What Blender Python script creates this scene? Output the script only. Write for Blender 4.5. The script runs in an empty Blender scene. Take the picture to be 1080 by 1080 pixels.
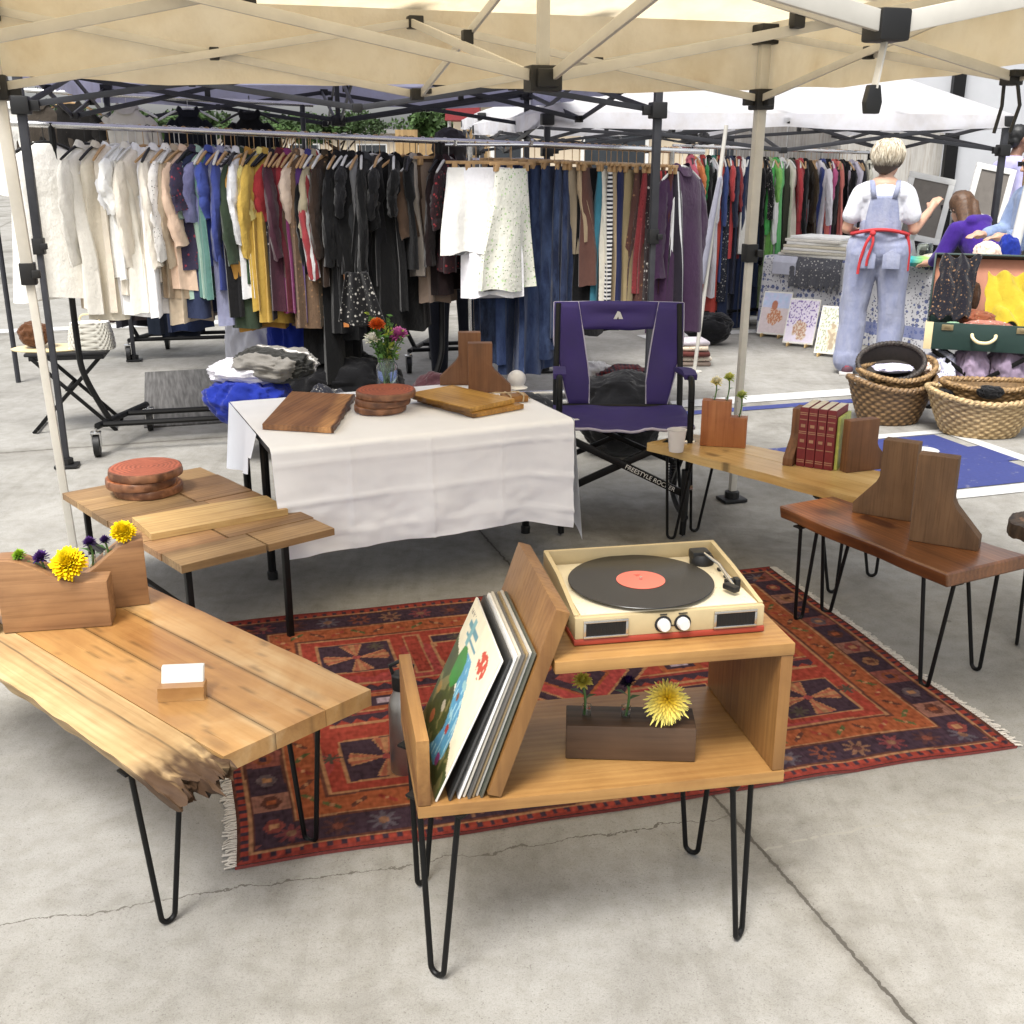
import bpy, bmesh, math, random
from mathutils import Vector, Matrix, noise
R = math.radians
random.seed(7)
SC = bpy.context.scene
COL = SC.collection

# ------------------------------------------------------------------ camera, sky, sun, exposure
CAM_H, PITCH = 1.6, R(18)
cam_d = bpy.data.cameras.new('camera'); cam = bpy.data.objects.new('camera', cam_d); COL.objects.link(cam)
cam.location = (0, 0, CAM_H); cam.rotation_euler = (R(90) - PITCH, 0, 0)
cam_d.sensor_width = 36; cam_d.lens = 36 * 1165 / 1080; cam_d.clip_start = 0.05; cam_d.clip_end = 500
SC.camera = cam
W = bpy.data.worlds.new('World'); SC.world = W; W.use_nodes = True
nt = W.node_tree; nt.nodes.clear()
sky = nt.nodes.new('ShaderNodeTexSky'); sky.sky_type = 'NISHITA'; sky.sun_disc = False
SUN_EL, SUN_AZ = R(62), R(205)
sky.sun_elevation = SUN_EL; sky.sun_rotation = SUN_AZ; sky.air_density = 1.0; sky.dust_density = 4.0; sky.ozone_density = 1.0
hsv = nt.nodes.new('ShaderNodeHueSaturation'); hsv.inputs['Saturation'].default_value = 0.18   # overcast: grey-white cloud cover
bg = nt.nodes.new('ShaderNodeBackground'); bg.inputs['Strength'].default_value = 0.13
wo = nt.nodes.new('ShaderNodeOutputWorld')
nt.links.new(sky.outputs[0], hsv.inputs['Color']); nt.links.new(hsv.outputs[0], bg.inputs['Color']); nt.links.new(bg.outputs[0], wo.inputs['Surface'])
sun_d = bpy.data.lights.new('sun', 'SUN'); sun_d.energy = 2.2; sun_d.angle = R(20); sun_d.color = (1.0, 0.965, 0.91)
sun = bpy.data.objects.new('sun', sun_d); COL.objects.link(sun)
# light comes from azimuth SUN_AZ (measured from +Y towards +X)
sv = Vector((math.sin(SUN_AZ) * math.cos(SUN_EL), math.cos(SUN_AZ) * math.cos(SUN_EL), math.sin(SUN_EL)))
sun.rotation_euler = sv.to_track_quat('Z', 'Y').to_euler()
SC.view_settings.view_transform = 'Standard'; SC.view_settings.look = 'None'
SC.view_settings.exposure = 1.02; SC.view_settings.gamma = 1

_c, _s = math.cos(PITCH), math.sin(PITCH)
def at(px, py, h=0.0):
    """surveyed point: where the sight line through a photo pixel meets the level plane at height h"""
    v = (py - 540) / 1165; u = (px - 540) / 1165
    t = (h - CAM_H) / (-_s - v * _c)
    return Vector((u * t, (_c - v * _s) * t, h))
def on(px, py, Y):
    v = (py - 540) / 1165; u = (px - 540) / 1165
    t = Y / (_c - v * _s)
    return Vector((u * t, Y, CAM_H + (-_s - v * _c) * t))

# ------------------------------------------------------------------ mesh builder
class MB:
    def __init__(self):
        self.bm = bmesh.new(); self.cl = self.bm.verts.layers.float_color.new('Col')
    def layer(self):
        if self.cl is None: self.cl = self.bm.verts.layers.float_color.new('Col')
        return self.cl
    def paint(self, verts, col):
        l = self.layer()
        for v in verts: v[l] = (col[0], col[1], col[2], 1)
    def box(self, c, s, rot=None, bev=0.0):
        M = Matrix.Translation(c)
        if rot is not None: M = M @ rot
        r = bmesh.ops.create_cube(self.bm, size=1, matrix=M @ Matrix.Diagonal((s[0], s[1], s[2], 1)))
        vs = r['verts']
        if bev > 0:
            ed = list({e for v in vs for e in v.link_edges})
            q = bmesh.ops.bevel(self.bm, geom=ed, offset=bev, segments=2, profile=0.6, affect='EDGES')
            fs = [f for f in q['faces'] if f.is_valid]; st = set(v for f in fs for v in f.verts); grow = set(st)
            while grow:
                nx = set(w for v in grow for e in v.link_edges for w in e.verts) - st; st |= nx; grow = nx
            vs = [v for v in st if v.is_valid]
        return vs
    def bar(self, a, b, w, h=None, bev=0.0, up=Vector((0, 0, 1))):
        a, b = Vector(a), Vector(b); h = h or w; d = b - a; L = d.length; d.normalize()
        y = up.cross(d)
        if y.length < 1e-4: y = Vector((0, 1, 0)).cross(d) if abs(d.y) < .9 else Vector((1, 0, 0)).cross(d)
        y.normalize(); z = d.cross(y)
        rot = Matrix((d, y, z)).transposed().to_4x4()
        return self.box((a + b) / 2, (L, w, h), rot, bev)
    def tube(self, pts, r, n=8, closed=False, cap=True):
        pts = [Vector(p) for p in pts]; m = len(pts)
        rs = r if isinstance(r, (list, tuple)) else [r] * m
        def tan(i):
            if closed: t = pts[(i + 1) % m] - pts[i - 1]
            else: t = pts[min(i + 1, m - 1)] - pts[max(i - 1, 0)]
            return t.normalized() if t.length > 1e-9 else Vector((0, 0, 1))
        t0 = tan(0); ref = Vector((0, 0, 1)) if abs(t0.z) < .9 else Vector((1, 0, 0))
        nrm = (ref - t0 * ref.dot(t0)).normalized(); rings = []
        for i in range(m):
            t = tan(i); nrm = (nrm - t * nrm.dot(t))
            nrm = nrm.normalized() if nrm.length > 1e-6 else t.orthogonal().normalized()
            b = t.cross(nrm)
            rings.append([self.bm.verts.new(pts[i] + (nrm * math.cos(2 * math.pi * k / n) + b * math.sin(2 * math.pi * k / n)) * rs[i]) for k in range(n)])
        self._skin(rings, closed, cap and not closed)
        return [v for q in rings for v in q]
    def _skin(self, rings, closed=False, cap=True, wrap=True):
        m = len(rings); n = len(rings[0])
        for i in range(m if closed else m - 1):
            A, B = rings[i], rings[(i + 1) % m]
            for k in range(n if wrap else n - 1):
                try: self.bm.faces.new((A[k], A[(k + 1) % n], B[(k + 1) % n], B[k]))
                except ValueError: pass
        if cap:
            try:
                self.bm.faces.new(list(reversed(rings[0]))); self.bm.faces.new(rings[-1])
            except ValueError: pass
    def loft(self, rings, closed=False, cap=True, wrap=True):
        vr = [[self.bm.verts.new(Vector(p)) for p in q] for q in rings]
        self._skin(vr, closed, cap, wrap); return vr
    def lathe(self, prof, c=(0, 0, 0), n=24, M=None, cap=True, sx=1, sy=1):
        c = Vector(c); rings = []
        for r, z in prof:
            q = []
            for k in range(n):
                a = 2 * math.pi * k / n; p = Vector((r * math.cos(a) * sx, r * math.sin(a) * sy, z))
                if M is not None: p = M @ p
                q.append(p + c)
            rings.append(q)
        return self.loft(rings, cap=cap)
    def prism(self, poly, z0, z1, M=None, bev=0.0):
        M = M or Matrix.Identity(4)
        A = [self.bm.verts.new(M @ Vector((x, y, z0))) for x, y in poly]; B = [self.bm.verts.new(M @ Vector((x, y, z1))) for x, y in poly]
        n = len(poly); f = [self.bm.faces.new(list(reversed(A))), self.bm.faces.new(B)]
        for k in range(n): f.append(self.bm.faces.new((A[k], A[(k + 1) % n], B[(k + 1) % n], B[k])))
        bmesh.ops.recalc_face_normals(self.bm, faces=f)
        if bev:
            ed = list({e for q in f for e in q.edges})
            bmesh.ops.bevel(self.bm, geom=ed, offset=bev, segments=2, profile=.6, affect='EDGES')
        return A + B
    def grid(self, fn, nu, nv, col=None, wrap=False):
        vs = []
        for j in range(nv + 1):
            vs.append([self.bm.verts.new(Vector(fn(i / nu, j / nv))) for i in range(nu + 1)])
        if col:
            l = self.layer()
            for j in range(nv + 1):
                for i in range(nu + 1):
                    q = col(i / nu, j / nv); vs[j][i][l] = (q[0], q[1], q[2], 1)
        self._skin(vs, cap=False, wrap=False); return vs
    def ball(self, c, r, s=(1, 1, 1), n=12, m=8, rot=None):
        M = Matrix.Translation(c)
        if rot is not None: M = M @ rot
        M = M @ Matrix.Diagonal((r * s[0], r * s[1], r * s[2], 1))
        return bmesh.ops.create_uvsphere(self.bm, u_segments=n, v_segments=m, radius=1, matrix=M)['verts']
    def quad(self, a, b, c, d):
        vs = [self.bm.verts.new(Vector(p)) for p in (a, b, c, d)]
        self.bm.faces.new(vs); return vs
    def capsule(self, a, b, ra, rb, n=12, sq=None):
        a, b = Vector(a), Vector(b); d = b - a
        d = d.normalized() if d.length > 1e-6 else Vector((0, 0, 1))
        pts, rs = [], []
        for k in (85, 60, 35, 12): pts.append(a - d * ra * math.sin(R(k))); rs.append(ra * math.cos(R(k)))
        for t in (0.001, .33, .66, .999): pts.append(a.lerp(b, t)); rs.append(ra + (rb - ra) * t)
        for k in (12, 35, 60, 85): pts.append(b + d * rb * math.sin(R(k))); rs.append(rb * math.cos(R(k)))
        vs = self.tube(pts, rs, n)
        if sq:
            cx = (a + b) / 2
            for v in vs: v.co = Vector((cx.x + (v.co.x - cx.x) * sq[0], cx.y + (v.co.y - cx.y) * sq[1], v.co.z))
        return vs
    def build(self, name, mat, parent=None, smooth=35, loc=None, rz=0, recalc=True, mods=None):
        if recalc: bmesh.ops.recalc_face_normals(self.bm, faces=self.bm.faces[:])
        me = bpy.data.meshes.new(name); self.bm.to_mesh(me); self.bm.free()
        if smooth:
            me.polygons.foreach_set('use_smooth', [True] * len(me.polygons))
            if smooth < 180: me.set_sharp_from_angle(angle=R(smooth))
        o = bpy.data.objects.new(name, me); COL.objects.link(o)
        if mat: me.materials.append(mat)
        if parent: o.parent = parent
        if loc is not None: o.location = loc
        if rz: o.rotation_euler = (0, 0, rz)
        return o

def fuse(mb, name, mat, parent, voxel, smooth=4, loc=None):
    """union of overlapping pieces into one continuous skin"""
    o = mb.build(name, mat, parent, smooth=180, loc=loc)
    m = o.modifiers.new('r', 'REMESH'); m.mode = 'VOXEL'; m.voxel_size = voxel; m.use_smooth_shade = True
    if smooth:
        q = o.modifiers.new('s', 'SMOOTH'); q.iterations = smooth; q.factor = .5
    bpy.context.view_layer.update()
    me = bpy.data.meshes.new_from_object(o.evaluated_get(bpy.context.evaluated_depsgraph_get()))
    o.modifiers.clear(); o.data = me; me.name = name
    if mat and not me.materials: me.materials.append(mat)
    me.polygons.foreach_set('use_smooth', [True] * len(me.polygons))
    return o

def tag(o, label=None, cat=None, group=None, kind=None):
    if label: o['label'] = label
    if cat: o['category'] = cat
    if group: o['group'] = group
    if kind: o['kind'] = kind
    return o
def thing(name, label, cat, loc=(0, 0, 0), rz=0, group=None):
    o = bpy.data.objects.new(name, None); COL.objects.link(o); o.empty_display_size = .1
    o.location = loc; o.rotation_euler = (0, 0, rz)
    return tag(o, label, cat, group)
def copy_tree(o, parent=None):
    c = o.copy(); COL.objects.link(c)
    if parent: c.parent = parent
    for ch in list(o.children): copy_tree(ch, c)
    return c
def RX(a): return Matrix.Rotation(a, 4, 'X')
def RY(a): return Matrix.Rotation(a, 4, 'Y')
def RZ(a): return Matrix.Rotation(a, 4, 'Z')
def TR(x, y, z): return Matrix.Translation((x, y, z))

# ------------------------------------------------------------------ materials
def lin(h):
    h = h.lstrip('#'); out = []
    for k in (0, 2, 4):
        c = int(h[k:k + 2], 16) / 255
        out.append(c / 12.92 if c <= .04045 else ((c + .055) / 1.055) ** 2.4)
    return tuple(out)
class NT:
    def __init__(self, name):
        self.m = bpy.data.materials.new(name); self.m.use_nodes = True
        self.t = self.m.node_tree; self.t.nodes.clear()
        self.out = self.n('ShaderNodeOutputMaterial'); self.b = self.n('ShaderNodeBsdfPrincipled')
        self.l(self.b.outputs[0], self.out.inputs['Surface'])
    def n(self, t, **k):
        q = self.t.nodes.new(t)
        for a, v in k.items(): setattr(q, a, v)
        return q
    def l(self, a, b): self.t.links.new(a, b)
    def set(self, **k):
        for a, v in k.items():
            a = a.replace('_', ' '); v = (*v, 1) if isinstance(v, tuple) and len(v) == 3 else v
            self.b.inputs[a].default_value = v
    def noise(self, vec, scale, detail=3, rough=.5, dist=0):
        q = self.n('ShaderNodeTexNoise'); q.inputs['Scale'].default_value = scale; q.inputs['Detail'].default_value = detail
        q.inputs['Roughness'].default_value = rough; q.inputs['Distortion'].default_value = dist
        if vec: self.l(vec, q.inputs['Vector'])
        return q.outputs['Fac']
    def ramp(self, fac, stops):
        q = self.n('ShaderNodeValToRGB'); e = q.color_ramp.elements
        while len(e) < len(stops): e.new(.5)
        for k, (p, c) in enumerate(stops):
            e[k].position = p; e[k].color = (*c, 1) if len(c) == 3 else c
        self.l(fac, q.inputs[0]); return q.outputs[0]
    def mix(self, a, b, fac, mode='MIX'):
        q = self.n('ShaderNodeMix', data_type='RGBA', blend_type=mode)
        for s, v in ((0, fac), (6, a), (7, b)):
            if isinstance(v, (int, float)): q.inputs[s].default_value = v
            elif isinstance(v, tuple): q.inputs[s].default_value = (*v, 1)
            else: self.l(v, q.inputs[s])
        return q.outputs[2]
    def math(self, op, a, b=None, c=None, clamp=False):
        q = self.n('ShaderNodeMath', operation=op); q.use_clamp = clamp
        for k, v in enumerate((a, b, c)):
            if v is None: continue
            if isinstance(v, (int, float)): q.inputs[k].default_value = v
            else: self.l(v, q.inputs[k])
        return q.outputs[0]
    def bump(self, h, strength=.3, dist=.002):
        q = self.n('ShaderNodeBump'); q.inputs['Strength'].default_value = strength; q.inputs['Distance'].default_value = dist
        self.l(h, q.inputs['Height']); self.l(q.outputs[0], self.b.inputs['Normal'])
    def coords(self, scale=(1, 1, 1), rnd=True, kind='Object'):
        tc = self.n('ShaderNodeTexCoord'); v = tc.outputs[kind]
        if rnd:
            oi = self.n('ShaderNodeObjectInfo'); a = self.n('ShaderNodeVectorMath', operation='MULTIPLY_ADD')
            self.l(oi.outputs['Random'], a.inputs[0]); a.inputs[1].default_value = (13, 17, 11); self.l(v, a.inputs[2]); v = a.outputs[0]
        mp = self.n('ShaderNodeMapping'); mp.inputs['Scale'].default_value = scale; self.l(v, mp.inputs['Vector'])
        return mp.outputs[0]

def plain(name, col, rough=.5, metal=0.0, var=.12, nscale=18, bump=0.0, spec=.5, **k):
    t = NT(name); v = t.coords(); f = t.noise(v, nscale, 4, .6)
    c = t.ramp(f, [(.3, tuple(x * (1 - var) for x in col)), (.7, tuple(min(1, x * (1 + var)) for x in col))])
    t.l(c, t.b.inputs['Base Color']); t.set(Roughness=rough, Metallic=metal, **{'Specular_IOR_Level': spec}); t.set(**k)
    rr = t.math('MULTIPLY_ADD', f, .25, rough - .12); t.l(rr, t.b.inputs['Roughness'])
    if bump: t.bump(t.noise(v, nscale * 6, 3), bump, .002)
    return t.m

def wood(name, dark, light, rough=.42, axis=0, fine=1.0, knots=0.0, tone=False, coat=0.0, streak=1.0, mid=None, gfac=.75):
    t = NT(name)
    s1 = [9, 9, 9]; s1[axis] = .7; s2 = [60, 60, 60]; s2[axis] = 2.2
    v1 = t.coords(tuple(s1)); v2 = t.coords(tuple(s2)); v0 = t.coords((1, 1, 1))
    big = t.noise(v1, 1.0, 5, .55, .9 * streak); fin = t.noise(v2, 1.6 * fine, 3, .6, .3)
    patch = t.noise(v0, 3.6, 6, .62, .7)
    wv = t.n('ShaderNodeTexWave', wave_type='BANDS', bands_direction='Y' if axis != 1 else 'X')
    sw = [1, 1, 1]; sw[axis] = .12
    t.l(t.coords(tuple(sw)), wv.inputs['Vector'])
    wv.inputs['Scale'].default_value = 16; wv.inputs['Distortion'].default_value = 6; wv.inputs['Detail'].default_value = 3; wv.inputs['Detail Scale'].default_value = 1.2
    a = t.math('MULTIPLY_ADD', wv.outputs['Fac'], .10 * streak, t.math('MULTIPLY', big, .60)); a = t.math('MULTIPLY_ADD', patch, .48, a)
    mid = mid or tuple((x + y) / 2 for x, y in zip(dark, light))
    c = t.ramp(a, [(.36, dark), (.58, mid), (.78, light)])
    g = t.ramp(fin, [(.30, (.66, .60, .54)), (.50, (.97, .96, .95)), (.7, (1, 1, 1))]); c = t.mix(c, g, gfac, 'MULTIPLY')
    if knots:
        vo = t.n('ShaderNodeTexVoronoi'); vo.inputs['Scale'].default_value = 5; sk = [1, 1, 1]; sk[axis] = .35
        t.l(t.coords(tuple(sk)), vo.inputs['Vector']); k = t.ramp(t.math('MULTIPLY_ADD', patch, .12, vo.outputs['Distance']), [(.08, (.10, .05, .025)), (.17, (1, 1, 1))])
        c = t.mix(c, k, knots, 'MULTIPLY')
    if tone:
        at_ = t.n('ShaderNodeAttribute', attribute_name='Col'); c = t.mix(c, at_.outputs['Color'], 1.0, 'MULTIPLY')
    t.l(c, t.b.inputs['Base Color'])
    t.l(t.math('MULTIPLY_ADD', fin, -.2, rough + .1), t.b.inputs['Roughness'])
    t.set(Coat_Weight=coat, Coat_Roughness=.22)
    t.bump(t.math('MULTIPLY_ADD', big, .6, fin), .32, .0016)
    return t.m

def cloth(name, pattern=None, pcol=(1, 1, 1), rough=.9, weave=420):
    """fabric whose colour is the object's own colour; optional print"""
    t = NT(name); oi = t.n('ShaderNodeObjectInfo'); v = t.coords(); f = t.noise(v, 9, 4, .6)
    c = t.mix(oi.outputs['Color'], t.ramp(f, [(.3, (.8, .8, .8)), (.7, (1, 1, 1))]), .8, 'MULTIPLY')
    if pattern == 'floral':
        vo = t.n('ShaderNodeTexVoronoi'); vo.inputs['Scale'].default_value = 34; t.l(v, vo.inputs['Vector'])
        k = t.ramp(t.math('MULTIPLY_ADD', t.noise(v, 60, 3), .3, vo.outputs['Distance']), [(.30, (.6, .6, .6)), (.42, (0, 0, 0))]); c = t.mix(c, pcol, k)
        vo2 = t.n('ShaderNodeTexVoronoi'); vo2.inputs['Scale'].default_value = 55; t.l(v, vo2.inputs['Vector'])
        k2 = t.ramp(vo2.outputs['Distance'], [(.16, (1, 1, 1)), (.2, (0, 0, 0))]); c = t.mix(c, tuple(x * .3 for x in pcol), k2)
    elif pattern == 'stripe' or pattern == 'plaid':
        sp = t.n('ShaderNodeSeparateXYZ'); t.l(t.coords(rnd=False), sp.inputs[0])
        k = t.math('GREATER_THAN', t.math('FRACT', t.math('MULTIPLY', sp.outputs[2], 42)), .5)
        if pattern == 'plaid':
            k2 = t.math('GREATER_THAN', t.math('FRACT', t.math('MULTIPLY', sp.outputs[0], 42)), .5); k = t.math('MULTIPLY_ADD', k, .5, t.math('MULTIPLY', k2, .5))
        c = t.mix(c, pcol, k)
    elif pattern == 'blanket':
        sp = t.n('ShaderNodeSeparateXYZ'); t.l(t.coords(rnd=False), sp.inputs[0]); f = t.math('FRACT', t.math('MULTIPLY_ADD', sp.outputs[1], 3.1, .35)); c = t.mix(c, pcol, t.math('LESS_THAN', f, .34)); c = t.mix(c, (.6, .58, .55), t.math('LESS_THAN', t.math('ABSOLUTE', t.math('SUBTRACT', f, .40)), .025))
    elif pattern == 'vstripe':
        sp = t.n('ShaderNodeSeparateXYZ'); t.l(t.coords(rnd=False), sp.inputs[0])
        k = t.math('GREATER_THAN', t.math('FRACT', t.math('MULTIPLY', sp.outputs[0], 22)), .62); c = t.mix(c, pcol, k)
    elif pattern == 'denim':
        f2 = t.noise(t.coords((1, 1, .35)), 14, 5, .7); c = t.mix(c, pcol, t.math('MULTIPLY', t.math('SUBTRACT', f2, .40, clamp=True), 1.6))
    t.l(c, t.b.inputs['Base Color']); t.set(Roughness=rough, **{'Specular_IOR_Level': .15}); t.set(Sheen_Weight=.15)
    t.bump(t.math('MULTIPLY_ADD', t.noise(v, 45, 3), .35, t.noise(t.coords((1, 1, .5)), 13, 4, .6)), .6, .014)
    return t.m
def plasticbag(m):
    b = next(n for n in m.node_tree.nodes if n.type == 'BSDF_PRINCIPLED'); b.inputs['Roughness'].default_value = .28; b.inputs['Specular IOR Level'].default_value = .5; b.inputs['Sheen Weight'].default_value = 0; return m
def painted(name, rough=.7, spec=.3, bump=0, bscale=300):
    t = NT(name); a = t.n('ShaderNodeAttribute', attribute_name='Col'); f = t.noise(t.coords(), 40, 3)
    c = t.mix(a.outputs['Color'], t.ramp(f, [(.3, (.86, .86, .86)), (.7, (1, 1, 1))]), .8, 'MULTIPLY')
    t.l(c, t.b.inputs['Base Color']); t.set(Roughness=rough, **{'Specular_IOR_Level': spec})
    if bump: t.bump(t.noise(t.coords(), bscale, 2), bump, .002)
    return t.m

M = {}
M['black_metal'] = plain('black_metal', (.0035, .0035, .0037), .45, 0.0, .2, 30, .1, spec=.25)
M['dark_metal'] = plain('dark_metal', (.014, .014, .016), .45, .2, .15, 20)
M['grey_metal'] = plain('grey_metal', (.035, .036, .042), .5, .3, .15, 20)
M['chrome'] = plain('chrome', (.62, .62, .62), .22, 1.0, .06, 20)
M['black_plastic'] = plain('black_plastic', (.005, .005, .0055), .5, 0, .2, 30)
M['cream_paint'] = plain('cream_paint', (.52, .50, .45), .42, 0, .08, 12)
M['white_paint'] = plain('white_paint', (.62, .62, .60), .42, 0, .06, 12)
M['honey'] = wood('honey_wood', lin('#6f4822'), lin('#b08850'), .44, 0, coat=.15, gfac=.5, streak=.6)
M['honey_y'] = wood('honey_wood_cross', lin('#6b4520'), lin('#aa814a'), .44, 1, coat=.15, gfac=.5, streak=.6)
M['honey_z'] = wood('honey_wood_upright', lin('#633f1d'), lin('#a17844'), .44, 2, coat=.15, gfac=.5, streak=.6)
M['raw'] = wood('dry_raw_wood', lin('#8a6a44'), lin('#cdb995'), .75, 0, tone=True, streak=.4, mid=lin('#b39a72'))
M['slab'] = wood('pale_slab_wood', lin('#855a30'), lin('#d2bb94'), .32, 0, tone=True, coat=.28, mid=lin('#b38c58'), streak=.1, knots=.45, gfac=.3)
M['plank'] = wood('reclaimed_plank', lin('#7a5d40'), lin('#b3946a'), .55, 0, tone=True)
M['pale'] = wood('pale_pine', lin('#bb9658'), lin('#e6d09c'), .35, 0, tone=True, coat=.3, gfac=.5, streak=.4)
M['board'] = wood('light_board', lin('#9c7a4c'), lin('#c4a672'), .5, 0, knots=.3)
M['red_slab'] = wood('red_brown_slab', lin('#4f2f1c'), lin('#8c5c38'), .32, 0, tone=True, coat=.4)
M['walnut'] = wood('walnut', lin('#5a3822'), lin('#9c6f48'), .45, 1, tone=True)
M['spalted'] = wood('olive_wood', lin('#8a6428'), lin('#cfa252'), .4, 0, tone=True)
M['brown'] = wood('brown_block', lin('#5c3d24'), lin('#8b6140'), .6, 0)
M['brown_z'] = wood('brown_block_upright', lin('#553721'), lin('#875c3b'), .6, 2)
M['rough_brown'] = wood('rough_sawn_brown', lin('#4d3826'), lin('#7c5e42'), .75, 2, fine=1.6)
M['cedar'] = wood('cedar_block', lin('#8a4f2a'), lin('#b87b4c'), .5, 2)
M['planter'] = wood('planter_wood', lin('#6f4d34'), lin('#a07a54'), .5, 0)
M['espresso'] = wood('espresso_block', lin('#241a15'), lin('#55402f'), .5, 0)
M['slice_top'] = None
M['bark'] = plain('bark', (.045, .026, .016), .9, 0, .5, 40, .8)
M['white_cloth'] = plain('white_cloth', (.79, .81, .87), .85, 0, .03, 6)
for k, p, c in (('cl', None, (1, 1, 1)), ('cl_floral_red', 'floral', (.42, .05, .06)), ('cl_floral_blue', 'floral', (.08, .1, .35)), ('cl_floral_white', 'floral', (.75, .72, .66)),
                ('cl_floral_tan', 'floral', (.35, .2, .1)), ('cl_stripe', 'stripe', (.02, .02, .03)), ('cl_blanket', 'blanket', (.02, .02, .018)), ('cl_plaid', 'plaid', (.02, .02, .03)), ('cl_vstripe', 'vstripe', (.55, .06, .06)),
                ('cl_vwhite', 'vstripe', (.7, .7, .7)), ('cl_denim', 'denim', (.075, .115, .23)), ('cl_washed', 'denim', (.40, .41, .47)), ('cl_green', 'floral', (.25, .5, .12))):
    M[k] = cloth(k.replace('cl', 'cloth', 1), p, c)
M['cl_plastic'] = plasticbag(cloth('thin_plastic')); M['painted'] = painted('painted_pattern')
M['painted_gloss'] = painted('printed_card', .35, .5)
M['petal'] = painted('petals', .6, .2)
M['leaf'] = plain('leaf_green', (.05, .13, .025), .55, 0, .35, 30)
M['stem'] = plain('stem_green', (.07, .16, .04), .5, 0, .25, 30)
def glass(name, col=(1, 1, 1), rough=.02, tr=1.0):
    t = NT(name); t.set(Base_Color=col, Roughness=rough, IOR=1.45, Transmission_Weight=tr); return t.m
M['glass'] = glass('clear_glass', (.9, .97, .94))
def canvas(name, col, tr=.5):
    t = NT(name); t.t.nodes.remove(t.b); v = t.coords(rnd=False)
    f = t.noise(v, 1.6, 5, .6, .4); f2 = t.noise(v, 7, 4, .6)
    c = t.mix(t.ramp(f, [(.28, tuple(x * y for x, y in zip(col, (.80, .70, .55) if col[0] > col[2] + .1 else (.82, .82, .82)))), (.42, tuple(x * y for x, y in zip(col, (.95, .92, .86) if col[0] > col[2] + .1 else (.93, .93, .93)))), (.65, col)]), t.ramp(f2, [(.35, (.88, .85, .8)), (.6, (1, 1, 1))]), .7, 'MULTIPLY')
    d = t.n('ShaderNodeBsdfDiffuse'); tl = t.n('ShaderNodeBsdfTranslucent'); mx = t.n('ShaderNodeMixShader'); mx.inputs[0].default_value = tr
    t.l(c, d.inputs[0]); t.l(c, tl.inputs[0]); t.l(d.outputs[0], mx.inputs[1]); t.l(tl.outputs[0], mx.inputs[2]); t.l(mx.outputs[0], t.out.inputs['Surface'])
    bp = t.n('ShaderNodeBump'); bp.inputs['Strength'].default_value = .4; bp.inputs['Distance'].default_value = .02; t.l(f2, bp.inputs['Height'])
    t.l(bp.outputs[0], d.inputs['Normal']); t.l(bp.outputs[0], tl.inputs['Normal'])
    return t.m
M['beige_canvas'] = canvas('beige_canvas', (.88, .77, .56), .62)
M['lavender_canvas'] = canvas('lavender_canvas', (.42, .42, .56), .35)
M['white_canvas'] = canvas('white_canvas', (.86, .86, .90), .58)
M['skin'] = plain('skin', (.50, .29, .20), .5, 0, .08, 20, Subsurface_Weight=.05)
M['dark_skin'] = plain('brown_skin', (.20, .10, .065), .5, 0, .1, 20)
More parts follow.
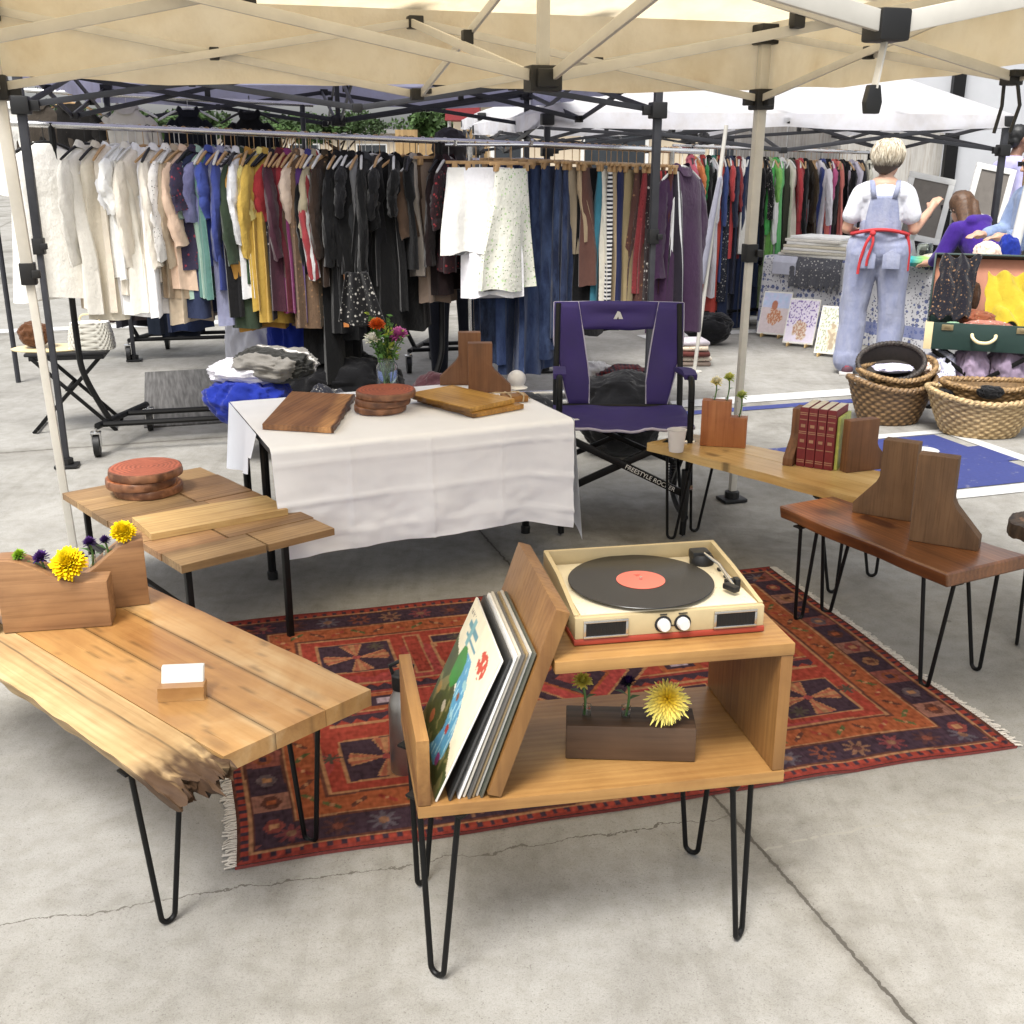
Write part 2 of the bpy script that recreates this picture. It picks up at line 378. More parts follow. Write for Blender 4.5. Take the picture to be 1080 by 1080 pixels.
# ------------------------------------------------------------------ ground
UX, UY = .954, .30          # the lot's own axes: u across, v away
def ground_mat():
    t = NT('concrete'); tc = t.n('ShaderNodeTexCoord'); v = tc.outputs['Object']
    sp = t.n('ShaderNodeSeparateXYZ'); t.l(v, sp.inputs[0]); x, y = sp.outputs[0], sp.outputs[1]
    a = t.math('MULTIPLY_ADD', x, UX, t.math('MULTIPLY', y, UY)); b = t.math('MULTIPLY_ADD', x, -UY, t.math('MULTIPLY', y, UX))
    n1 = t.noise(v, .55, 5, .6, .3); n2 = t.noise(v, 2.6, 6, .65, .5); n3 = t.noise(v, 16, 5, .6); n4 = t.noise(v, 130, 3, .6)
    c = t.ramp(n2, [(.28, (.225, .217, .199)), (.5, (.290, .282, .262)), (.74, (.345, .338, .318))])
    c = t.mix(c, t.ramp(n1, [(.3, (.80, .79, .76)), (.6, (1, 1, 1))]), .8, 'MULTIPLY')
    c = t.mix(c, t.ramp(n3, [(.3, (.84, .83, .80)), (.55, (1, 1, 1)), (.75, (1.05, 1.05, 1.05))]), .9, 'MULTIPLY')
    c = t.mix(c, t.ramp(n4, [(.33, (.60, .58, .55)), (.47, (1, 1, 1))]), .38, 'MULTIPLY'); n5 = t.noise(v, 300, 4, .75); c = t.mix(c, t.ramp(n5, [(.30, (.45, .43, .41)), (.44, (.95, .95, .95)), (.5, (1, 1, 1)), (.68, (1.12, 1.12, 1.12))]), .85, 'MULTIPLY')
    vo = t.n('ShaderNodeTexVoronoi'); vo.inputs['Scale'].default_value = 75; t.l(v, vo.inputs['Vector'])      # dark aggregate pits
    pit = t.math('MULTIPLY', t.math('LESS_THAN', vo.outputs['Distance'], .13), t.math('GREATER_THAN', t.noise(v, 9, 3), .52))
    c = t.mix(c, (.13, .12, .105), t.math('MULTIPLY', pit, .7))
    vo2 = t.n('ShaderNodeTexVoronoi'); vo2.inputs['Scale'].default_value = 1.7; t.l(v, vo2.inputs['Vector'])  # gum and oil spots
    wob = t.math('MULTIPLY_ADD', n3, .05, vo2.outputs['Distance'])
    spot = t.math('LESS_THAN', wob, .052); c = t.mix(c, (.14, .13, .12), t.math('MULTIPLY', spot, .75))
    vo3 = t.n('ShaderNodeTexVoronoi'); vo3.inputs['Scale'].default_value = .5; t.l(v, vo3.inputs['Vector'])
    st = t.ramp(t.math('MULTIPLY_ADD', n2, .5, vo3.outputs['Distance']), [(.30, (.52, .50, .47)), (.62, (1, 1, 1))]); c = t.mix(c, st, .9, 'MULTIPLY')
    mp = t.n('ShaderNodeMapping'); mp.inputs['Rotation'].default_value = (0, 0, R(-17)); mp.inputs['Scale'].default_value = (1.6, .22, 1); t.l(v, mp.inputs['Vector'])
    c = t.mix(c, t.ramp(t.noise(mp.outputs[0], 1.6, 6, .7, .6), [(.36, (.76, .75, .73)), (.50, (1, 1, 1))]), .75, 'MULTIPLY')
    wig = t.math('MULTIPLY', t.math('SUBTRACT', t.noise(v, 30, 5, .7), .5), .026)
    def lines(q, off):
        f = t.math('FRACT', t.math('ADD', t.math('DIVIDE', t.math('SUBTRACT', t.math('ADD', q, wig), off), 4.6), .5))
        return t.math('MULTIPLY', t.math('ABSOLUTE', t.math('SUBTRACT', f, .5)), 4.6)
    ja = lines(a, 1.259); jb = t.math('ADD', lines(b, 6.58), t.math('MULTIPLY', t.math('LESS_THAN', b, 4.0), 9.0))
    jm = t.math('MINIMUM', ja, jb)
    halo = t.ramp(t.math('MULTIPLY_ADD', n3, .03, jm), [(.014, (.55, .53, .50)), (.045, (.88, .87, .85)), (.11, (1, 1, 1))]); c = t.mix(c, halo, .85, 'MULTIPLY')
    groove = t.math('LESS_THAN', jm, .0045); c = t.mix(c, (.075, .068, .058), groove)
    # one wandering crack across the near slab, a fainter one right of the joint
    cw = t.math('MULTIPLY', t.math('SUBTRACT', t.noise(v, 7, 5, .7), .5), .10)
    cb = t.math('ABSOLUTE', t.math('ADD', t.math('SUBTRACT', t.math('MULTIPLY_ADD', a, .065, b), 2.23), cw))
    ck = t.math('MULTIPLY', t.math('LESS_THAN', cb, .0022), t.math('LESS_THAN', a, 1.255)); c = t.mix(c, (.12, .11, .095), ck)
    cb2 = t.math('ABSOLUTE', t.math('ADD', t.math('SUBTRACT', b, 2.0), t.math('MULTIPLY', cw, .5)))
    ck2 = t.math('MULTIPLY', t.math('LESS_THAN', cb2, .004), t.math('GREATER_THAN', a, 1.265)); c = t.mix(c, (.26, .25, .22), t.math('MULTIPLY', ck2, t.math('GREATER_THAN', n3, .48)))
    t.l(c, t.b.inputs['Base Color']); t.set(Roughness=.85, **{'Specular_IOR_Level': .25})
    h = t.math('MULTIPLY_ADD', n4, .5, t.math('MULTIPLY', n3, .5)); h = t.math('SUBTRACT', h, t.math('MULTIPLY', groove, 2.0))
    t.bump(h, .5, .003)
    return t.m
g = MB(); g.quad((-150, -60, 0), (150, -60, 0), (150, 240, 0), (-150, 240, 0))
tag(g.build('ground', ground_mat(), smooth=0), kind='structure')

def paint_mat(name, col):
    t = NT(name); v = t.coords(rnd=False); f = t.noise(v, 11, 6, .7); f2 = t.noise(v, 60, 3)
    c = t.mix((.30, .29, .27), t.mix(col, t.ramp(f2, [(.3, (.85, .85, .85)), (.6, (1, 1, 1))]), 1, 'MULTIPLY'), t.ramp(f, [(.30, (.25, .25, .25)), (.40, (1, 1, 1))]))
    t.l(c, t.b.inputs['Base Color']); t.set(Roughness=.7); return t.m
M['blue_line'] = paint_mat('blue_road_paint', (.028, .04, .17)); M['white_line'] = paint_mat('white_road_paint', (.52, .52, .51))
def lot(a, b, z): return Vector((UX * a - UY * b, UY * a + UX * b, z))
def ab(p): return (UX * p.x + UY * p.y, -UY * p.x + UX * p.y)
def strip(mb, a0, a1, b0, b1, z): mb.quad(lot(a0, b0, z), lot(a1, b0, z), lot(a1, b1, z), lot(a0, b1, z))
mb = MB(); A1, B1 = ab(at(985, 459)); strip(mb, A1 - 1.25, A1, B1 - .98, B1, .004)
strip(mb, A1 - .2, A1 + .08, B1 - .62, B1 - .3, .0045)
A0, B0 = ab(at(780, 432)); strip(mb, A0 - .6, A0 + 2.6, B0 - .05, B0 + .05, .004)
tag(mb.build('blue_road_marking', M['blue_line'], smooth=0), kind='structure')
mb = MB()
strip(mb, A1 + .08, A1 + .17, B1 - 1.1, B1 + .1, .004); strip(mb, A1 - 1.5, A1 + .17, B1 - 1.12, B1 - 1.0, .004); strip(mb, A1 - .9, A1 + .08, B1 + .015, B1 + .10, .004)
strip(mb, A0 - .6, A0 + 3.2, B0 + .16, B0 + .36, .004)
for px, py, w in ((728, 339, .1), (728, 353, .1), (205, 341, .12)):
    a, b = ab(at(px, py)); strip(mb, a - (2 if px < 300 else .5), a + 2.2, b - w, b + w, .004)
# wheelchair symbol: wheel arc, head, seat bar
ca, cb = A1 - .72, B1 - .5
def arc(a0, a1, r0, r1):
    for k in range(24):
        t0, t1 = a0 + (a1 - a0) * k / 24, a0 + (a1 - a0) * (k + 1) / 24
        mb.quad(*[lot(ca + r * math.cos(t), cb + r * math.sin(t), .008) for r, t in ((r0, t0), (r1, t0), (r1, t1), (r0, t1))])
arc(R(-30), R(250), .22, .29)
ring = [mb.bm.verts.new(lot(A1 - .30 + .085 * math.cos(k * math.pi / 12), B1 - .3 + .085 * math.sin(k * math.pi / 12), .008)) for k in range(24)]; mb.bm.faces.new(ring)
strip(mb, A1 - .66, A1 - .40, B1 - .34, B1 - .27, .0085)
tag(mb.build('white_road_marking', M['white_line'], smooth=0), kind='structure')

# ------------------------------------------------------------------ far background: low buildings and trees
M['beige_wall'] = plain('beige_stucco', (.50, .42, .31), .9, 0, .08, 1.5)
M['tan_wall'] = plain('tan_stucco', (.36, .27, .17), .9, 0, .1, 1.5)
M['dark_glass'] = plain('dark_window', (.03, .035, .04), .15, 0, .1, 3)
M['roof_grey'] = plain('roof_grey', (.22, .21, .20), .8, 0, .1, 2)
def building(name, label, x0, x1, Y, h, mat, wins, rz=0):
    t = thing(name, label, 'building', ((x0 + x1) / 2, Y, 0), rz); w = x1 - x0
    b = MB(); b.box((0, 3, h / 2), (w, 6, h)); b.build('wall', mat, t, smooth=0)
    b = MB(); b.box((0, 2.9, h + .12), (w + .4, 6.6, .24)); b.build('roof', M['roof_grey'], t, smooth=0)
    for u, z, ww, hh in wins:
        b = MB(); b.box((u * w, .0, z), (ww, .1, hh)); f = b.build('window', M['white_paint'], t, smooth=0)
        b = MB(); b.box((u * w, -.04, z), (ww - .16, .06, hh - .16)); b.build('pane', M['dark_glass'], f, smooth=0)
    return t
building('low_building', 'long low beige building far behind the clothes racks', -34, 12, 72, 2.75, M['beige_wall'], [(-.40 + .09 * k, 1.5, 1.9, 1.3) for k in range(10)], R(3))
building('storefront_building', 'pale cream building behind the jeans rack with brown door openings', -1.2, 8, 24, 2.7, M['beige_wall'], [(-.38, 1.2, .7, 2.2), (-.14, 1.3, 1.4, 1.8), (.15, 1.3, 1.4, 1.8)], R(2))
b = MB(); 
for k in range(4): b.box((k * .42, 0, .9 + .1 * (k % 3 == 0)), (.40, .08, 1.8 + .2 * (k % 3 == 0)))
tag(b.build('board_fence', wood('fence_wood', lin('#77603f'), lin('#a88c60'), .8, 2), loc=(-1.9, 21, 0), smooth=0), 'tan upright-board fence between trees and the cream building', 'fence')

def leaf_crown(c, r, n, clumps, seed, ls=.16):
    rnd = random.Random(seed); b = MB(); b.layer()
    cs = [(Vector((rnd.gauss(0, .45) * r[0], rnd.gauss(0, .45) * r[1], rnd.gauss(0, .42) * r[2])), rnd.uniform(.28, .5), rnd.uniform(.5, 1.5)) for _ in range(clumps)]
    for _ in range(n):
        q, cr, tone = rnd.choice(cs)
        d = Vector((rnd.gauss(0, 1), rnd.gauss(0, 1), rnd.gauss(0, 1))).normalized() * cr * rnd.uniform(.5, 1.05)
        p = Vector(c) + q + Vector((d.x * r[0], d.y * r[1], d.z * r[2]))
        e = Vector((rnd.gauss(0, 1), rnd.gauss(0, 1), rnd.gauss(0, 1))).normalized(); f = e.orthogonal().normalized(); s = ls * rnd.uniform(.6, 1.4)
        vs = b.quad(p - e * s, p + f * s * .5, p + e * s, p - f * s * .5)
        k = tone * rnd.uniform(.7, 1.3); b.paint(vs, (.035 * k, .065 * k, .018 * k))
    return b
def tree(name, label, x, Y, h, r, n, seed):
    t = thing(name, label, 'tree', (x, Y, 0), 0, None)
    b = MB(); b.tube([(0, 0, 0), (.05, 0, h * .35), (0, .05, h * .7)], [.16, .12, .06], 8)
    for k in range(5):
        a = k * 1.3; b.tube([(.03, 0, h * (.35 + .05 * k)), (r * .4 * math.cos(a), r * .4 * math.sin(a), h * .62), (r * .75 * math.cos(a), r * .7 * math.sin(a), h * .8)], [.07, .04, .015], 6)
    b.build('trunk', M['bark'], t)
    leaf_crown((0, 0, h * .84), (r, r, h * .20), n, 30, seed).build('crown', M['petal'], t, smooth=0, recalc=False)
    return t
for (px, Y, h, r, n, lab) in ((166, 55, 3.3, 1.5, 2600, 'dark green tree with pale blossom gaps left of the black tops on the rack'), (232, 60, 3.4, 2.2, 2600, 'bushy dark tree behind the navy and black tops hung above the yellow dress'),
                              (308, 64, 3.5, 2.0, 2400, 'low spreading tree behind the left clothes rack, above the black coats'), (366, 66, 3.6, 2.3, 2400, 'wide flat-topped tree above the dark grey coat, before the beige building'),
                              (459, 50, 3.3, 1.05, 2400, 'square dark green clipped tree above the brown suede jacket'), (130, 62, 3.9, 2.2, 2400, 'tall pale-gapped tree behind the cream cardigan')):
    tree('leafy_tree', lab, (px - 540) / 1165 * Y, Y, h, r, n, px)

# white box trailer behind the right hand stalls
t = thing('box_trailer', 'big pale grey box trailer with black upright rails behind the standing woman', 'trailer', (3.55, 12.2, 0), R(-6))
M['trailer_panel'] = plain('trailer_panel', (.44, .45, .47), .45, 0, .05, 3)
b = MB(); b.box((3.2, 1.3, 2.2), (7.2, 2.5, 3.3)); b.build('body', M['trailer_panel'], t, smooth=0)
for k, x in enumerate((.0, 1.02, 1.95, 3.3, 4.6)):
    b = MB(); b.box((x, .0, 2.2), (.12 if k != 2 else .18, .11, 3.28)); b.build('rail', M['black_metal'], t, smooth=0)
b = MB(); b.box((3.2, .02, .62), (7.1, .12, .10)); b.build('side_beam', M['black_metal'], t, smooth=0)
b = MB(); b.box((3.2, -.02, 1.02), (7.0, .05, .03)); b.box((3.2, -.02, .86), (7.0, .05, .03)); b.build('side_rail', M['black_metal'], t, smooth=0)
for x in (1.5, 5.2):
    b = MB(); b.tube([(x, .3, .38), (x, .62, .38)], .36, 24); w = b.build('wheel', M['black_plastic'], t); b = MB(); b.tube([(x, .28, .38), (x, .32, .38)], .17, 16); b.build('rim', M['chrome'], w)
b = MB(); b.tube([(5.9, .3, .0), (5.9, .3, .62)], .04, 8); b.build('landing_leg', M['dark_metal'], t)
# grey panels standing behind the right clothes rack
b = MB()
for k in range(4): b.box((k * .56, 0, .95), (.545, .03, 1.9), bev=.004)
tag(b.build('panel_screen', wood('grey_panel', lin('#8f8d88'), lin('#b9b6b0'), .8, 2), loc=(2.55, 11.95, 0), rz=R(6)), 'weathered grey panel screen behind the right clothes rack', 'screen')
# red flag canopy and flag pole far off
t = thing('red_awning', 'small red awning far off above the brown suede jacket', 'awning', (-.82, 20, 0))
b = MB(); b.prism([(-.30, 0), (.30, 0), (.27, .26), (-.27, .28)], -.5, .5, TR(0, 0, 2.12) @ RX(R(90))); b.build('cover', plain('red_cover', (.20, .02, .024), .8), t, smooth=0)
for x in (-.25, .25):
    b = MB(); b.tube([(x, 0, 0), (x, 0, 2.13)], .03, 8); b.build('post', M['white_paint'], t)

# ------------------------------------------------------------------ canopies
def canopy(name, label, BR, udir, S, upper, lower, peak, cloth_m, frame_m, val, bracket_m, hub_low, lean=None, feet=True, name_sag=False):
    u = Vector((udir[0], udir[1], 0)).normalized(); v = Vector((u.y, -u.x, 0))       # v points to the near side
    t = thing(name, label, 'canopy', (BR[0], BR[1], 0), math.atan2(u.y, u.x))
    # local frame: x along u (negative = left), y towards far; the post named here is the origin
    def L(i, j, z): return Vector((-S + S * i, -S * j, z))      # i 0 left..1 right, j 0 back..1 front
    corners = [(0, 0), (1, 0), (1, 1), (0, 1)]; H = S / 2
    for k, (i, j) in enumerate(corners):
        d = (lean or {}).get(k, (0, 0)); p0 = L(i, j, 0) + Vector((d[0], d[1], 0)); p1 = L(i, j, upper + .03)
        b = MB(); q = p0.lerp(p1, .56); b.bar(p0.lerp(p1, .0), q, .030, .030, .003, up=Vector((0, 1, 0))); b.bar(q - Vector((0, 0, .02)), p1, .042, .042, .004, up=Vector((0, 1, 0)))
        leg = b.build('leg', frame_m, t)
        b = MB(); b.bar(q - Vector((0, 0, .05)), q + Vector((0, 0, .03)), .056, .056, .004, up=Vector((0, 1, 0))); b.box(q + Vector((.03, -.03, -.01)), (.03, .03, .03), bev=.004); b.build('height_latch', bracket_m, leg)
        if feet:
            b = MB(); b.box(p0 + Vector((0, 0, .012)), (.12, .10, .016), bev=.005); b.lathe([(.035, .02), (.035, .05), (.02, .055)], p0, 10); b.build('foot', bracket_m, leg)
        b = MB(); b.box(L(i, j, lower), (.085, .085, .085), bev=.008); b.box(L(i, j, lower) + Vector((.055 * (1 - 2 * i), -.0, .0)), (.06, .03, .05), bev=.004); b.box(L(i, j, lower) + Vector((0, -.055 * (2 * j - 1) * -1, 0)), (.03, .06, .05), bev=.004)
        b.build('slider_bracket', bracket_m, t)
        b = MB(); b.box(L(i, j, upper), (.09, .09, .08), bev=.008); b.build('corner_bracket', bracket_m, t)
    sides = [((0, 0), (1, 0)), ((1, 0), (1, 1)), ((1, 1), (0, 1)), ((0, 1), (0, 0))]
    hubL = L(.5, .5, hub_low); hubU = L(.5, .5, hub_low + .36)
    up0, lo0 = upper, lower
    for si, (A, B_) in enumerate(sides):
        lower = lo0 - (.045 if si == 2 and name_sag else 0)
        a, c = L(*A, 0), L(*B_, 0); m = (a + c) / 2; d = (c - a).normalized(); nrm = Vector((-d.y, d.x, 0)) * .014
        b = MB(); z = Vector((0, 0, 1))
        for p in (a, c):
            b.bar(p + z * upper + nrm, m + z * lower + nrm, .011, .029, .002); b.bar(p + z * lo0 - nrm, m + z * upper - nrm, .011, .029, .002)
        b.build('truss', frame_m, t)
        b = MB(); b.box(m + z * lower, (.050, .050, .044), bev=.005); b.box(m + z * (lower + .012) + d * .030, (.056, .030, .020), bev=.003); b.build('truss_bracket', bracket_m, t)
        b = MB(); b.box(m + z * upper, (.058, .058, .046), bev=.005); b.build('truss_bracket', bracket_m, t)
        for w in (.25, .75):
            p = a.lerp(c, w) + z * ((upper + lower) / 2); b = MB(); b.box(p, (.035, .035, .045), bev=.004); b.build('pivot_cap', bracket_m, t)
        # roof struts from the side to the hub
        e = (hubL - m); e.z = 0; n2 = Vector((-d.x, -d.y, 0)) * .016
        b = MB(); b.bar(m + z * upper + n2, hubL + n2, .011, .029, .002); b.bar(m + z * lower - n2, hubU - n2, .011, .029, .002)
        for s in (0,): pass
        b.build('roof_strut', frame_m, t)
        q = (m + z * (upper + lower) / 2 + (hubL + hubU) / 2) / 2; b = MB(); b.box(q, (.035, .035, .045), bev=.004); b.build('pivot_cap', bracket_m, t)
    b = MB(); b.bar(hubL, Vector((hubL.x, hubL.y, peak - .03)), .030, .030, .004, up=Vector((0, 1, 0))); b.build('centre_pole', frame_m, t)
    for hz in (hubL, hubU):
        b = MB(); b.box(hz, (.09, .07, .066), bev=.006); b.box(hz, (.06, .11, .046), bev=.005); b.build('hub', bracket_m, t)
    # fabric: hipped roof that sags a little between the struts, then the valance
    N = 28; b = MB(); o = .035
    def roof(p, q):
        x = (-S - o) + (S + 2 * o) * p; y = o - (S + 2 * o) * q
        r = max(abs(p - .5), abs(q - .5)) * 2; r2 = min(abs(p - .5), abs(q - .5)) * 2
        z = peak + (upper + .05 - peak) * r; z -= .035 * math.sin(math.pi * r) * (1 - .6 * (r2 / max(r, .01)) ** 4)
        return (x, y, z)
    b.grid(roof, N, N)
    for (A, B_) in sides:
        a, c = L(*A, 0), L(*B_, 0); d = (c - a).normalized(); nr = Vector((d.y, -d.x, 0)); ctr = L(.5, .5, 0)
        if (ctr - a).dot(nr) > 0: nr = -nr
        a2, c2 = a - d * o + nr * o, c + d * o + nr * o
        def vf(p, q, a2=a2, c2=c2, nr=nr):
            w = a2.lerp(c2, p); wav = .012 * math.sin(p * 23 + a2.x) * q + .006 * math.sin(p * 51) * q
            drop = val + .022 * math.sin(math.pi * ((p * 2) % 1)) * (1 if q > .5 else 0) - .02 * abs(noise.noise((p * 5, a2.y, 0)))
            return w + nr * wav + Vector((0, 0, upper + .05 - q * drop))
        b.grid(vf, 60, 6)
    b.bm.verts.ensure_lookup_table(); bmesh.ops.remove_doubles(b.bm, verts=b.bm.verts[:], dist=.004)
    b.build('cover', cloth_m, t, smooth=30)
    return t
tent = canopy('pop_up_canopy', 'beige pop-up canopy with cream frame sheltering the wooden furniture', (1.08, 5.10), (UX, UY), 3.05, 2.08, 1.82, 2.62, M['beige_canvas'], M['cream_paint'], .27, M['black_plastic'], 1.79,
              lean={0: (.06, .02), 1: (-.02, .0)}, name_sag=True)
# pull strap and ratchet handle hanging at the middle of the near side
mpt = Vector((-1.525, -3.05, -.045))
b = MB(); b.bar(mpt + Vector((0, 0, 1.80)), mpt + Vector((-.01, 0, 1.735)), .014, .003); b.build('pull_strap', M['cream_paint'], tent)
b = MB(); b.prism([(-.011, 0), (.011, 0), (.014, .016), (.009, .040), (-.009, .040), (-.014, .016)], -.006, .006, TR(mpt.x - .012, mpt.y, 1.655) @ RX(R(90)), .002); b.build('pull_handle', M['black_plastic'], tent)
for w in (-.03, .03):
    b = MB(); q = Vector((0, -1.525, 0)); b.tube([q + Vector((.0, w, 1.80)), q + Vector((.01, w * 1.3, 1.74)), q + Vector((-.01, w * 1.2, 1.66))], .006, 6); b.build('hanging_cord', M['black_plastic'], tent)
canopy('pop_up_canopy', 'dark-framed canopy with grey-lavender roof over the left clothes racks', (.79, 6.37), (.978, .207), 3.24, 2.05, 1.82, 2.45, M['lavender_canvas'], M['grey_metal'], .14, M['black_plastic'], 1.80).location += Vector((-.207 * 3.24, .978 * 3.24, 0))
canopy('pop_up_canopy', 'white canopy with dark frame over the right clothes rack and standing woman', (3.80, 9.0), (.985, .17), 3.6, 1.83, 1.62, 2.80, M['white_canvas'], M['grey_metal'], .10, M['black_plastic'], 1.72).location += Vector((-.17 * 3.6, .985 * 3.6, 0))
canopy('pop_up_canopy', 'farther white canopy with a small dark logo band above the jeans rack', (2.85, 13.2), (.99, .1), 3.2, 1.98, 1.72, 2.6, M['white_canvas'], M['grey_metal'], .12, M['black_plastic'], 1.8).location += Vector((-.1 * 3.2, .99 * 3.2, 0))
# ------------------------------------------------------------------ clothes racks
def bezier(pts, n=6):
    out = []
    P_ = [Vector(p) for p in pts]
    for i in range(len(P_) - 1):
        a, b, c, d = P_[max(i - 1, 0)], P_[i], P_[i + 1], P_[min(i + 2, len(P_) - 1)]
        for k in range(n):
            t = k / n; out.append(.5 * ((2 * b) + (c - a) * t + (2 * a - 5 * b + 4 * c - d) * t * t + (3 * b - a - 3 * c + d) * t ** 3))
    out.append(P_[-1]); return out
def caster(x, y, parent):
    b = MB(); b.tube([(x - .016, y, .062), (x + .016, y, .062)], .062, 20); w = b.build('caster', M['black_plastic'], parent)
    b = MB(); b.box((x, y, .134), (.055, .055, .012), bev=.003); b.box((x - .023, y, .095), (.005, .05, .07)); b.box((x + .023, y, .095), (.005, .05, .07)); b.tube([(x, y, .134), (x, y, .16)], .009, 8); b.build('caster_fork', M['chrome'], w)
def z_rack(name, label, p0, p1, bar_r=.016, inset=.12, base=True, frame=None, group='clothes racks on casters'):
    """rolling rack: two angled uprights, a top bar, a low base on casters. p0, p1 are the two ends of the bar"""
    p0, p1 = Vector(p0), Vector(p1); d = p1 - p0; ang = math.atan2(d.y, d.x); L = math.hypot(d.x, d.y); fm = frame or M['black_metal']
    t = thing(name, label, 'clothes rack', (p0.x, p0.y, 0), ang, group)
    dz = p1.z - p0.z
    b = MB(); b.tube([(-.08, 0, p0.z - .08 * dz / L), (L + .08, 0, p1.z + .08 * dz / L)], bar_r, 12); b.build('hanging_bar', M['chrome'], t)
    if base:
        for x, z, s in ((inset, p0.z, 1), (L - .12, p1.z, -1)):
            b = MB(); b.tube(bezier([(x, 0, z), (x, 0, z * .6), (x, 0, .62), (x + .02 * s, -.02, .42), (x + .13 * s, -.04, .165)], 5), .017, 8); b.build('upright', fm, t)
            b = MB(); b.tube([(x + .07 * s, -.16, .165), (x + .13 * s, -.02, .165), (x + .30 * s, .36, .165)], .019, 8); b.build('base_foot', fm, t)
            caster(x + .06 * s, -.18, t); caster(x + .31 * s, .38, t)
        b = MB(); b.tube([(inset + .09, -.12, .165), (L - .20, -.12, .165)], .016, 8); b.tube([(inset + .20, .14, .165), (L - .30, .14, .165)], .016, 8); b.build('base_rail', fm, t)
    return t
RA0, RA1 = Vector((-2.66, 6.02, 1.75)), Vector((-.30, 6.62, 1.66))
RB0, RB1 = Vector((-.36, 6.60, 1.665)), Vector((1.06, 6.86, 1.61))
RC0, RC1 = Vector((1.52, 10.5, 1.66)), Vector((3.62, 11.45, 1.60))
z_rack('clothes_rack', 'rolling rack with chrome bar holding the cream to black clothes on the left', RA0, RA1, inset=.27)
rackB = z_rack('clothes_rack', 'rolling rack holding the white tops, blue jeans and purple coat in the middle', RB0, RB1, frame=M['chrome'])
z_rack('clothes_rack', 'farther rack of mixed clothes behind the patterned table on the right', RC0, RC1)
b = MB(); b.tube([(.0, 0, 1.645), (.0, -.30, 1.645), (.0, -.32, 1.67)], .009, 8); b.tube([(.42, 0, 1.645), (.42, -.30, 1.645), (.42, -.32, 1.67)], .009, 8); b.tube([(-.05, -.245, 1.642), (.5, -.245, 1.642)], .008, 8); b.build('face_out_arm', M['chrome'], rackB)
RD0, RD1 = Vector((-3.3, 9.0, 1.45)), Vector((-1.6, 9.35, 1.45))
z_rack('clothes_rack', 'low rack behind the cream clothes with jeans and green garments', RD0, RD1)
RE0, RE1 = Vector((-1.0, 8.5, 1.55)), Vector((.2, 8.75, 1.55))
z_rack('clothes_rack', 'black rack seen behind the gap between black dress and white tops', RE0, RE1)

HANG = [0]
def hanger_mesh(kind):
    b = MB(); hook = [(0, 0, -.085), (0, 0, -.02)] + [(0, .022 + .022 * math.cos(R(180 - a)), .0 + .022 * math.sin(R(a))) for a in range(0, 215, 30)]
    b.tube(hook, .0022, 5)
    if kind == 'clip': b.bar((-.17, 0, -.088), (.17, 0, -.088), .014, .016, .003); b.box((-.12, 0, -.11), (.03, .022, .04), bev=.004); b.box((.12, 0, -.11), (.03, .022, .04), bev=.004)
    else:
        for s in (-1, 1): b.tube(bezier([(0, 0, -.085), (s * .09, 0, -.105), (s * .205, .0, -.165)], 4), [.008] * 8 + [.006], 6)
    return b
M['hang_wood'] = plain('hanger_wood', (.42, .26, .12), .5, 0, .15, 20)
M['hang_white'] = plain('hanger_white', (.6, .6, .58), .5)

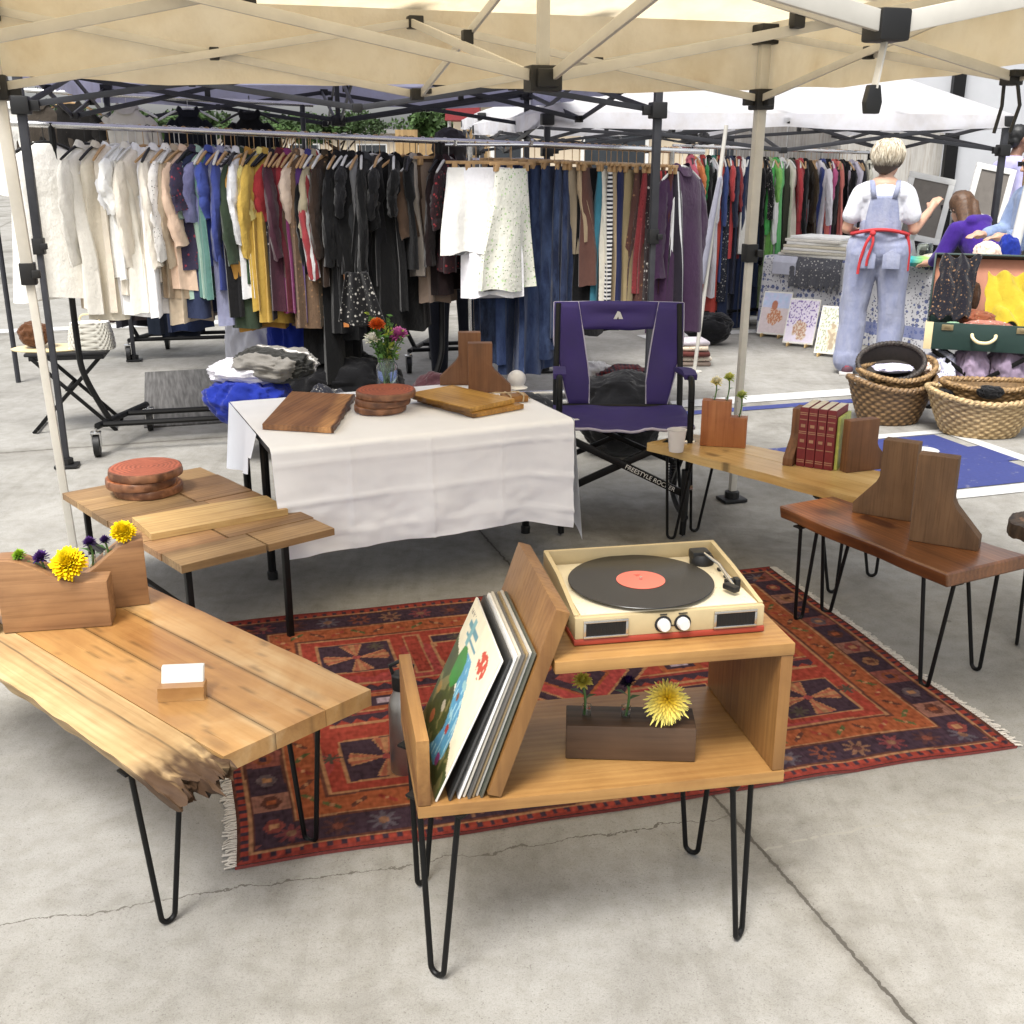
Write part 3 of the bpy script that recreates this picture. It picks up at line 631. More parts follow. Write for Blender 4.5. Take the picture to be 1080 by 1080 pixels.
def garment(kind, L, w, rnd, hem=None, thick=.045, sleeve=None):
    """hanging garment as one draped mesh; local x is the hanger's line, y the front"""
    b = MB(); n = 30; ph = rnd.uniform(0, 6); nf = rnd.choice((5, 6, 7)); fold = rnd.uniform(.018, .036); hem = hem or w * 1.12
    tw = rnd.uniform(-.18, .18); sway = rnd.uniform(-.03, .03)
    if kind == 'bottom': prof = [(0, w * .96, .016), (.03, w, .02), (.10, w * 1.03, .028)]; top = -.115
    else: prof = [(0, .055, .03), (.018, .075, .034), (.05, w * .62, .036), (.085, w * .93, .036), (.12, w, .04), (.22, w * .96, .05)]; top = -.085
    z0 = prof[-1][0]
    for k in range(1, 15):
        q = k / 14; z = z0 + (L - z0) * q; prof.append((z, prof[2 if kind == 'bottom' else 5][1] * (1 - q) + hem * q, thick * (.9 + .5 * q)))
    rings = []
    for z, hw, ht in prof:
        f = min(1, max(0, (z - .08) / (L * .6))); ring = []
        for k in range(n):
            a = 2 * math.pi * k / n; r = 1 + (.0 if f == 0 else .05 * f * math.sin(3 * a + ph * 2))
            x = hw * math.copysign(abs(math.cos(a)) ** .75, math.cos(a)) * r; y = ht * math.copysign(abs(math.sin(a)) ** .8, math.sin(a))
            y += fold * f * math.sin(x / max(hw, .01) * nf + ph + .6 * z) + .010 * f * math.sin(x * 40 + ph * 3)
            x += fold * .5 * f * math.cos(k * 1.7 + ph) + sway * f
            ca, sa = math.cos(tw * f), math.sin(tw * f)
            zz = top - z + (.012 * math.sin(x * 22 + ph) if z > L * .93 else 0) - (.012 if (kind != 'bottom' and z < .02 and math.sin(a) < 0) else 0)
            ring.append((x * ca - y * sa, x * sa + y * ca, zz))
        rings.append(ring)
    b.loft(rings, cap=True)
    if sleeve:
        for s in (-1, 1):
            ln = sleeve * rnd.uniform(.92, 1.06); fx = rnd.uniform(-.05, .02); fy = rnd.uniform(-.04, .03); kk = rnd.uniform(5, 9); pts = []; rs = []; m = 15
            for k in range(m):
                q = k / (m - 1); el = .02 * math.sin(q * math.pi) * rnd.uniform(.4, 1.2)
                pts.append((s * (w * .84 + .05 * math.sin(min(1, q * 1.8) * 1.6) + fx * q + el), fy * q - .004 + .005 * math.sin(q * kk + ph), top - .085 - ln * q)); rs.append((.058 - .010 * q) * (1 + .035 * math.sin(q * 26 + ph) + .03 * math.sin(q * 47)) * (.62 if k == 0 else .86 if k == 1 else 1))
            vs = b.tube(pts, rs, 14)
            for i, v in enumerate(vs):
                k, j = divmod(i, 14); v.co.y = pts[k][1] + (v.co.y - pts[k][1]) * .5 + .006 * math.sin(j * 2.1 + k * .9 + ph); v.co.z += .008 * math.sin(j * 1.3 + ph) * (k / m)
    return b
GAR = []
def hang(p0, p1, s, kind, L, w, col, label, cat, yaw=62, mat='cl', sleeve=None, hem=None, name=None, hk=None, drop=0, z=None, thick=.045, group=None):
    if cat == 'dress' and 'sleeve' not in label: sleeve = None
    p = p0.lerp(p1, s) if p1 is not None else Vector(p0)
    rnd = random.Random(len(GAR) * 31 + 5); ang = math.atan2((p1 - p0).y, (p1 - p0).x) if p1 is not None else 0
    o = garment(kind, L, w, rnd, hem, thick, sleeve).build(name or cat.replace(' ', '_'), M[mat], None, smooth=60, loc=(p.x, p.y, p.z - drop), rz=ang + R(yaw + rnd.uniform(-13, 11)))
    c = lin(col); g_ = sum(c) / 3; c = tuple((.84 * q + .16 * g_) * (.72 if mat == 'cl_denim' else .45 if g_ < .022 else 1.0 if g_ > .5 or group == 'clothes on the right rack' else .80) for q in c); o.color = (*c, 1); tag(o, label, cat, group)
    hk = hk or ('clip' if kind == 'bottom' else rnd.choice(('wood', 'white', 'white', 'wood', 'black')))
    h = hanger_mesh(hk).build('hanger', M['hang_wood'] if hk in ('clip', 'wood') else M['hang_white'] if hk == 'white' else M['black_plastic'], o)
    if kind != 'bottom' and cat in ('shirt', 'blouse', 'jacket', 'coat', 'cardigan', 'tunic', 'dress', 'top'):
        b = MB(); b.loft([[((.052 + .016 * f) * math.cos(a) * 1.25, (.034 + .014 * f) * math.sin(a), -.078 - .030 * f + .012 * math.cos(2 * a) - (.02 if math.sin(a) < -.8 else 0)) for a in [2 * math.pi * k / 18 for k in range(18)]] for f in (0, .35, .8, 1.15)], cap=False)
        q = b.build('collar', M[mat], o, smooth=60); q.color = (c[0] * .85, c[1] * .85, c[2] * .85, 1)
    GAR.append(o); return o
def pos(px, p0, p1):
    """share of the way along a bar at which a photo column falls"""
    u = (px - 540) / 1165; d = p1 - p0; k = _c; e = CAM_H
    # x - u*zc = 0 with zc = y*c - (z-H)*s
    f = lambda p: p.x - u * (p.y * _c - (p.z - CAM_H) * _s)
    a, b = f(p0), f(p1); return a / (a - b)
# px, kind, length, half width, colour, yaw, material, sleeve, hem, label, category
A_ROW = [
 (44, 'top', .80, .21, '#f1eee6', 24, 'cl', None, .29, 'long ivory gown hanging at the left end of the rack behind the cream pole', 'gown'),
 (88, 'top', .86, .19, '#e9e4d8', 58, 'cl', .5, .2, 'cream long coat just right of the dark grey canopy pole', 'coat'),
 (104, 'top', .90, .19, '#d9cfba', 66, 'cl', None, .2, 'beige dress between the cream long coat and white short-sleeved shirt', 'dress'),
 (120, 'top', .62, .22, '#f4f4f4', 34, 'cl', .22, .2, 'plain white short-sleeved shirt, left of the embroidered tunic', 'shirt'),
 (134, 'top', .86, .19, '#e8e3d6', 60, 'cl', .45, .22, 'off-white long blouse dress behind the plain white shirt', 'dress'),
 (150, 'top', .88, .22, '#f6f6f8', 28, 'cl', .24, .23, 'bright white tunic with embroidered flowers down the front', 'tunic'),
 (166, 'top', .88, .19, '#f0eff0', 58, 'cl', .52, .2, 'white shirt dress just right of the embroidered tunic', 'dress'),
 (178, 'top', .70, .19, '#f0ece6', 62, 'cl_floral_white', .5, .2, 'ivory blouse with long sleeve beside a brown hanger', 'blouse'),
 (188, 'top', .92, .18, '#cbb699', 64, 'cl', .5, .19, 'tan linen jacket at the end of the white clothes', 'jacket'),
 (197, 'top', .74, .19, '#e0bfa3', 60, 'cl', .42, .19, 'peach thin blouse between tan jacket and dark floral shirt', 'blouse'),
 (208, 'top', .62, .19, '#3c3550', 56, 'cl_floral_red', .25, .19, 'dark blue floral shirt with red hem', 'shirt'),
 (214, 'top', .78, .19, '#a9cbb9', 52, 'cl', .28, .19, 'mint green shirt beside the dark floral shirt', 'shirt'),
 (222, 'top', .60, .18, '#3d55b5', 64, 'cl', .25, .18, 'royal blue shirt between mint green and lavender shirts', 'shirt'),
 (228, 'top', .66, .21, '#8a8bc0', 42, 'cl', .30, .2, 'lavender blue short-sleeved shirt', 'shirt'),
 (236, 'top', .92, .18, '#9fa3c8', 66, 'cl', None, .18, 'pale lilac shift dress just right of the lavender blue shirt', 'dress'),
 (243, 'top', .86, .19, '#cfcdd2', 58, 'cl_plaid', .25, .2, 'black and white gingham dress', 'dress'),
 (250, 'top', .78, .18, '#dcdde0', 66, 'cl', .4, .18, 'pale grey shirt between gingham dress and dark green coat', 'shirt'),
 (258, 'top', .94, .19, '#3a4a37', 55, 'cl', .55, .2, 'dark green long coat', 'coat'),
 (267, 'top', .96, .205, '#c79026', 48, 'cl', .62, .2, 'mustard yellow long-sleeved dress', 'dress'),
 (280, 'top', .52, .19, '#e8d87a', 52, 'cl', .26, .19, 'pale yellow blouse just right of the mustard dress', 'blouse'),
 (284, 'top', .92, .18, '#c9a12e', 62, 'cl', None, .19, 'golden yellow skirt dress hanging below the pale yellow blouse', 'dress'),
 (290, 'top', .90, .18, '#2b2630', 62, 'cl_floral_white', .4, .19, 'black dress with pale specks beside the red shirt', 'dress'),
 (297, 'top', .84, .19, '#6c1e2e', 62, 'cl', .45, .19, 'maroon dress half hidden behind the red shirt', 'dress'),
 (305, 'top', .60, .20, '#c22a33', 48, 'cl', .28, .19, 'bright red shirt on the left rack', 'shirt'),
 (307, 'top', .86, .17, '#8e2a72', 60, 'cl', None, .18, 'magenta satin dress under the bright red shirt', 'dress'),
 (315, 'top', .94, .18, '#7b6047', 60, 'cl_floral_tan', .45, .19, 'brown printed dress beside the magenta dress', 'dress'),
 (322, 'top', .52, .19, '#d9c2ae', 56, 'cl', .26, .18, 'dusty cream blouse above the violet dress', 'blouse'),
 (327, 'top', .90, .17, '#3f3a8c', 62, 'cl', None, .18, 'violet blue long dress', 'dress'),
 (334, 'top', .78, .17, '#b6a98a', 66, 'cl', .4, .17, 'khaki thin shirt beside the red and white track jacket', 'shirt'),
 (337, 'top', .84, .17, '#a8323a', 60, 'cl_vwhite', .55, .17, 'red track jacket with white stripe down its sleeve', 'jacket'),
 (346, 'top', .94, .18, '#4a3d2a', 62, 'cl_floral_tan', .5, .18, 'brown leopard print dress at the start of the black clothes', 'dress'),
 (343, 'top', 1.15, .20, '#19191c', 44, 'cl', .55, .21, 'black long coat, leftmost of the black clothes', 'coat'),
 (350, 'top', 1.25, .19, '#121214', 50, 'cl', None, .22, 'black floor-length dress, longest of the black clothes', 'dress'),
 (358, 'top', .96, .19, '#1d1d20', 58, 'cl', .5, .2, 'black jacket with brown hanger showing above it', 'jacket'),
 (366, 'top', .98, .19, '#222225', 56, 'cl', .45, .2, 'plain black dress in the middle of the black clothes, left of the charcoal cardigan', 'dress'),
 (374, 'top', .82, .19, '#232326', 58, 'cl', .5, .19, 'charcoal cardigan with gold striped cuff', 'cardigan'),
 (379, 'top', .88, .19, '#8b8c90', 66, 'cl', None, .18, 'thin grey lined vest edge between black garments', 'vest'),
 (385, 'top', 1.0, .20, '#17171a', 56, 'cl', .55, .2, 'black coat directly left of the dark grey tweed coat', 'coat'),
 (392, 'top', .90, .205, '#47494d', 40, 'cl', .58, .21, 'dark grey tweed coat with long sleeves', 'coat'),
 (410, 'top', .88, .19, '#1a1b1d', 58, 'cl', .30, .2, 'black short-sleeved dress directly right of the grey tweed coat', 'dress'),
 (425, 'top', .98, .20, '#111113', 40, 'cl', None, .24, 'wide black pleated dress at the right end of the black clothes', 'dress'),
]
for r in A_ROW:
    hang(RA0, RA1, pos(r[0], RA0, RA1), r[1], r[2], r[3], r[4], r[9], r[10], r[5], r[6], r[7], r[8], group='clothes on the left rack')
# red and blue stitched flowers on the tunic, scarf and cuff details come as their own pieces
hang(RA0, RA1, pos(449, RA0, RA1), 'top', .42, .19, '#5d4736', 'brown suede jacket hanging left of the white tops', 'jacket', 40, 'cl', .36, .19)
hang(RA0, RA1, pos(458, RA0, RA1), 'bottom', .78, .12, '#8c7868', 'taupe trousers hanging below the brown suede jacket', 'trousers', 40, 'cl')
hang(RA0, RA1, pos(438, RA0, RA1), 'top', .66, .15, '#b9aea3', 'pale grey lace top peeking out beside the brown suede jacket', 'top', 66, 'cl', None, .15)
hang(RA0, RA1, pos(473, RA0, RA1), 'top', .62, .18, '#3a2329', 'dark patterned blouse between brown jacket and white tops', 'blouse', 56, 'cl_floral_red', .3, .19)
hang(RA0, RA1, pos(466, RA0, RA1), 'top', .75, .15, '#2a1719', 'dark red and black cardigan hanging left of the white tops', 'cardigan', 62, 'cl', .5, .15)
B_ROW = [
 (494, 'bottom', .46, .165, '#f4f3ee', 4, 'cl', None, .185, 'ruffled white cotton top with lace hem at the front of the jeans rack', 'top'),
 (507, 'bottom', .70, .15, '#f0f0f6', 5, 'cl', None, .165, 'plain white skirt hanging behind the ruffled white top', 'skirt'),
 (530, 'bottom', .66, .13, '#dcdccf', 40, 'cl_green', None, .19, 'white skirt with green print and red band', 'skirt'),
 (522, 'bottom', 1.12, .13, '#1d2438', 52, 'cl_denim', None, .17, 'dark indigo jeans hanging behind the white skirts', 'jeans'),
 (538, 'bottom', 1.12, .15, '#2c4070', 46, 'cl_denim', None, .15, 'mid blue jeans, leftmost of the row right of the white skirts', 'jeans'),
 (552, 'bottom', 1.18, .16, '#253862', 44, 'cl_denim', None, .20, 'flared blue jeans, second from left in the denim row', 'jeans'),
 (564, 'bottom', 1.20, .16, '#223560', 42, 'cl_denim', None, .22, 'widest flared blue jeans in the denim row', 'jeans'),
 (576, 'bottom', 1.10, .14, '#1f2f55', 50, 'cl_denim', None, .17, 'blue jeans with pale seam right of the widest flared pair', 'jeans'),
 (585, 'bottom', 1.04, .14, '#243458', 54, 'cl_denim', None, .16, 'navy jeans near the right of the denim row', 'jeans'),
 (595, 'bottom', .98, .14, '#1c2745', 54, 'cl_denim', None, .15, 'dark navy jeans, second from right in the denim row', 'jeans'),
 (604, 'bottom', .94, .13, '#262f50', 58, 'cl_denim', None, .14, 'faded navy jeans, rightmost of the denim row', 'jeans'),
 (612, 'bottom', .48, .13, '#a8977c', 56, 'cl', None, .12, 'khaki shorts beside the rightmost jeans', 'shorts'),
 (618, 'bottom', .42, .12, '#c3a983', 56, 'cl', None, .11, 'tan corduroy shorts left of the brown skirt', 'shorts'),
 (626, 'bottom', .66, .13, '#6a463c', 52, 'cl', None, .13, 'reddish brown skirt on the jeans rack', 'skirt'),
 (634, 'bottom', .96, .16, '#18181b', 46, 'cl', None, .17, 'wide black trousers on the jeans rack', 'trousers'),
 (643, 'bottom', .82, .13, '#2d7f96', 62, 'cl', None, .13, 'teal skirt edge right of the black trousers', 'skirt'),
 (648, 'bottom', .80, .13, '#d8d3c4', 58, 'cl', None, .13, 'cream trousers right of the teal skirt', 'trousers'),
 (655, 'bottom', .82, .13, '#d9d9d9', 56, 'cl_stripe', None, .14, 'black and white striped skirt', 'skirt'),
 (661, 'bottom', .80, .13, '#b39d7a', 58, 'cl', None, .13, 'sand coloured trousers beside the striped skirt', 'trousers'),
 (668, 'bottom', .82, .14, '#232a55', 54, 'cl', None, .15, 'navy skirt left of the khaki trousers', 'skirt'),
 (677, 'bottom', .80, .13, '#a89468', 46, 'cl', None, .15, 'khaki cargo trousers left of the dark grey pole', 'trousers'),
 (686, 'bottom', .76, .13, '#5e3b34', 56, 'cl_floral_tan', None, .14, 'brown printed skirt behind the dark grey pole', 'skirt'),
 (691, 'bottom', .70, .13, '#9c2f35', 56, 'cl_floral_red', None, .14, 'red printed skirt left of the dark grey pole', 'skirt'),
 (700, 'bottom', .78, .13, '#33272a', 54, 'cl_floral_white', None, .14, 'black floral skirt right of the dark grey pole', 'skirt'),
 (707, 'bottom', .72, .13, '#8c1f52', 56, 'cl', None, .13, 'magenta skirt right of the dark grey pole', 'skirt'),
 (713, 'bottom', .78, .13, '#43252a', 52, 'cl_vstripe', None, .14, 'dark skirt with red stripes left of the purple coat', 'skirt'),
 (720, 'bottom', .74, .13, '#5e2f2a', 54, 'cl_vstripe', None, .14, 'rust striped skirt against the purple coat', 'skirt'),
 (726, 'bottom', .78, .13, '#2a2430', 50, 'cl_vwhite', None, .15, 'dark striped skirt touching the purple coat', 'skirt'),
]
for r in B_ROW:
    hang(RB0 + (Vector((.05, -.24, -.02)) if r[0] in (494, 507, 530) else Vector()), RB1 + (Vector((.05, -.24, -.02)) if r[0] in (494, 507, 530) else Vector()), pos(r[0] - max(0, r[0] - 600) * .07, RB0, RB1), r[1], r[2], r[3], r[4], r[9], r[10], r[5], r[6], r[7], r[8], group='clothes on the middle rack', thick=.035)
hang(RB0, RB1, pos(720, RB0, RB1), 'top', .98, .20, '#47294c', 'long dark purple coat at the right end of the jeans rack', 'coat', 42, 'cl', .58, .22)
C_ROW = [
 (729, 'top', .70, .19, '#c9546a', 56, 'cl', .3, .19, 'pink and orange blouse at the left end of the right rack', 'blouse'),
 (738, 'top', .52, .20, '#dfe0ea', 46, 'cl', .26, .2, 'white short-sleeved tee beside the pink blouse', 't-shirt'),
 (741, 'top', .86, .18, '#b8342f', 58, 'cl', None, .18, 'red dress below the white tee', 'dress'),
 (748, 'top', .80, .18, '#252527', 58, 'cl', .4, .18, 'black shirt left of the teal green shirt', 'shirt'),
 (754, 'top', .70, .19, '#177a6b', 50, 'cl', .5, .18, 'teal green shirt on the right rack', 'shirt'),
 (760, 'top', .98, .17, '#c6402f', 60, 'cl', None, .17, 'orange-red dress right of the teal green shirt', 'dress'),
 (766, 'top', .90, .18, '#2b2f3b', 58, 'cl_floral_white', .45, .18, 'dark navy dotted dress beside the leaning white pole', 'dress'),
 (773, 'top', 1.05, .19, '#27324f', 52, 'cl', .45, .19, 'navy long dress left of the cream canopy pole', 'dress'),
 (780, 'top', .62, .18, '#8e2a2f', 60, 'cl', .3, .17, 'dark red shirt just left of the cream canopy pole', 'shirt'),
 (791, 'top', 1.22, .20, '#1f2c4d', 44, 'cl', .5, .21, 'long navy coat right of the cream canopy pole', 'coat'),
 (800, 'top', 1.2, .19, '#24304e', 52, 'cl', None, .2, 'navy floor-length dress next to the long navy coat', 'dress'),
 (808, 'top', .80, .18, '#1e1e21', 56, 'cl_floral_white', .4, .18, 'black top with white mark left of the green dress', 'top'),
 (813, 'top', 1.16, .17, '#a9bd8e', 50, 'cl_green', .3, .17, 'long pale green floral dress', 'dress'),
 (819, 'top', .55, .19, '#3fae4a', 52, 'cl', .5, .18, 'bright green blouse beside the pale green floral dress', 'blouse'),
 (827, 'top', .86, .20, '#e2e2df', 48, 'cl', .55, .2, 'white long-sleeved tunic right of the bright green blouse', 'tunic'),
 (836, 'top', .90, .19, '#45463a', 48, 'cl', None, .21, 'dark olive dress right of the white tunic', 'dress'),
 (845, 'top', .52, .19, '#bb3038', 56, 'cl', .4, .18, 'red blouse behind the dark olive dress', 'blouse'),
 (850, 'top', .88, .20, '#222226', 46, 'cl', .5, .2, 'black long-sleeved dress right of the dark olive dress', 'dress'),
 (862, 'bottom', .86, .13, '#dcd8e0', 52, 'cl', None, .13, 'white trousers in the right rack', 'trousers'),
 (868, 'top', .86, .18, '#3a4a8c', 58, 'cl', .4, .18, 'cobalt blue dress right of the white trousers', 'dress'),
 (874, 'top', .90, .18, '#26222b', 56, 'cl', .4, .18, 'black dress just left of the coral blouse', 'dress'),
 (881, 'top', .80, .20, '#d8655a', 44, 'cl', .48, .19, 'coral pink blouse between two black garments', 'blouse'),
 (889, 'top', .95, .20, '#2c2c2e', 48, 'cl', .5, .2, 'black knitted cardigan right of the coral blouse', 'cardigan'),
 (899, 'top', .82, .19, '#b7b2c4', 54, 'cl', .3, .19, 'lavender grey dress left of the standing woman', 'dress'),
 (908, 'top', .80, .19, '#33303a', 54, 'cl', .3, .19, 'dark dress behind the standing woman', 'dress'),
 (917, 'top', .80, .19, '#d9d4c0', 50, 'cl', .3, .19, 'cream blouse hidden partly by the standing woman', 'blouse'),
]
for r in C_ROW:
    hang(RC0, RC1, pos(r[0], RC0, RC1), r[1], r[2] * (1.45 if 733 < r[0] < 792 else 1.2), r[3] * 1.12, r[4], r[9], r[10], r[5], r[6], r[7] and r[7] * 1.2, r[8], group='clothes on the right rack')
D_ROW = [(70, .80, '#c9bca6', 'cream lined dress on the low rack behind'), (96, .95, '#b9a58a', 'beige skirt on the low rack behind'), (128, 1.1, '#2b2a33', 'dark dress low behind the white tunic'), (150, 1.05, '#3d3232', 'brown-black dress low behind the cream clothes'),
         (176, 1.2, '#1d2536', 'dark navy trousers on the low rack behind'), (190, 1.15, '#26355c', 'blue jeans on the low rack behind'), (204, 1.0, '#7d9b3b', 'lime green dress on the low rack behind'), (222, .75, '#d9a93c', 'yellow print top on the low rack behind'),
         (112, 1.05, '#4a3a36', 'dark brown coat on the low rack behind'), (164, 1.15, '#222c3c', 'charcoal blue coat on the low rack behind')]
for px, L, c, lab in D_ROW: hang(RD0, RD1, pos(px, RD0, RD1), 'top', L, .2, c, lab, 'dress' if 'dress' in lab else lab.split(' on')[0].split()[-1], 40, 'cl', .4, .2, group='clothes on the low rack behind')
for px, L, c, lab in ((455, .85, '#7a6c60', 'taupe dress on the rack behind the gap'), (478, .9, '#5b1f24', 'dark red dress on the rack behind the gap'), (520, .9, '#3a3238', 'dark blouse on the rack behind the white tops'), (555, .7, '#a98d6b', 'tan jacket on the rack behind the jeans')):
    hang(RE0, RE1, pos(px, RE0, RE1), 'top', L, .19, c, lab, lab.split(' on')[0].split()[-1], 50, 'cl', .4, .19, group='clothes on the rack behind the gap')
# tops hung high on the dark canopy frame and a second high rail behind
RF0, RF1 = Vector((-3.62, 8.0, 2.02)), Vector((-1.5, 8.4, 1.93))
hr = z_rack('high_rail', 'tall rail behind the left rack with a cream cardigan and dark tops', RF0, RF1, base=False)
for e in (RF0, RF1):
    b = MB(); q = Vector(((e - RF0).length, 0, 0)); b.tube([(q.x, 0, 0), (q.x, 0, e.z)], .018, 8); b.build('upright', M['grey_metal'], hr)
for px, c, lab, cat in ((8, '#e6e3da', 'white top hung high at the left edge behind the cream pole', 'top'), (38, '#4b4238', 'brown military jacket hung high behind the left poles', 'jacket'), (72, '#26221f', 'dark brown coat hung high beside the dark grey pole', 'coat'), (132, '#c9c3b6', 'cream cardigan hung high above the white clothes', 'cardigan'),
                        (197, '#1e2330', 'navy top hung high above the green shirt', 'top'), (262, '#141416', 'black top hung high above the mustard dress', 'top')):
    hang(RF0, RF1, pos(px, RF0, RF1), 'top', .62, .15 if px < 150 else .11, c, lab, cat, 4, 'cl', .42, .16 if px < 150 else .12, drop=-.02 if px < 150 else -.02)
for px, z, r in ((727, 1.68, .10), (742, 1.63, .07)):
    p = on(px, 150, 11.2); b = MB(); b.lathe([(r * 1.5, 0), (r * 1.45, .012), (r * .8, .02), (r * .78, r * 1.0), (r * .5, r * 1.25), (.001, r * 1.3)], n=24); b.tube([(0, 0, -.5), (0, 0, .01)], .008, 6)
    b.lathe([(.09, -p.z + .02 + .0), (.09, -p.z + .04), (.02, -p.z + .05), (.01, -.48)], n=12)
    tag(b.build('hat', M['black_plastic'], None, loc=(p.x, p.y, p.z)), 'black brimmed hat on a stand above the right rack, ' + ('larger of the two' if r > .08 else 'smaller of the two'), 'hat')

# thin slices of cloth packed between the others
rr = random.Random(77)
for k, (px, c, nm) in enumerate(((112, '#e2d6c2', 'oatmeal'), (128, '#f2f2ee', 'chalk white'), (142, '#e6ddcc', 'vanilla'), (160, '#ddd4c4', 'ecru'), (183, '#b79f80', 'camel'), (203, '#2f3a5c', 'ink blue'), (217, '#5d8f86', 'sea green'), (232, '#37489a', 'cobalt'), (247, '#26262a', 'jet black'),
                                 (262, '#2f4a30', 'bottle green'), (274, '#e0b83a', 'saffron'), (288, '#4a2233', 'plum'), (302, '#9c2430', 'crimson'), (311, '#5e4a38', 'cocoa'), (325, '#5a2f7a', 'violet'), (341, '#3a2a20', 'chestnut'), (357, '#1c1c20', 'soot black'), (368, '#26262b', 'graphite'), (381, '#141417', 'raven black'), (400, '#202024', 'ash black'), (415, '#131316', 'coal black'), (432, '#1a1a1d', 'onyx'))):
    hang(RA0, RA1, pos(px, RA0, RA1), 'top', rr.uniform(.62, .94), rr.uniform(.17, .2), c, nm + ' garment squeezed between the others on the left rack', 'garment', 70, 'cl', rr.choice((None, .24, .5)), .19, group='clothes on the left rack', thick=.03)
for k, (px, c, nm) in enumerate(((733, '#e0803a', 'tangerine'), (745, '#2c8a4a', 'leaf green'), (751, '#d9d9dd', 'frost white'), (757, '#16161a', 'night black'), (763, '#3a4f8c', 'denim blue'), (770, '#c23a3a', 'cherry red'), (777, '#2a2f45', 'midnight'), (784, '#e3e0d6', 'bone'), (796, '#16243f', 'deep navy'), (804, '#1b1b20', 'pitch black'), (816, '#7cc255', 'apple green'),
                                 (823, '#5fbf6a', 'mint'), (832, '#d8d2c0', 'sand white'), (842, '#a33038', 'brick red'), (856, '#3d3020', 'bronze'), (866, '#e6e2ea', 'lilac white'), (878, '#c84f8a', 'hot pink'), (886, '#e0776a', 'salmon'), (894, '#20222a', 'slate'), (904, '#dcd6e6', 'pale lavender'))):
    hang(RC0, RC1, pos(px, RC0, RC1), 'top', rr.uniform(.85, 1.25) if px < 800 else rr.uniform(.7, 1.0), rr.uniform(.18, .22), c, nm + ' garment squeezed between the others on the right rack', 'garment', 66, 'cl', rr.choice((None, .28, .5)), .2, group='clothes on the right rack', thick=.03)
# ------------------------------------------------------------------ foreground furniture
def hairpin(parent, x, y, h, ang, out=.0, w=.10, r=.0062, rb=.017):
    """bent-rod leg: plate, two rods meeting in a rounded foot; leans outward by out"""
    d = Vector((math.cos(ang), math.sin(ang), 0)); o = Vector((math.cos(ang + math.pi / 2), math.sin(ang + math.pi / 2), 0)) if isinstance(out, (int, float)) else Vector((out[0], out[1], 0))
    if isinstance(out, (int, float)): o = o * out
    T = Vector((x, y, h)); F = Vector((x, y, 0)) + o
    pts = [T - d * w / 2, (T - d * w / 2).lerp(F - d * rb + Vector((0, 0, rb + r)), .97)]
    for k in range(0, 181, 20): pts.append(F - d * rb * math.cos(R(k)) + Vector((0, 0, rb + r - rb * math.sin(R(k)))))
    pts += [(T + d * w / 2).lerp(F + d * rb + Vector((0, 0, rb + r)), .97), T + d * w / 2]
    b = MB(); b.tube(pts, r, 10); b.bar(T - d * (w / 2 + .02) - Vector((0, 0, .004)), T + d * (w / 2 + .02) - Vector((0, 0, .004)), .035, .006, .002)
    return b.build('leg', M['black_metal'], parent)

def slab(b, x0, x1, y0f, y1f, z0, z1, nx=40, ny=8, tone=(1, 1, 1), edge=None, end=None, nz=3, seam=None):
    """solid board whose long edges follow functions of x; vertices carry a tone; end(x, y, z) may push the vertices about"""
    b.layer(); V = {}
    def put(i, j, k):
        if (i, j, k) in V: return V[(i, j, k)]
        x = x0 + (x1 - x0) * i / nx; a, c = y0f(x), y1f(x); y = a + (c - a) * j / ny; z = z0 + (z1 - z0) * k / nz
        col = tone(x, y, z) if callable(tone) else tone
        if edge:
            dy = edge(x, z, j, ny)
            y += dy
        p = Vector((x, y, z))
        if end:
            p, col = end(p, col, i / nx)
        v = b.bm.verts.new(p); v[b.cl] = (col[0], col[1], col[2], 1); V[(i, j, k)] = v; return v
    def face(*q):
        try: b.bm.faces.new([put(*t) for t in q])
        except ValueError: pass
    for i in range(nx):
        for j in range(ny): face((i, j, nz), (i + 1, j, nz), (i + 1, j + 1, nz), (i, j + 1, nz)); face((i, j, 0), (i, j + 1, 0), (i + 1, j + 1, 0), (i + 1, j, 0))
        for k in range(nz): face((i, 0, k), (i + 1, 0, k), (i + 1, 0, k + 1), (i, 0, k + 1)); face((i, ny, k), (i, ny, k + 1), (i + 1, ny, k + 1), (i + 1, ny, k))
    for j in range(ny):
        for k in range(nz): face((0, j, k), (0, j, k + 1), (0, j + 1, k + 1), (0, j + 1, k)); face((nx, j, k), (nx, j + 1, k), (nx, j + 1, k + 1), (nx, j, k + 1))
    return V
def cst(v): return lambda x: v
def nz(*p): return noise.noise(Vector(p))

# ---- record console
CO = at(441, 864, .40); CRZ = R(10.3); CW, CD = .735, .38
con = thing('record_console', 'honey-wood record console on black hairpin legs with a slanted record divider', 'console table', (CO.x, CO.y, 0), CRZ)
b = MB(); b.box((CW / 2, CD / 2, .4125), (CW, CD, .025), bev=.002); b.build('shelf', M['honey'], con)
b = MB(); b.box((.0125, CD / 2, .496), (.025, CD, .139), bev=.002); b.build('side_panel', M['honey_y'], con)
b = MB(); b.box((CW - .0135, CD / 2, .5525), (.025, CD - .004, .252), bev=.002); b.build('side_panel', M['honey_z'], con)
b = MB(); b.box(((.262 + CW) / 2, CD / 2, .6915), (CW - .262, CD, .025), bev=.002); b.build('top', M['honey'], con)
ta = math.atan2(.13, .372); Lh = math.hypot(.13, .372)
b = MB(); b.box((.135 + .065 + .012, CD / 2 + .002, .4255 + .186 + .006), (.028, CD - .002, Lh), RY(ta), bev=.002); b.build('divider', M['honey_z'], con)
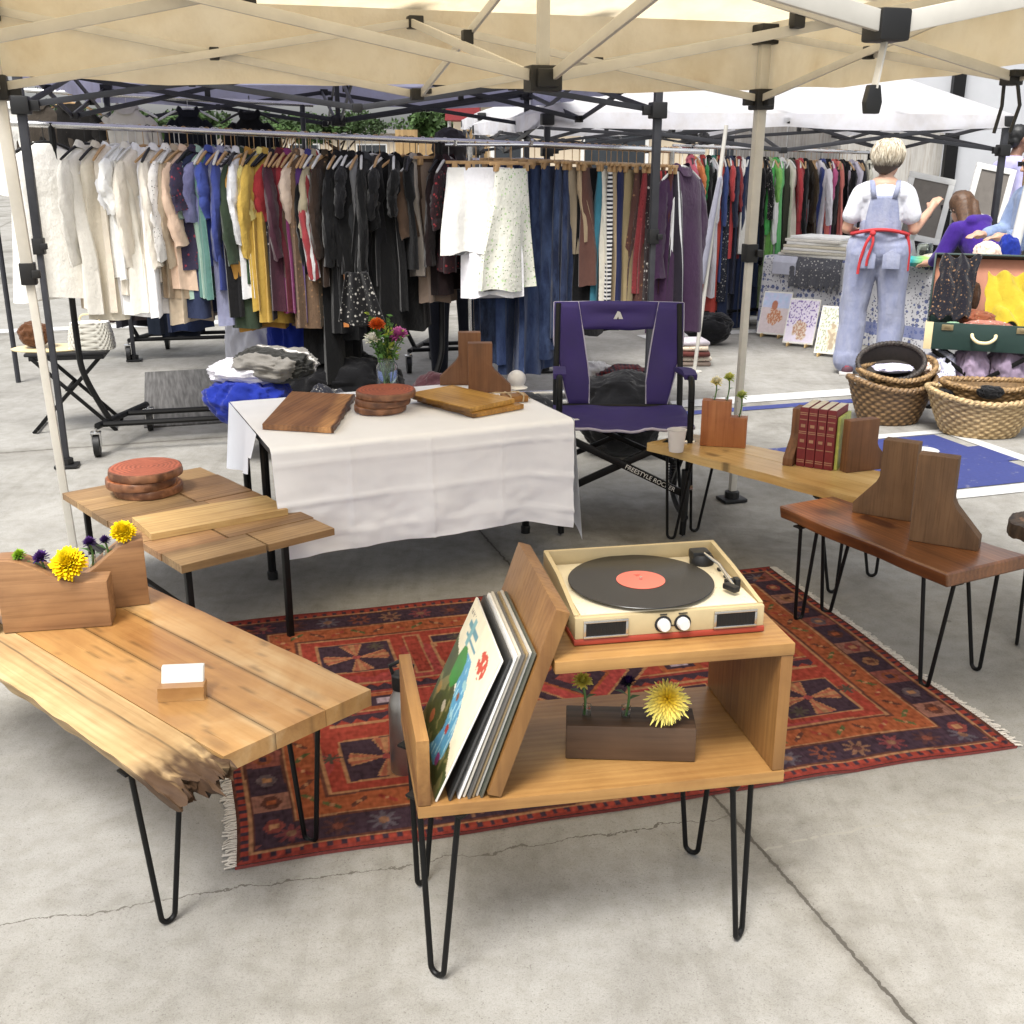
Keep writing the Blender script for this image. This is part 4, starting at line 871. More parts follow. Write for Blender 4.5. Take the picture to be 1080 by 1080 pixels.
hairpin(con, .045, .055, .40, R(-45), (-.012, -.018)); hairpin(con, CW - .065, .055, .40, R(45), (.01, -.018)); hairpin(con, .045, CD - .055, .40, R(45), (-.012, .016)); hairpin(con, CW - .065, CD - .055, .40, R(-45), (.01, .016))
CM = TR(CO.x, CO.y, 0) @ RZ(CRZ)
def cl(x, y, z): return CM @ Vector((x, y, z))

# ---- record sleeves
def art(u, v):
    # abstract stand-in for a painted sleeve: cream sky, blue stream, dark undergrowth, a green clump, red blocks
    n = nz(u * 6, v * 6, 3) * .5 + nz(u * 17, v * 17, 1) * .25
    ground = .42 + .55 * (0.55 - u) + .05 * nz(u * 9, 2, 0)
    c = (.80, .74, .56)
    if v > .60 and .12 < u < .42 and abs(v - .86) < .02 + .0: c = (.12, .3, .36)
    if .15 < u < .5 and abs(v - .795) < .016: c = (.10, .28, .36)
    if .2 < u < .27 and .74 < v < .93: c = (.2, .42, .45)
    if (u - .72) ** 2 / .012 + (v - .82) ** 2 / .008 < 1 and nz(u * 22, v * 22, 7) > -.22: c = (.55, .07, .04)
    if v < ground: c = (.07 + .05 * n, .09 + .06 * n, .03)
    if v < ground and n > .12: c = (.22, .20, .08)
    sx = .50 + .16 * math.sin(v * 5.5) ; 
    if .06 < v < .74 and abs(u - sx) < .13 + .04 * n: c = (.10, .33 + .1 * n, .52) if nz(u * 30, v * 9, 5) < .25 else (.35, .6, .68)
    if (u - .30) ** 2 / .014 + (v - .60) ** 2 / .02 < 1 + n: c = (.05, .24 + .1 * n, .05)
    for q, (a, w, r, k) in enumerate(((.22, .18, .05, (.4, .12, .05)), (.62, .30, .035, (.42, .06, .05)), (.55, .5, .03, (.25, .1, .04)), (.35, .33, .04, (.5, .45, .35)), (.7, .12, .04, (.3, .05, .2)), (.1, .34, .04, (.36, .22, .06)))):
        if (u - a) ** 2 + (v - w) ** 2 < r * r * (1 + n): c = k
    if (u - .58) ** 2 / .003 + (v - .60) ** 2 / .001 < 1: c = (.3, .55, .58)
    if .9 < v < .94 and .05 < u < .2 and nz(u * 60, v * 30, 9) > 0: c = (.15, .13, .1)
    return c
LS = .312
def sleeve(xb, tilt, col, label, painted_face=False, yoff=.012, thick=.0042, spine=(.75, .73, .68), dz=0):
    o = thing('record_sleeve', label, 'record sleeve', cl(xb, yoff, .4262), CRZ, 'record sleeves in the console')
    Mx = RY(tilt)
    b = MB(); b.layer(); vs = b.box(Mx @ Vector((0, LS / 2, LS / 2)), (thick, LS, LS), Mx.to_3x3().to_4x4(), bev=.0008); b.paint(vs, spine); b.build('cover', M['painted_gloss'], o)
    def fn(u, v): return Mx @ Vector((-thick / 2 - .0006, LS * (1 - u) * .995 + .001, LS * v * .995 + .001))
    b = MB(); b.grid(fn, 90, 90, art if painted_face else (lambda u, v: col)) if painted_face else b.grid(fn, 2, 2, lambda u, v: col)
    b.build('front_print', M['painted_gloss'], o, smooth=0)
    return o
sleeve(.036, R(24.5), (.5, .5, .4), 'record sleeve with cream, blue and green illustrated front, leaning nearest the low side panel', True)
SL = [(.062, 22.5, (.02, .02, .02), 'black record sleeve directly behind the illustrated one', (.05, .05, .05)), (.080, 21, (.75, .74, .72), 'white record sleeve third from the low side panel', (.8, .79, .77)),
      (.090, 20.5, (.55, .5, .42), 'cream-edged record sleeve behind the white one', (.62, .58, .5)), (.099, 20, (.1, .1, .1), 'dark record sleeve in the middle of the pack', (.12, .11, .1)),
      (.107, 19.8, (.35, .25, .12), 'brown record sleeve, third from the divider', (.3, .22, .12)), (.115, 19.6, (.6, .58, .55), 'grey-white record sleeve, second from the divider', (.5, .48, .44)), (.123, 19.4, (.08, .09, .07), 'dark green record sleeve against the divider', (.1, .1, .08))]
for k, (x, a, c, lab, sp_) in enumerate(SL): sleeve(x, R(a), c, lab, False, .010 + .004 * (k % 3), .0048, sp_)

# ---- portable record player and its record
M['cream_plastic'] = plain('cream_vinyl', lin('#b5a37d'), .5, 0, .05, 30); M['red_trim'] = plain('red_trim', lin('#963a2a'), .45, 0, .06, 30); M['player_plate'] = plain('cream_plate', lin('#d6cbb0'), .3, 0, .03, 30)
pp = cl(.311, .058, .704); PW, PD = .384, .30
rp = thing('record_player', 'cream portable record player with red base, two knobs and chrome-framed speakers', 'record player', pp, CRZ)
b = MB(); b.box((PW / 2, PD / 2, .008), (PW, PD, .012), bev=.003); [b.lathe([(.012, 0), (.012, .003)], (x, y, 0), 10) for x in (.03, PW - .03) for y in (.03, PD - .03)]; b.build('base', M['red_trim'], rp)
b = MB(); b.box((PW / 2, PD / 2, .036), (PW - .004, PD - .004, .044), bev=.003)
def wall(pts): 
    b.prism(pts, 0, .009, WM)
WM = TR(.002, 0, 0) @ Matrix(((0, 0, 1, 0), (1, 0, 0, 0), (0, 1, 0, 0), (0, 0, 0, 1)))
wall([(.012, .0585), (PD - .012, .0585), (PD - .012, .090), (PD * .55, .086), (.012, .0605)])
WM = TR(PW - .011, 0, 0) @ Matrix(((0, 0, 1, 0), (1, 0, 0, 0), (0, 1, 0, 0), (0, 0, 0, 1)))
wall([(.012, .0585), (PD - .012, .0585), (PD - .012, .090), (PD * .55, .080), (.012, .0605)])
b.box((PW / 2, PD - .0085, .0725), (PW - .004, .009, .037), bev=.002); b.build('case', M['cream_plastic'], rp)
b = MB(); b.box((PW / 2, PD / 2 - .004, .0597), (PW - .030, PD - .030, .003), bev=.001); b.build('deck', M['player_plate'], rp)
for x0 in (.018, PW - .018 - .088):
    b = MB(); x1 = x0 + .088
    for c, s in (((x0 + .044, -.0, .050), (.088, .006, .005)), ((x0 + .044, -.0, .0185), (.088, .006, .005)), ((x0 + .0025, 0, .0342), (.005, .006, .0265)), ((x1 - .0025, 0, .0342), (.005, .006, .0265))): b.box(c, s, bev=.001)
    sp_ = b.build('speaker_frame', M['chrome'], rp)
    b = MB(); b.box((x0 + .044, .0005, .0342), (.0775, .003, .0265)); [b.box((x0 + .008 + k * .006, -.0012, .0342), (.002, .001, .025)) for k in range(13)]; b.build('speaker_grille', M['black_plastic'], sp_)
for x in (.176, .215):
    b = MB(); b.lathe([(.0125, 0), (.0125, .008), (.010, .014), (.001, .0142)], (x, .0, .034), 20, RX(R(90))); b.build('knob', M['white_paint'], rp)
b = MB(); b.lathe([(.017, 0), (.017, .001)], (.176, .0012, .034), 20, RX(R(90))); b.lathe([(.017, 0), (.017, .001)], (.215, .0012, .034), 20, RX(R(90))); b.box((.176, .0005, .054), (.014, .001, .002)); b.box((.215, .0005, .054), (.018, .001, .002)); b.box((.196, .0005, .030), (.006, .001, .002)); b.build('dial_print', M['dark_metal'], rp)
ax, ay = PW - .048, PD - .062
b = MB(); b.lathe([(.026, 0), (.026, .012), (.020, .022), (.001, .023)], (ax, ay, .061), 24); b.box((ax - .004, ay + .005, .079), (.04, .034, .022), bev=.006); b.build('tonearm_base', M['black_plastic'], rp)
b = MB(); b.tube([(ax, ay, .086), (ax + .012, ay - .07, .083), (ax + .006, ay - .165, .076)], .0035, 8); arm = b.build('tonearm', M['chrome'], rp)
b = MB(); b.box((ax - .002, ay - .178, .075), (.016, .034, .012), RZ(R(25)), .003); b.build('cartridge', M['black_plastic'], arm)
b = MB(); b.box((ax + .014, ay - .14, .069), (.03, .012, .018), bev=.003); b.box((ax + .022, ay - .145, .066), (.012, .02, .03), bev=.003); b.build('arm_rest', M['black_plastic'], rp)
b = MB(); b.box((ax + .022, ay - .05, .063), (.008, .014, .006), bev=.002); b.box((ax + .02, ay - .09, .063), (.008, .008, .006), bev=.002); b.build('switch', M['black_plastic'], rp)
for y in (.06, PD - .06):
    b = MB(); b.box((-.001, y, .045), (.004, .022, .018), bev=.001); b.box((-.003, y, .040), (.004, .012, .012), bev=.001); b.build('clasp', M['chrome'], rp)
    b = MB(); b.box((PW + .001, y, .045), (.004, .022, .018), bev=.001); b.build('clasp', M['chrome'], rp)
b = MB(); b.lathe([(.12, 0), (.122, .002), (.12, .006), (.001, .006)], (.172, .142, .0614), 40); b.build('platter', M['black_plastic'], rp)
t = NT('vinyl'); v = t.coords(rnd=False); wv = t.n('ShaderNodeTexWave', wave_type='RINGS', rings_direction='Z'); wv.inputs['Scale'].default_value = 95; t.l(v, wv.inputs['Vector'])
t.set(Base_Color=(.006, .0055, .0055), Roughness=.24, **{'Specular_IOR_Level': .45}); t.bump(wv.outputs['Fac'], .25, .0006); t.set(Anisotropic=.6); M['vinyl'] = t.m
rc = thing('vinyl_record', 'black vinyl record with salmon red label lying on the record player', 'record', rp.matrix_basis @ Vector((.172, .142, .0688)) if False else pp + Vector((RZ(CRZ) @ Vector((.172, .142, .0688)))), CRZ)
b = MB(); b.lathe([(.001, 0), (.147, 0), (.148, .0012), (.147, .0022), (.056, .0018), (.001, .0018)], n=96); b.build('disc', M['vinyl'], rc, smooth=30)
M['salmon'] = plain('salmon_paper', lin('#dd6f60'), .5, 0, .04, 30)
b = MB(); b.lathe([(.001, .0020), (.0495, .0020), (.0495, .0027), (.001, .0027)], n=48); lab_ = b.build('label', M['salmon'], rc)
b = MB(); b.lathe([(.0032, .0027), (.0032, .009), (.001, .010)], n=12); b.build('spindle', M['chrome'], rc)
b = MB(); [b.box((x, y, .0029), (w, .0012, .0003)) for x, y, w in ((0, .028, .014), (0, .024, .009), (-.001, .020, .006))]; b.build('label_print', M['red_trim'], lab_, smooth=0)

# ---- flowers
def mum(b, c, r, axis, col, col2, n=90, style='pom', rnd=None):
    rnd = rnd or random.Random(int(c[0] * 9999) & 1023); b.layer(); ax_ = Vector(axis).normalized(); e1 = ax_.orthogonal().normalized(); e2 = ax_.cross(e1); c = Vector(c)
    for k in range(n):
        q = (k + .5) / n; el = math.acos(1 - q * (1.25 if style == 'pom' else 1.35)); az = k * 2.39996
        d = (ax_ * math.cos(el) + (e1 * math.cos(az) + e2 * math.sin(az)) * math.sin(el)).normalized()
        L = r * rnd.uniform(.82, 1.08) * (.72 + .4 * q if style == 'spider' else .9 + .1 * q); w = r * (.13 if style == 'pom' else .055)
        s = d.cross(ax_); s = s.normalized() if s.length > .01 else e1
        up = s.cross(d).normalized(); m = c + d * L * .6 + up * r * .08; tip = c + d * L + (Vector((0, 0, -1)) * r * (.30 * q if style == 'spider' else 0)) + up * r * (.0 if style == 'spider' else .12)
        mm = c.lerp(tip, .8) + up * r * .06
        rows = [(c + d * r * .1, w * .5), (m, w), (mm, w * .95), (tip, w * .25)]; pr = None; k_ = rnd.uniform(.85, 1.15); cc = [x + (y - x) * q for x, y in zip(col, col2)]
        for p, ww in rows:
            a_, b_, c_ = b.bm.verts.new(p - s * ww), b.bm.verts.new(p - up * ww * .35), b.bm.verts.new(p + s * ww)
            b.paint((a_, b_, c_), [x * k_ for x in cc])
            if pr: b.bm.faces.new((pr[0], pr[1], b_, a_)); b.bm.faces.new((pr[1], pr[2], c_, b_))
            pr = (a_, b_, c_)
def flower(name, label, cat, base, head, r, col, col2, n=90, style='pom', axis=(0, -.3, 1), leaf=True, stem_r=.0028, group=None, tube_h=None):
    base, head = Vector(base), Vector(head)
    f = thing(name, label, cat, base, 0, group)
    b = MB(); mum(b, head - base, r, axis, col, col2, int(n * 1.7) if style == 'pom' and r > .03 else n, style); b.build('bloom', M['petal'], f, smooth=60, recalc=False)
    h = head - base; b = MB(); b.tube(bezier([(0, 0, 0), h * .5 + Vector((.004, 0, 0)), h], 5), stem_r, 7)
    b.lathe([(.001, -.4 * r), (r * .28, -.25 * r), (r * .32, 0)], h, 10)
    if leaf:
        for s, z in ((1, .45), (-1, .62)):
            p = h * z; b.loft([[p + Vector((0, 0, 0)), p + Vector((0, .003, 0))], [p + Vector((s * .012, -.006, .010)), p + Vector((s * .012, .008, .010))], [p + Vector((s * .026, -.001, .012)), p + Vector((s * .026, .001, .012))]], cap=False, wrap=False)
    b.build('stem', M['stem'], f)
    return f
def vial(parent, x, y, z, h=.05, r=.009):
    b = MB(); b.lathe([(r, -.02), (r, h), (r * 1.12, h + .002), (r * .9, h + .002), (r * .85, h), (r * .85, -.018), (.001, -.018)], (x, y, z), 14); b.build('glass_vial', M['glass'], parent)
YEL, YEL2 = lin('#f4dc1a'), lin('#e8c400'); PUR, PUR2 = lin('#4a2a6e'), lin('#2f1a4c'); LIME, LIME2 = lin('#8cab2c'), lin('#5d8420')

# planter block inside the console
pb = at(600, 801, .4255); 
pl = thing('flower_block', 'dark brown block planter with three vials standing inside the record console', 'planter', pb, R(-3))
b = MB(); b.box((.124, .045, .039), (.262, .088, .076), bev=.003); b.build('block', M['espresso'], pl)
for x, y in ((.035, .045), (.115, .045), (.195, .045)): vial(pl, x, y, .077, .022)
q = lambda x, y, z: pb + RZ(R(-3)) @ Vector((x, y, z))
flower('carnation', 'small pale yellow carnation in the left vial of the dark block', 'flower', q(.03, .045, .080), q(.025, .05, .150), .022, lin('#c9c24a'), lin('#e6dc78'), 70, 'pom')
flower('statice', 'dark purple dried flower in the middle vial of the dark block', 'flower', q(.115, .045, .080), q(.118, .05, .150), .020, PUR2, lin('#241434'), 60, 'pom', (0, 0, 1))
flower('spider_mum', 'large yellow spider chrysanthemum drooping from the right vial of the dark block', 'flower', q(.195, .045, .080), q(.194, .014, .136), .046, lin('#d9b31e'), lin('#f4ea86'), 150, 'spider', (-.02, -.80, .50))

# steel bottle on the rug behind the console
bp_ = at(427, 814, 0)
bt = thing('water_bottle', 'tall steel flask with black loop lid standing on the rug behind the console', 'bottle', bp_ + Vector((0, 0, .008)))
b = MB(); b.lathe([(.036, 0), (.038, .004), (.038, .19), (.034, .215), (.024, .235), (.024, .25)], n=28); b.build('flask', plain('brushed_steel', (.36, .35, .34), .35, .9, .06, 30), bt)
b = MB(); b.lathe([(.026, .245), (.027, .25), (.027, .285), (.022, .29), (.001, .29)], n=24); b.tube([(-.022, 0, .285), (-.03, 0, .31), (0, 0, .325), (.03, 0, .31), (.022, 0, .285)], .006, 8); b.build('lid', M['black_plastic'], bt)

# ---- rug
def rugcol(a, b):
    A, B = 2.15, 1.46
    a += .006 * nz(a * 3, b * 3, 0); b += .008 * nz(a * 2.2, b * 2.2, 4)
    d = min(a, b, A - a, B - b); n = nz(a * 60, b * 60, 2); n2 = nz(a * 4, b * 4, 7); n3 = nz(a * 160, b * 40, 2)
    NAVY, RED, OR, TAN, ROSE, BR = (.022, .017, .036), (.28, .038, .026), (.29, .075, .028), (.36, .18, .09), (.27, .05, .05), (.085, .03, .022)
    side = d in (a, A - a); s = b if side else a
    def flower8(x, y, r, ca, cb):
        rr = math.hypot(x, y); th = math.atan2(y, x)
        if rr > r * (.72 + .28 * math.cos(8 * th)): return None
        return cb if rr < r * .32 else ca
    if d < .014: c = BR if side else (.22, .03, .025)
    elif d < .034: c = RED if ((s * 30) % 1) < .6 else NAVY
    elif d < .042: c = TAN
    elif d < .150:
        c = NAVY; p = .112; u = ((s + .03) % p) - p / 2; k = int((s + .03) / p)
        pal = [(TAN, BR), (ROSE, TAN), (BR, OR), ((.12, .12, .15), TAN), (OR, NAVY)][k % 5]
        if side:
            if abs(u) < .042: c = [(.20, .06, .05), NAVY, (.26, .12, .09), NAVY][k % 4]
            if abs(u) < .030 and abs(d - .096) < .03 - abs(u) * .6: c = tuple(.6 * p + .4 * w for p, w in zip(pal[0], BR))
            if abs(u) < .011 and abs(d - .096) < .012: c = pal[1]
        else:
            f = flower8(u, d - .096, .043, *pal)
            if f: c = tuple(.5 * p + .5 * w for p, w in zip(f, NAVY))
        if d < .050 or d > .143: c = BR
    elif d < .156: c = TAN
    elif d < .236:
        c = OR; u = (s % .07) - .035
        if abs(u * .8 + (d - .196) * (1 if int(s / .07) % 2 else -1)) < .009 and abs(u) < .022: c = [(.06, .09, .03), BR, RED][int(s / .07) % 3]
        if abs(u) < .006 and abs(d - .196) < .006: c = TAN
    elif d < .246: c = BR
    elif d < .254: c = TAN
    else:
        c = RED if n2 > -.12 else (.30, .045, .045)
        x, y = abs(a - A / 2), abs(b - B / 2); fx, fy = A / 2 - .254, B / 2 - .254
        def rect(x0, x1, y0, y1): return x0 < x < x1 and y0 < y < y1
        def frame(x0, x1, y0, y1, w): return rect(x0, x1, y0, y1) and not rect(x0 + w, x1 - w, y0 + w, y1 - w)
        # corner boxes with radiating leaves
        cx, cy = fx - .17, fy - .15
        if rect(cx - .145, cx + .145, cy - .135, cy + .135):
            c = RED
            if rect(cx - .125, cx + .125, cy - .115, cy + .115): c = TAN
            if rect(cx - .117, cx + .117, cy - .107, cy + .107):
                c = NAVY; th = math.atan2(y - cy, x - cx); rr = math.hypot(x - cx, y - cy); w = math.cos(th * 4 + .3)
                if rr < .105 and w > .15: c = TAN if w < .42 or w > .9 else (.33, .10, .06)
                if rr < .014: c = ROSE
        # upright bars and hooked keys
        X0 = fx - .37
        if rect(X0 - .03, X0 + .03, .16, fy - .02): c = TAN if not rect(X0 - .022, X0 + .022, .168, fy - .028) else RED
        kx0, kx1 = X0 - .29, X0 - .06
        if rect(kx0, kx1, .15, fy - .04):
            c = TAN
            if rect(kx0 + .008, kx1 - .008, .158, fy - .048):
                c = NAVY
                if frame(kx0 + .055, kx1 - .008, .20, fy - .10, .008): c = TAN
                elif rect(kx0 + .063, kx1 - .016, .208, fy - .108): c = RED
                if rect(kx1 - .075, kx1, .235, fy - .135): c = RED
        # long zigzag stripes
        if .075 < y < .135 and x < fx - .03:
            zz = .012 * abs(((x * 22) % 1) * 2 - 1) * 2; c = NAVY if (y - .075) < .022 + zz else (RED if y < .122 else TAN)
        if y < .075 and x < fx - .03:
            c = (.20, .03, .03); 
            if y < .060: c = TAN if y > .053 else (.30, .04, .03)
            m = (x % .24) - .12
            if abs(m) < .07 and y < .05: c = OR
            if abs(m) < .05 and y < .034: c = NAVY
            if abs(m) < .03 and y < .018: c = (.35, .28, .34)
        # centre lozenge
        L = abs(a - A / 2) / .20 + abs(b - B / 2) / .24
        if L < 1.25: c = TAN
        if L < 1.19: c = NAVY
        if L < .95: c = TAN
        if L < .90: c = (.36, .05, .05)
        if L < .62: c = OR
        if L < .55: c = NAVY
        if L < .30: c = ROSE
        # scattered sprigs
        for (sx, sy) in ((.30, .40), (.72, .05), (.58, .40), (.80, .30)):
            u, w = x - sx, y - sy
            if u * u + w * w < .0009 and (abs(u) < .005 or abs(w) < .005 or abs(abs(u) - abs(w)) < .004): c = (.05, .05, .04)
    k = .90 + .40 * n + .30 * n3 + .24 * n2; c = tuple(q * .80 + w * .20 for q, w in zip(c, (.13, .058, .04)))
    return tuple(max(.004, q * k) for q in c)
RO = at(248, 917, 0); RRZ = math.atan2(.56, 2.073)
rug = thing('patterned_rug', 'red and navy tribal rug with white fringe under the wooden furniture', 'rug', (RO.x, RO.y, 0), RRZ)
def rugz(a, b_): return .0085 + .005 * max(0, nz(a * 2.3, b_ * 2.3, 1)) + .014 * max(0, math.sin(a * 9 + 1) * math.exp(-((b_ - .0) / .12) ** 2)) * math.exp(-((a - 1.62) / .2) ** 2)
b = MB()
def rugp(u, v):
    a, c = u * 2.15, v * 1.46; return (a + .010 * nz(c * 3, 1, 0) * (abs(u - .5) * 2), c + .014 * nz(a * 2.5, 5, 0) * (abs(v - .5) * 2), rugz(a, c))
b.grid(rugp, 430, 292, lambda u, v: rugcol(u * 2.15, v * 1.46)); b.build('pile', painted('rug_wool', .95, .08, .5, 500), rug, smooth=180, recalc=False)
b = MB(); n_ = 60
for v in (0, 1):
    b.loft([[Vector(rugp(k / n_, v)) + Vector((0, (v * 2 - 1) * .004, dz)) for k in range(n_ + 1)] for dz in (.001, -.0075)], cap=False, wrap=False)
for u in (0, 1): b.loft([[Vector(rugp(u, k / n_)) + Vector(((u * 2 - 1) * .004, 0, dz)) for k in range(n_ + 1)] for dz in (.001, -.0075)], cap=False, wrap=False)
b.build('edge_binding', plain('rug_edge', (.16, .03, .025), .95, 0, .3, 60), rug)
rr = random.Random(3); M['fringe'] = plain('fringe_cotton', (.52, .48, .42), .95, 0, .15, 60)
for u in (0, 1):
    b = MB()
    for k in range(230):
        v = (k + rr.random() * .6) / 230; p = Vector(rugp(u, v)); s = u * 2 - 1; ln = rr.uniform(.016, .032)
        b.tube([p + Vector((-s * .004, 0, 0)), p + Vector((s * ln * .5, rr.uniform(-.004, .004), -.001)), p + Vector((s * ln, rr.uniform(-.008, .008), -.0045))], .0024, 5)
    b.build('fringe', M['fringe'], rug)

# ---- big pale slab table on the left
SO = Vector((-.579, 1.953, 0)); SRZ = math.atan2(.667, -.745)
st_ = thing('slab_table', 'large pale live-edge slab coffee table with a broken raw end on hairpin legs', 'coffee table', SO, SRZ)
def slabend(p, col, f):
    return p, col
tones = [(1.0, .97, .92), (.93, .86, .78), (1.03, 1.0, .97)]
b = MB(); rr = random.Random(11)
for k, (y0, y1) in enumerate(((-.391, -.262), (-.2605, -.129), (-.1275, -.001))):
    def tn(x, y, z, k=k):
        q = .95 + .16 * nz(x * 2.2, y * 9, k); c = tuple(t_ * q for t_ in tones[k])
        sm = min(abs(y + .2613), abs(y + .1282)); g = 1 - .55 * math.exp(-(sm / .0025) ** 2) * (nz(x * 5, y0, 3) > -.25)
        hole = 1 - .45 * max(0, min(1, (nz(x * 12, y * 70, 9) - .42) * 6))
        return tuple(v * g * hole for v in c)
    slab(b, 0, 1.32, cst(y0), cst(y1), .41, .45, 132, 14, tn, edge=lambda x, z, j, ny, k=k: (.004 * nz(x * 6, z * 40, 2) - (.012 * (1 - ((z - .41) / .04)) if False else 0)) if (k == 0 and j == 0) else 0)
b.build('slab', M['slab'], st_, smooth=40)
b = MB()
def rawtone(x, y, z):
    q = .98 + .18 * nz(x * 2.2, y * 9, 5); e = max(0, 1 - x / .10); s = max(0, (y - .120) / .03); c = [1.02 * q, .98 * q, .92 * q]
    seam = math.exp(-(abs(y - .052 - .012 * nz(x * 3, 1, 1)) / .0022) ** 2); c = [v * (1 - .75 * seam) for v in c]
    rot = e * (.5 + nz(x * 38, y * 38, z * 38) * 1.1) + max(0, s) * (.45 if z < .447 else .0)
    rot = min(1, max(0, rot)); return tuple(v * (1 - rot) + w * rot for v, w in zip(c, (.15, .10, .07)))
def rawend(p, col, f):
    x, y, z = p
    if x < .13:
        e = 1 - x / .13; g = nz(y * 22, z * 26, 3) * .050 + nz(y * 75, z * 85, 8) * .030 + nz(y * 190, z * 200, 4) * .016
        p.x += e * e * (g - .002); p.z += e * (nz(x * 14, y * 60, z * 40) * .012 - .003 - .012 * e * max(0, nz(y * 18, x * 9, 7)) + nz(x * 30, y * 170, 2) * .004); p.y += e * nz(x * 12, z * 60, 5) * .008
        dk = max(0, min(1, e * (1.25 - g * 30 + .9 * nz(y * 90, x * 60, z * 90) + (.5 if z < .44 else -.25)))); pale = max(0, g) * 9 * e
        col = tuple(v * (1 - dk) + w * dk + pale * .3 for v, w in zip(col, (.13, .085, .055)))
    return p, col
slab(b, -.025, 1.32, cst(.001), lambda x: .150 - .018 * x + .008 * nz(x * 5, 3, 0), .408, .449, 190, 34, rawtone, edge=lambda x, z, j, ny: (.020 * (1 - (z - .408) / .041) * -1 + .005 * nz(x * 14, z * 50, 1)) * (j / ny) ** 2, end=rawend, nz=6)
b.build('raw_edge_plank', M['raw'], st_, smooth=50)
hairpin(st_, .165, .055, .409, R(90), (.005, .01), w=.12); hairpin(st_, .165, -.315, .409, R(20), (.01, -.012), w=.10); hairpin(st_, 1.16, .06, .409, R(45), (0, .01)); hairpin(st_, 1.16, -.33, .409, R(-45), (0, -.01))
SMX = TR(*SO) @ RZ(SRZ)

# swooping planters with flowers on it
def swoop(name, label, p, rz, L, h0, h1, th, flip=False):
    t = thing(name, label, 'planter', p, rz)
    prof = [(0, 0), (L, 0)]; top = []
    for k in range(17):
        q = k / 16; e = max(0, (q - .25) / .75); e = min(1, e * 1.15); e = e * e * (3 - 2 * e); top.append((L * (1 - q), h1 + (h0 - h1) * e))
    prof += top
    if flip: prof = [(L - x, y) for x, y in reversed(prof)]
    b = MB(); b.prism(prof, -th, 0, Matrix(((1, 0, 0, 0), (0, 0, -1, 0), (0, 1, 0, 0), (0, 0, 0, 1))), .002); b.build('block', M['planter'], t)
    return t
p1 = at(4, 668, .4515); p2 = at(118, 660, .4515); a1 = math.atan2(p2.y - p1.y, p2.x - p1.x); L1 = (p2 - p1).length
s1 = swoop('flower_planter', 'brown swoop-topped block planter, nearer of the two on the slab table', p1, a1, L1, .190, .122, .075)
s2p = at(56, 650, .4515); s2e = at(158, 637, .4515); a2 = math.atan2(s2e.y - s2p.y, s2e.x - s2p.x); L2 = (s2e - s2p).length
s2 = swoop('flower_planter', 'brown swoop-topped block planter, farther of the two on the slab table', s2p, a2, L2, .180, .095, .07, True)
def planted(root, rz, p, xs):
    for x, y, z, nm, lab, col, col2, r, dz, ax_ in xs:
        vial(root, x, y, z, .03); w = p + RZ(rz) @ Vector((x, y, z)); flower(nm, lab, 'flower', w, w + RZ(rz) @ Vector((0, -.004, dz)), r, col, col2, 110 if r > .03 else 60, 'pom', ax_)
planted(s1, a1, p1, [(.055, .035, .145, 'button_mum', 'lime green button flower at the left of the nearer planter', LIME, LIME2, .020, .048, (0, -.2, 1)),
                     (.105, .035, .125, 'statice', 'purple statice beside the lime button flower in the nearer planter', PUR, PUR2, .024, .058, (0, -.2, 1)),
                     (.170, .030, .118, 'chrysanthemum', 'biggest bright yellow chrysanthemum at the front of the nearer planter', YEL, YEL2, .048, .045, (.0, -.6, .8))])
planted(s2, a2, s2p, [(.060, .035, .105, 'button_mum', 'lime green button flower behind the biggest yellow chrysanthemum', LIME, LIME2, .022, .048, (0, -.2, 1)),
                      (.110, .035, .110, 'statice', 'purple statice, left of the two dark ones in the farther planter', PUR, PUR2, .022, .068, (0, -.1, 1)),
                      (.148, .035, .118, 'statice', 'purple statice, right of the two dark ones in the farther planter', lin('#3a235c'), PUR2, .018, .062, (.1, -.1, 1)),
                      (.195, .035, .145, 'chrysanthemum', 'bright yellow chrysanthemum above the farther planter beside the plank table', YEL, YEL2, .036, .052, (.1, -.4, 1))])
# card holder
cp = at(193, 735, .4505)
ch = thing('card_holder', 'small raw wood block card holder on the slab table', 'card holder', cp, R(6))
b = MB(); b.layer(); slab(b, -.05, .05, cst(-.02), cst(.022), 0, .032, 16, 6, lambda x, y, z: (.9, .85, .8), end=lambda p, c, f: (p + Vector((.003 * nz(p.y * 60, p.z * 60, 1), .002 * nz(p.x * 60, p.z * 60, 2), 0)), c)); b.build('block', M['slab'], ch)
b = MB(); [b.box((0.0 + .001 * (k % 3), .012 + k * .0016, .030), (.09, .001, .05), RX(R(-28))) for k in range(8)]
cd = tag(b.build('business_cards', M['white_paint'], None, loc=cp + Vector((0, 0, .012)), rz=R(6), smooth=0), 'stack of blank white cards leaning in the small wood block', 'cards')
# pale box corner at the picture's left edge
q = at(6, 660, .4515); b = MB(); b.layer(); b.paint(b.box((-.06, .03, .055), (.12, .10, .095), bev=.003), (.66, .63, .56)); b.paint(b.box((-.06, .03, .0035), (.124, .104, .007), bev=.001), (.16, .06, .03))
tag(b.build('small_box', M['painted'], None, loc=q + Vector((-.008, -.035, 0)), rz=R(20)), 'white box with red-brown base at the left edge of the slab table', 'box')

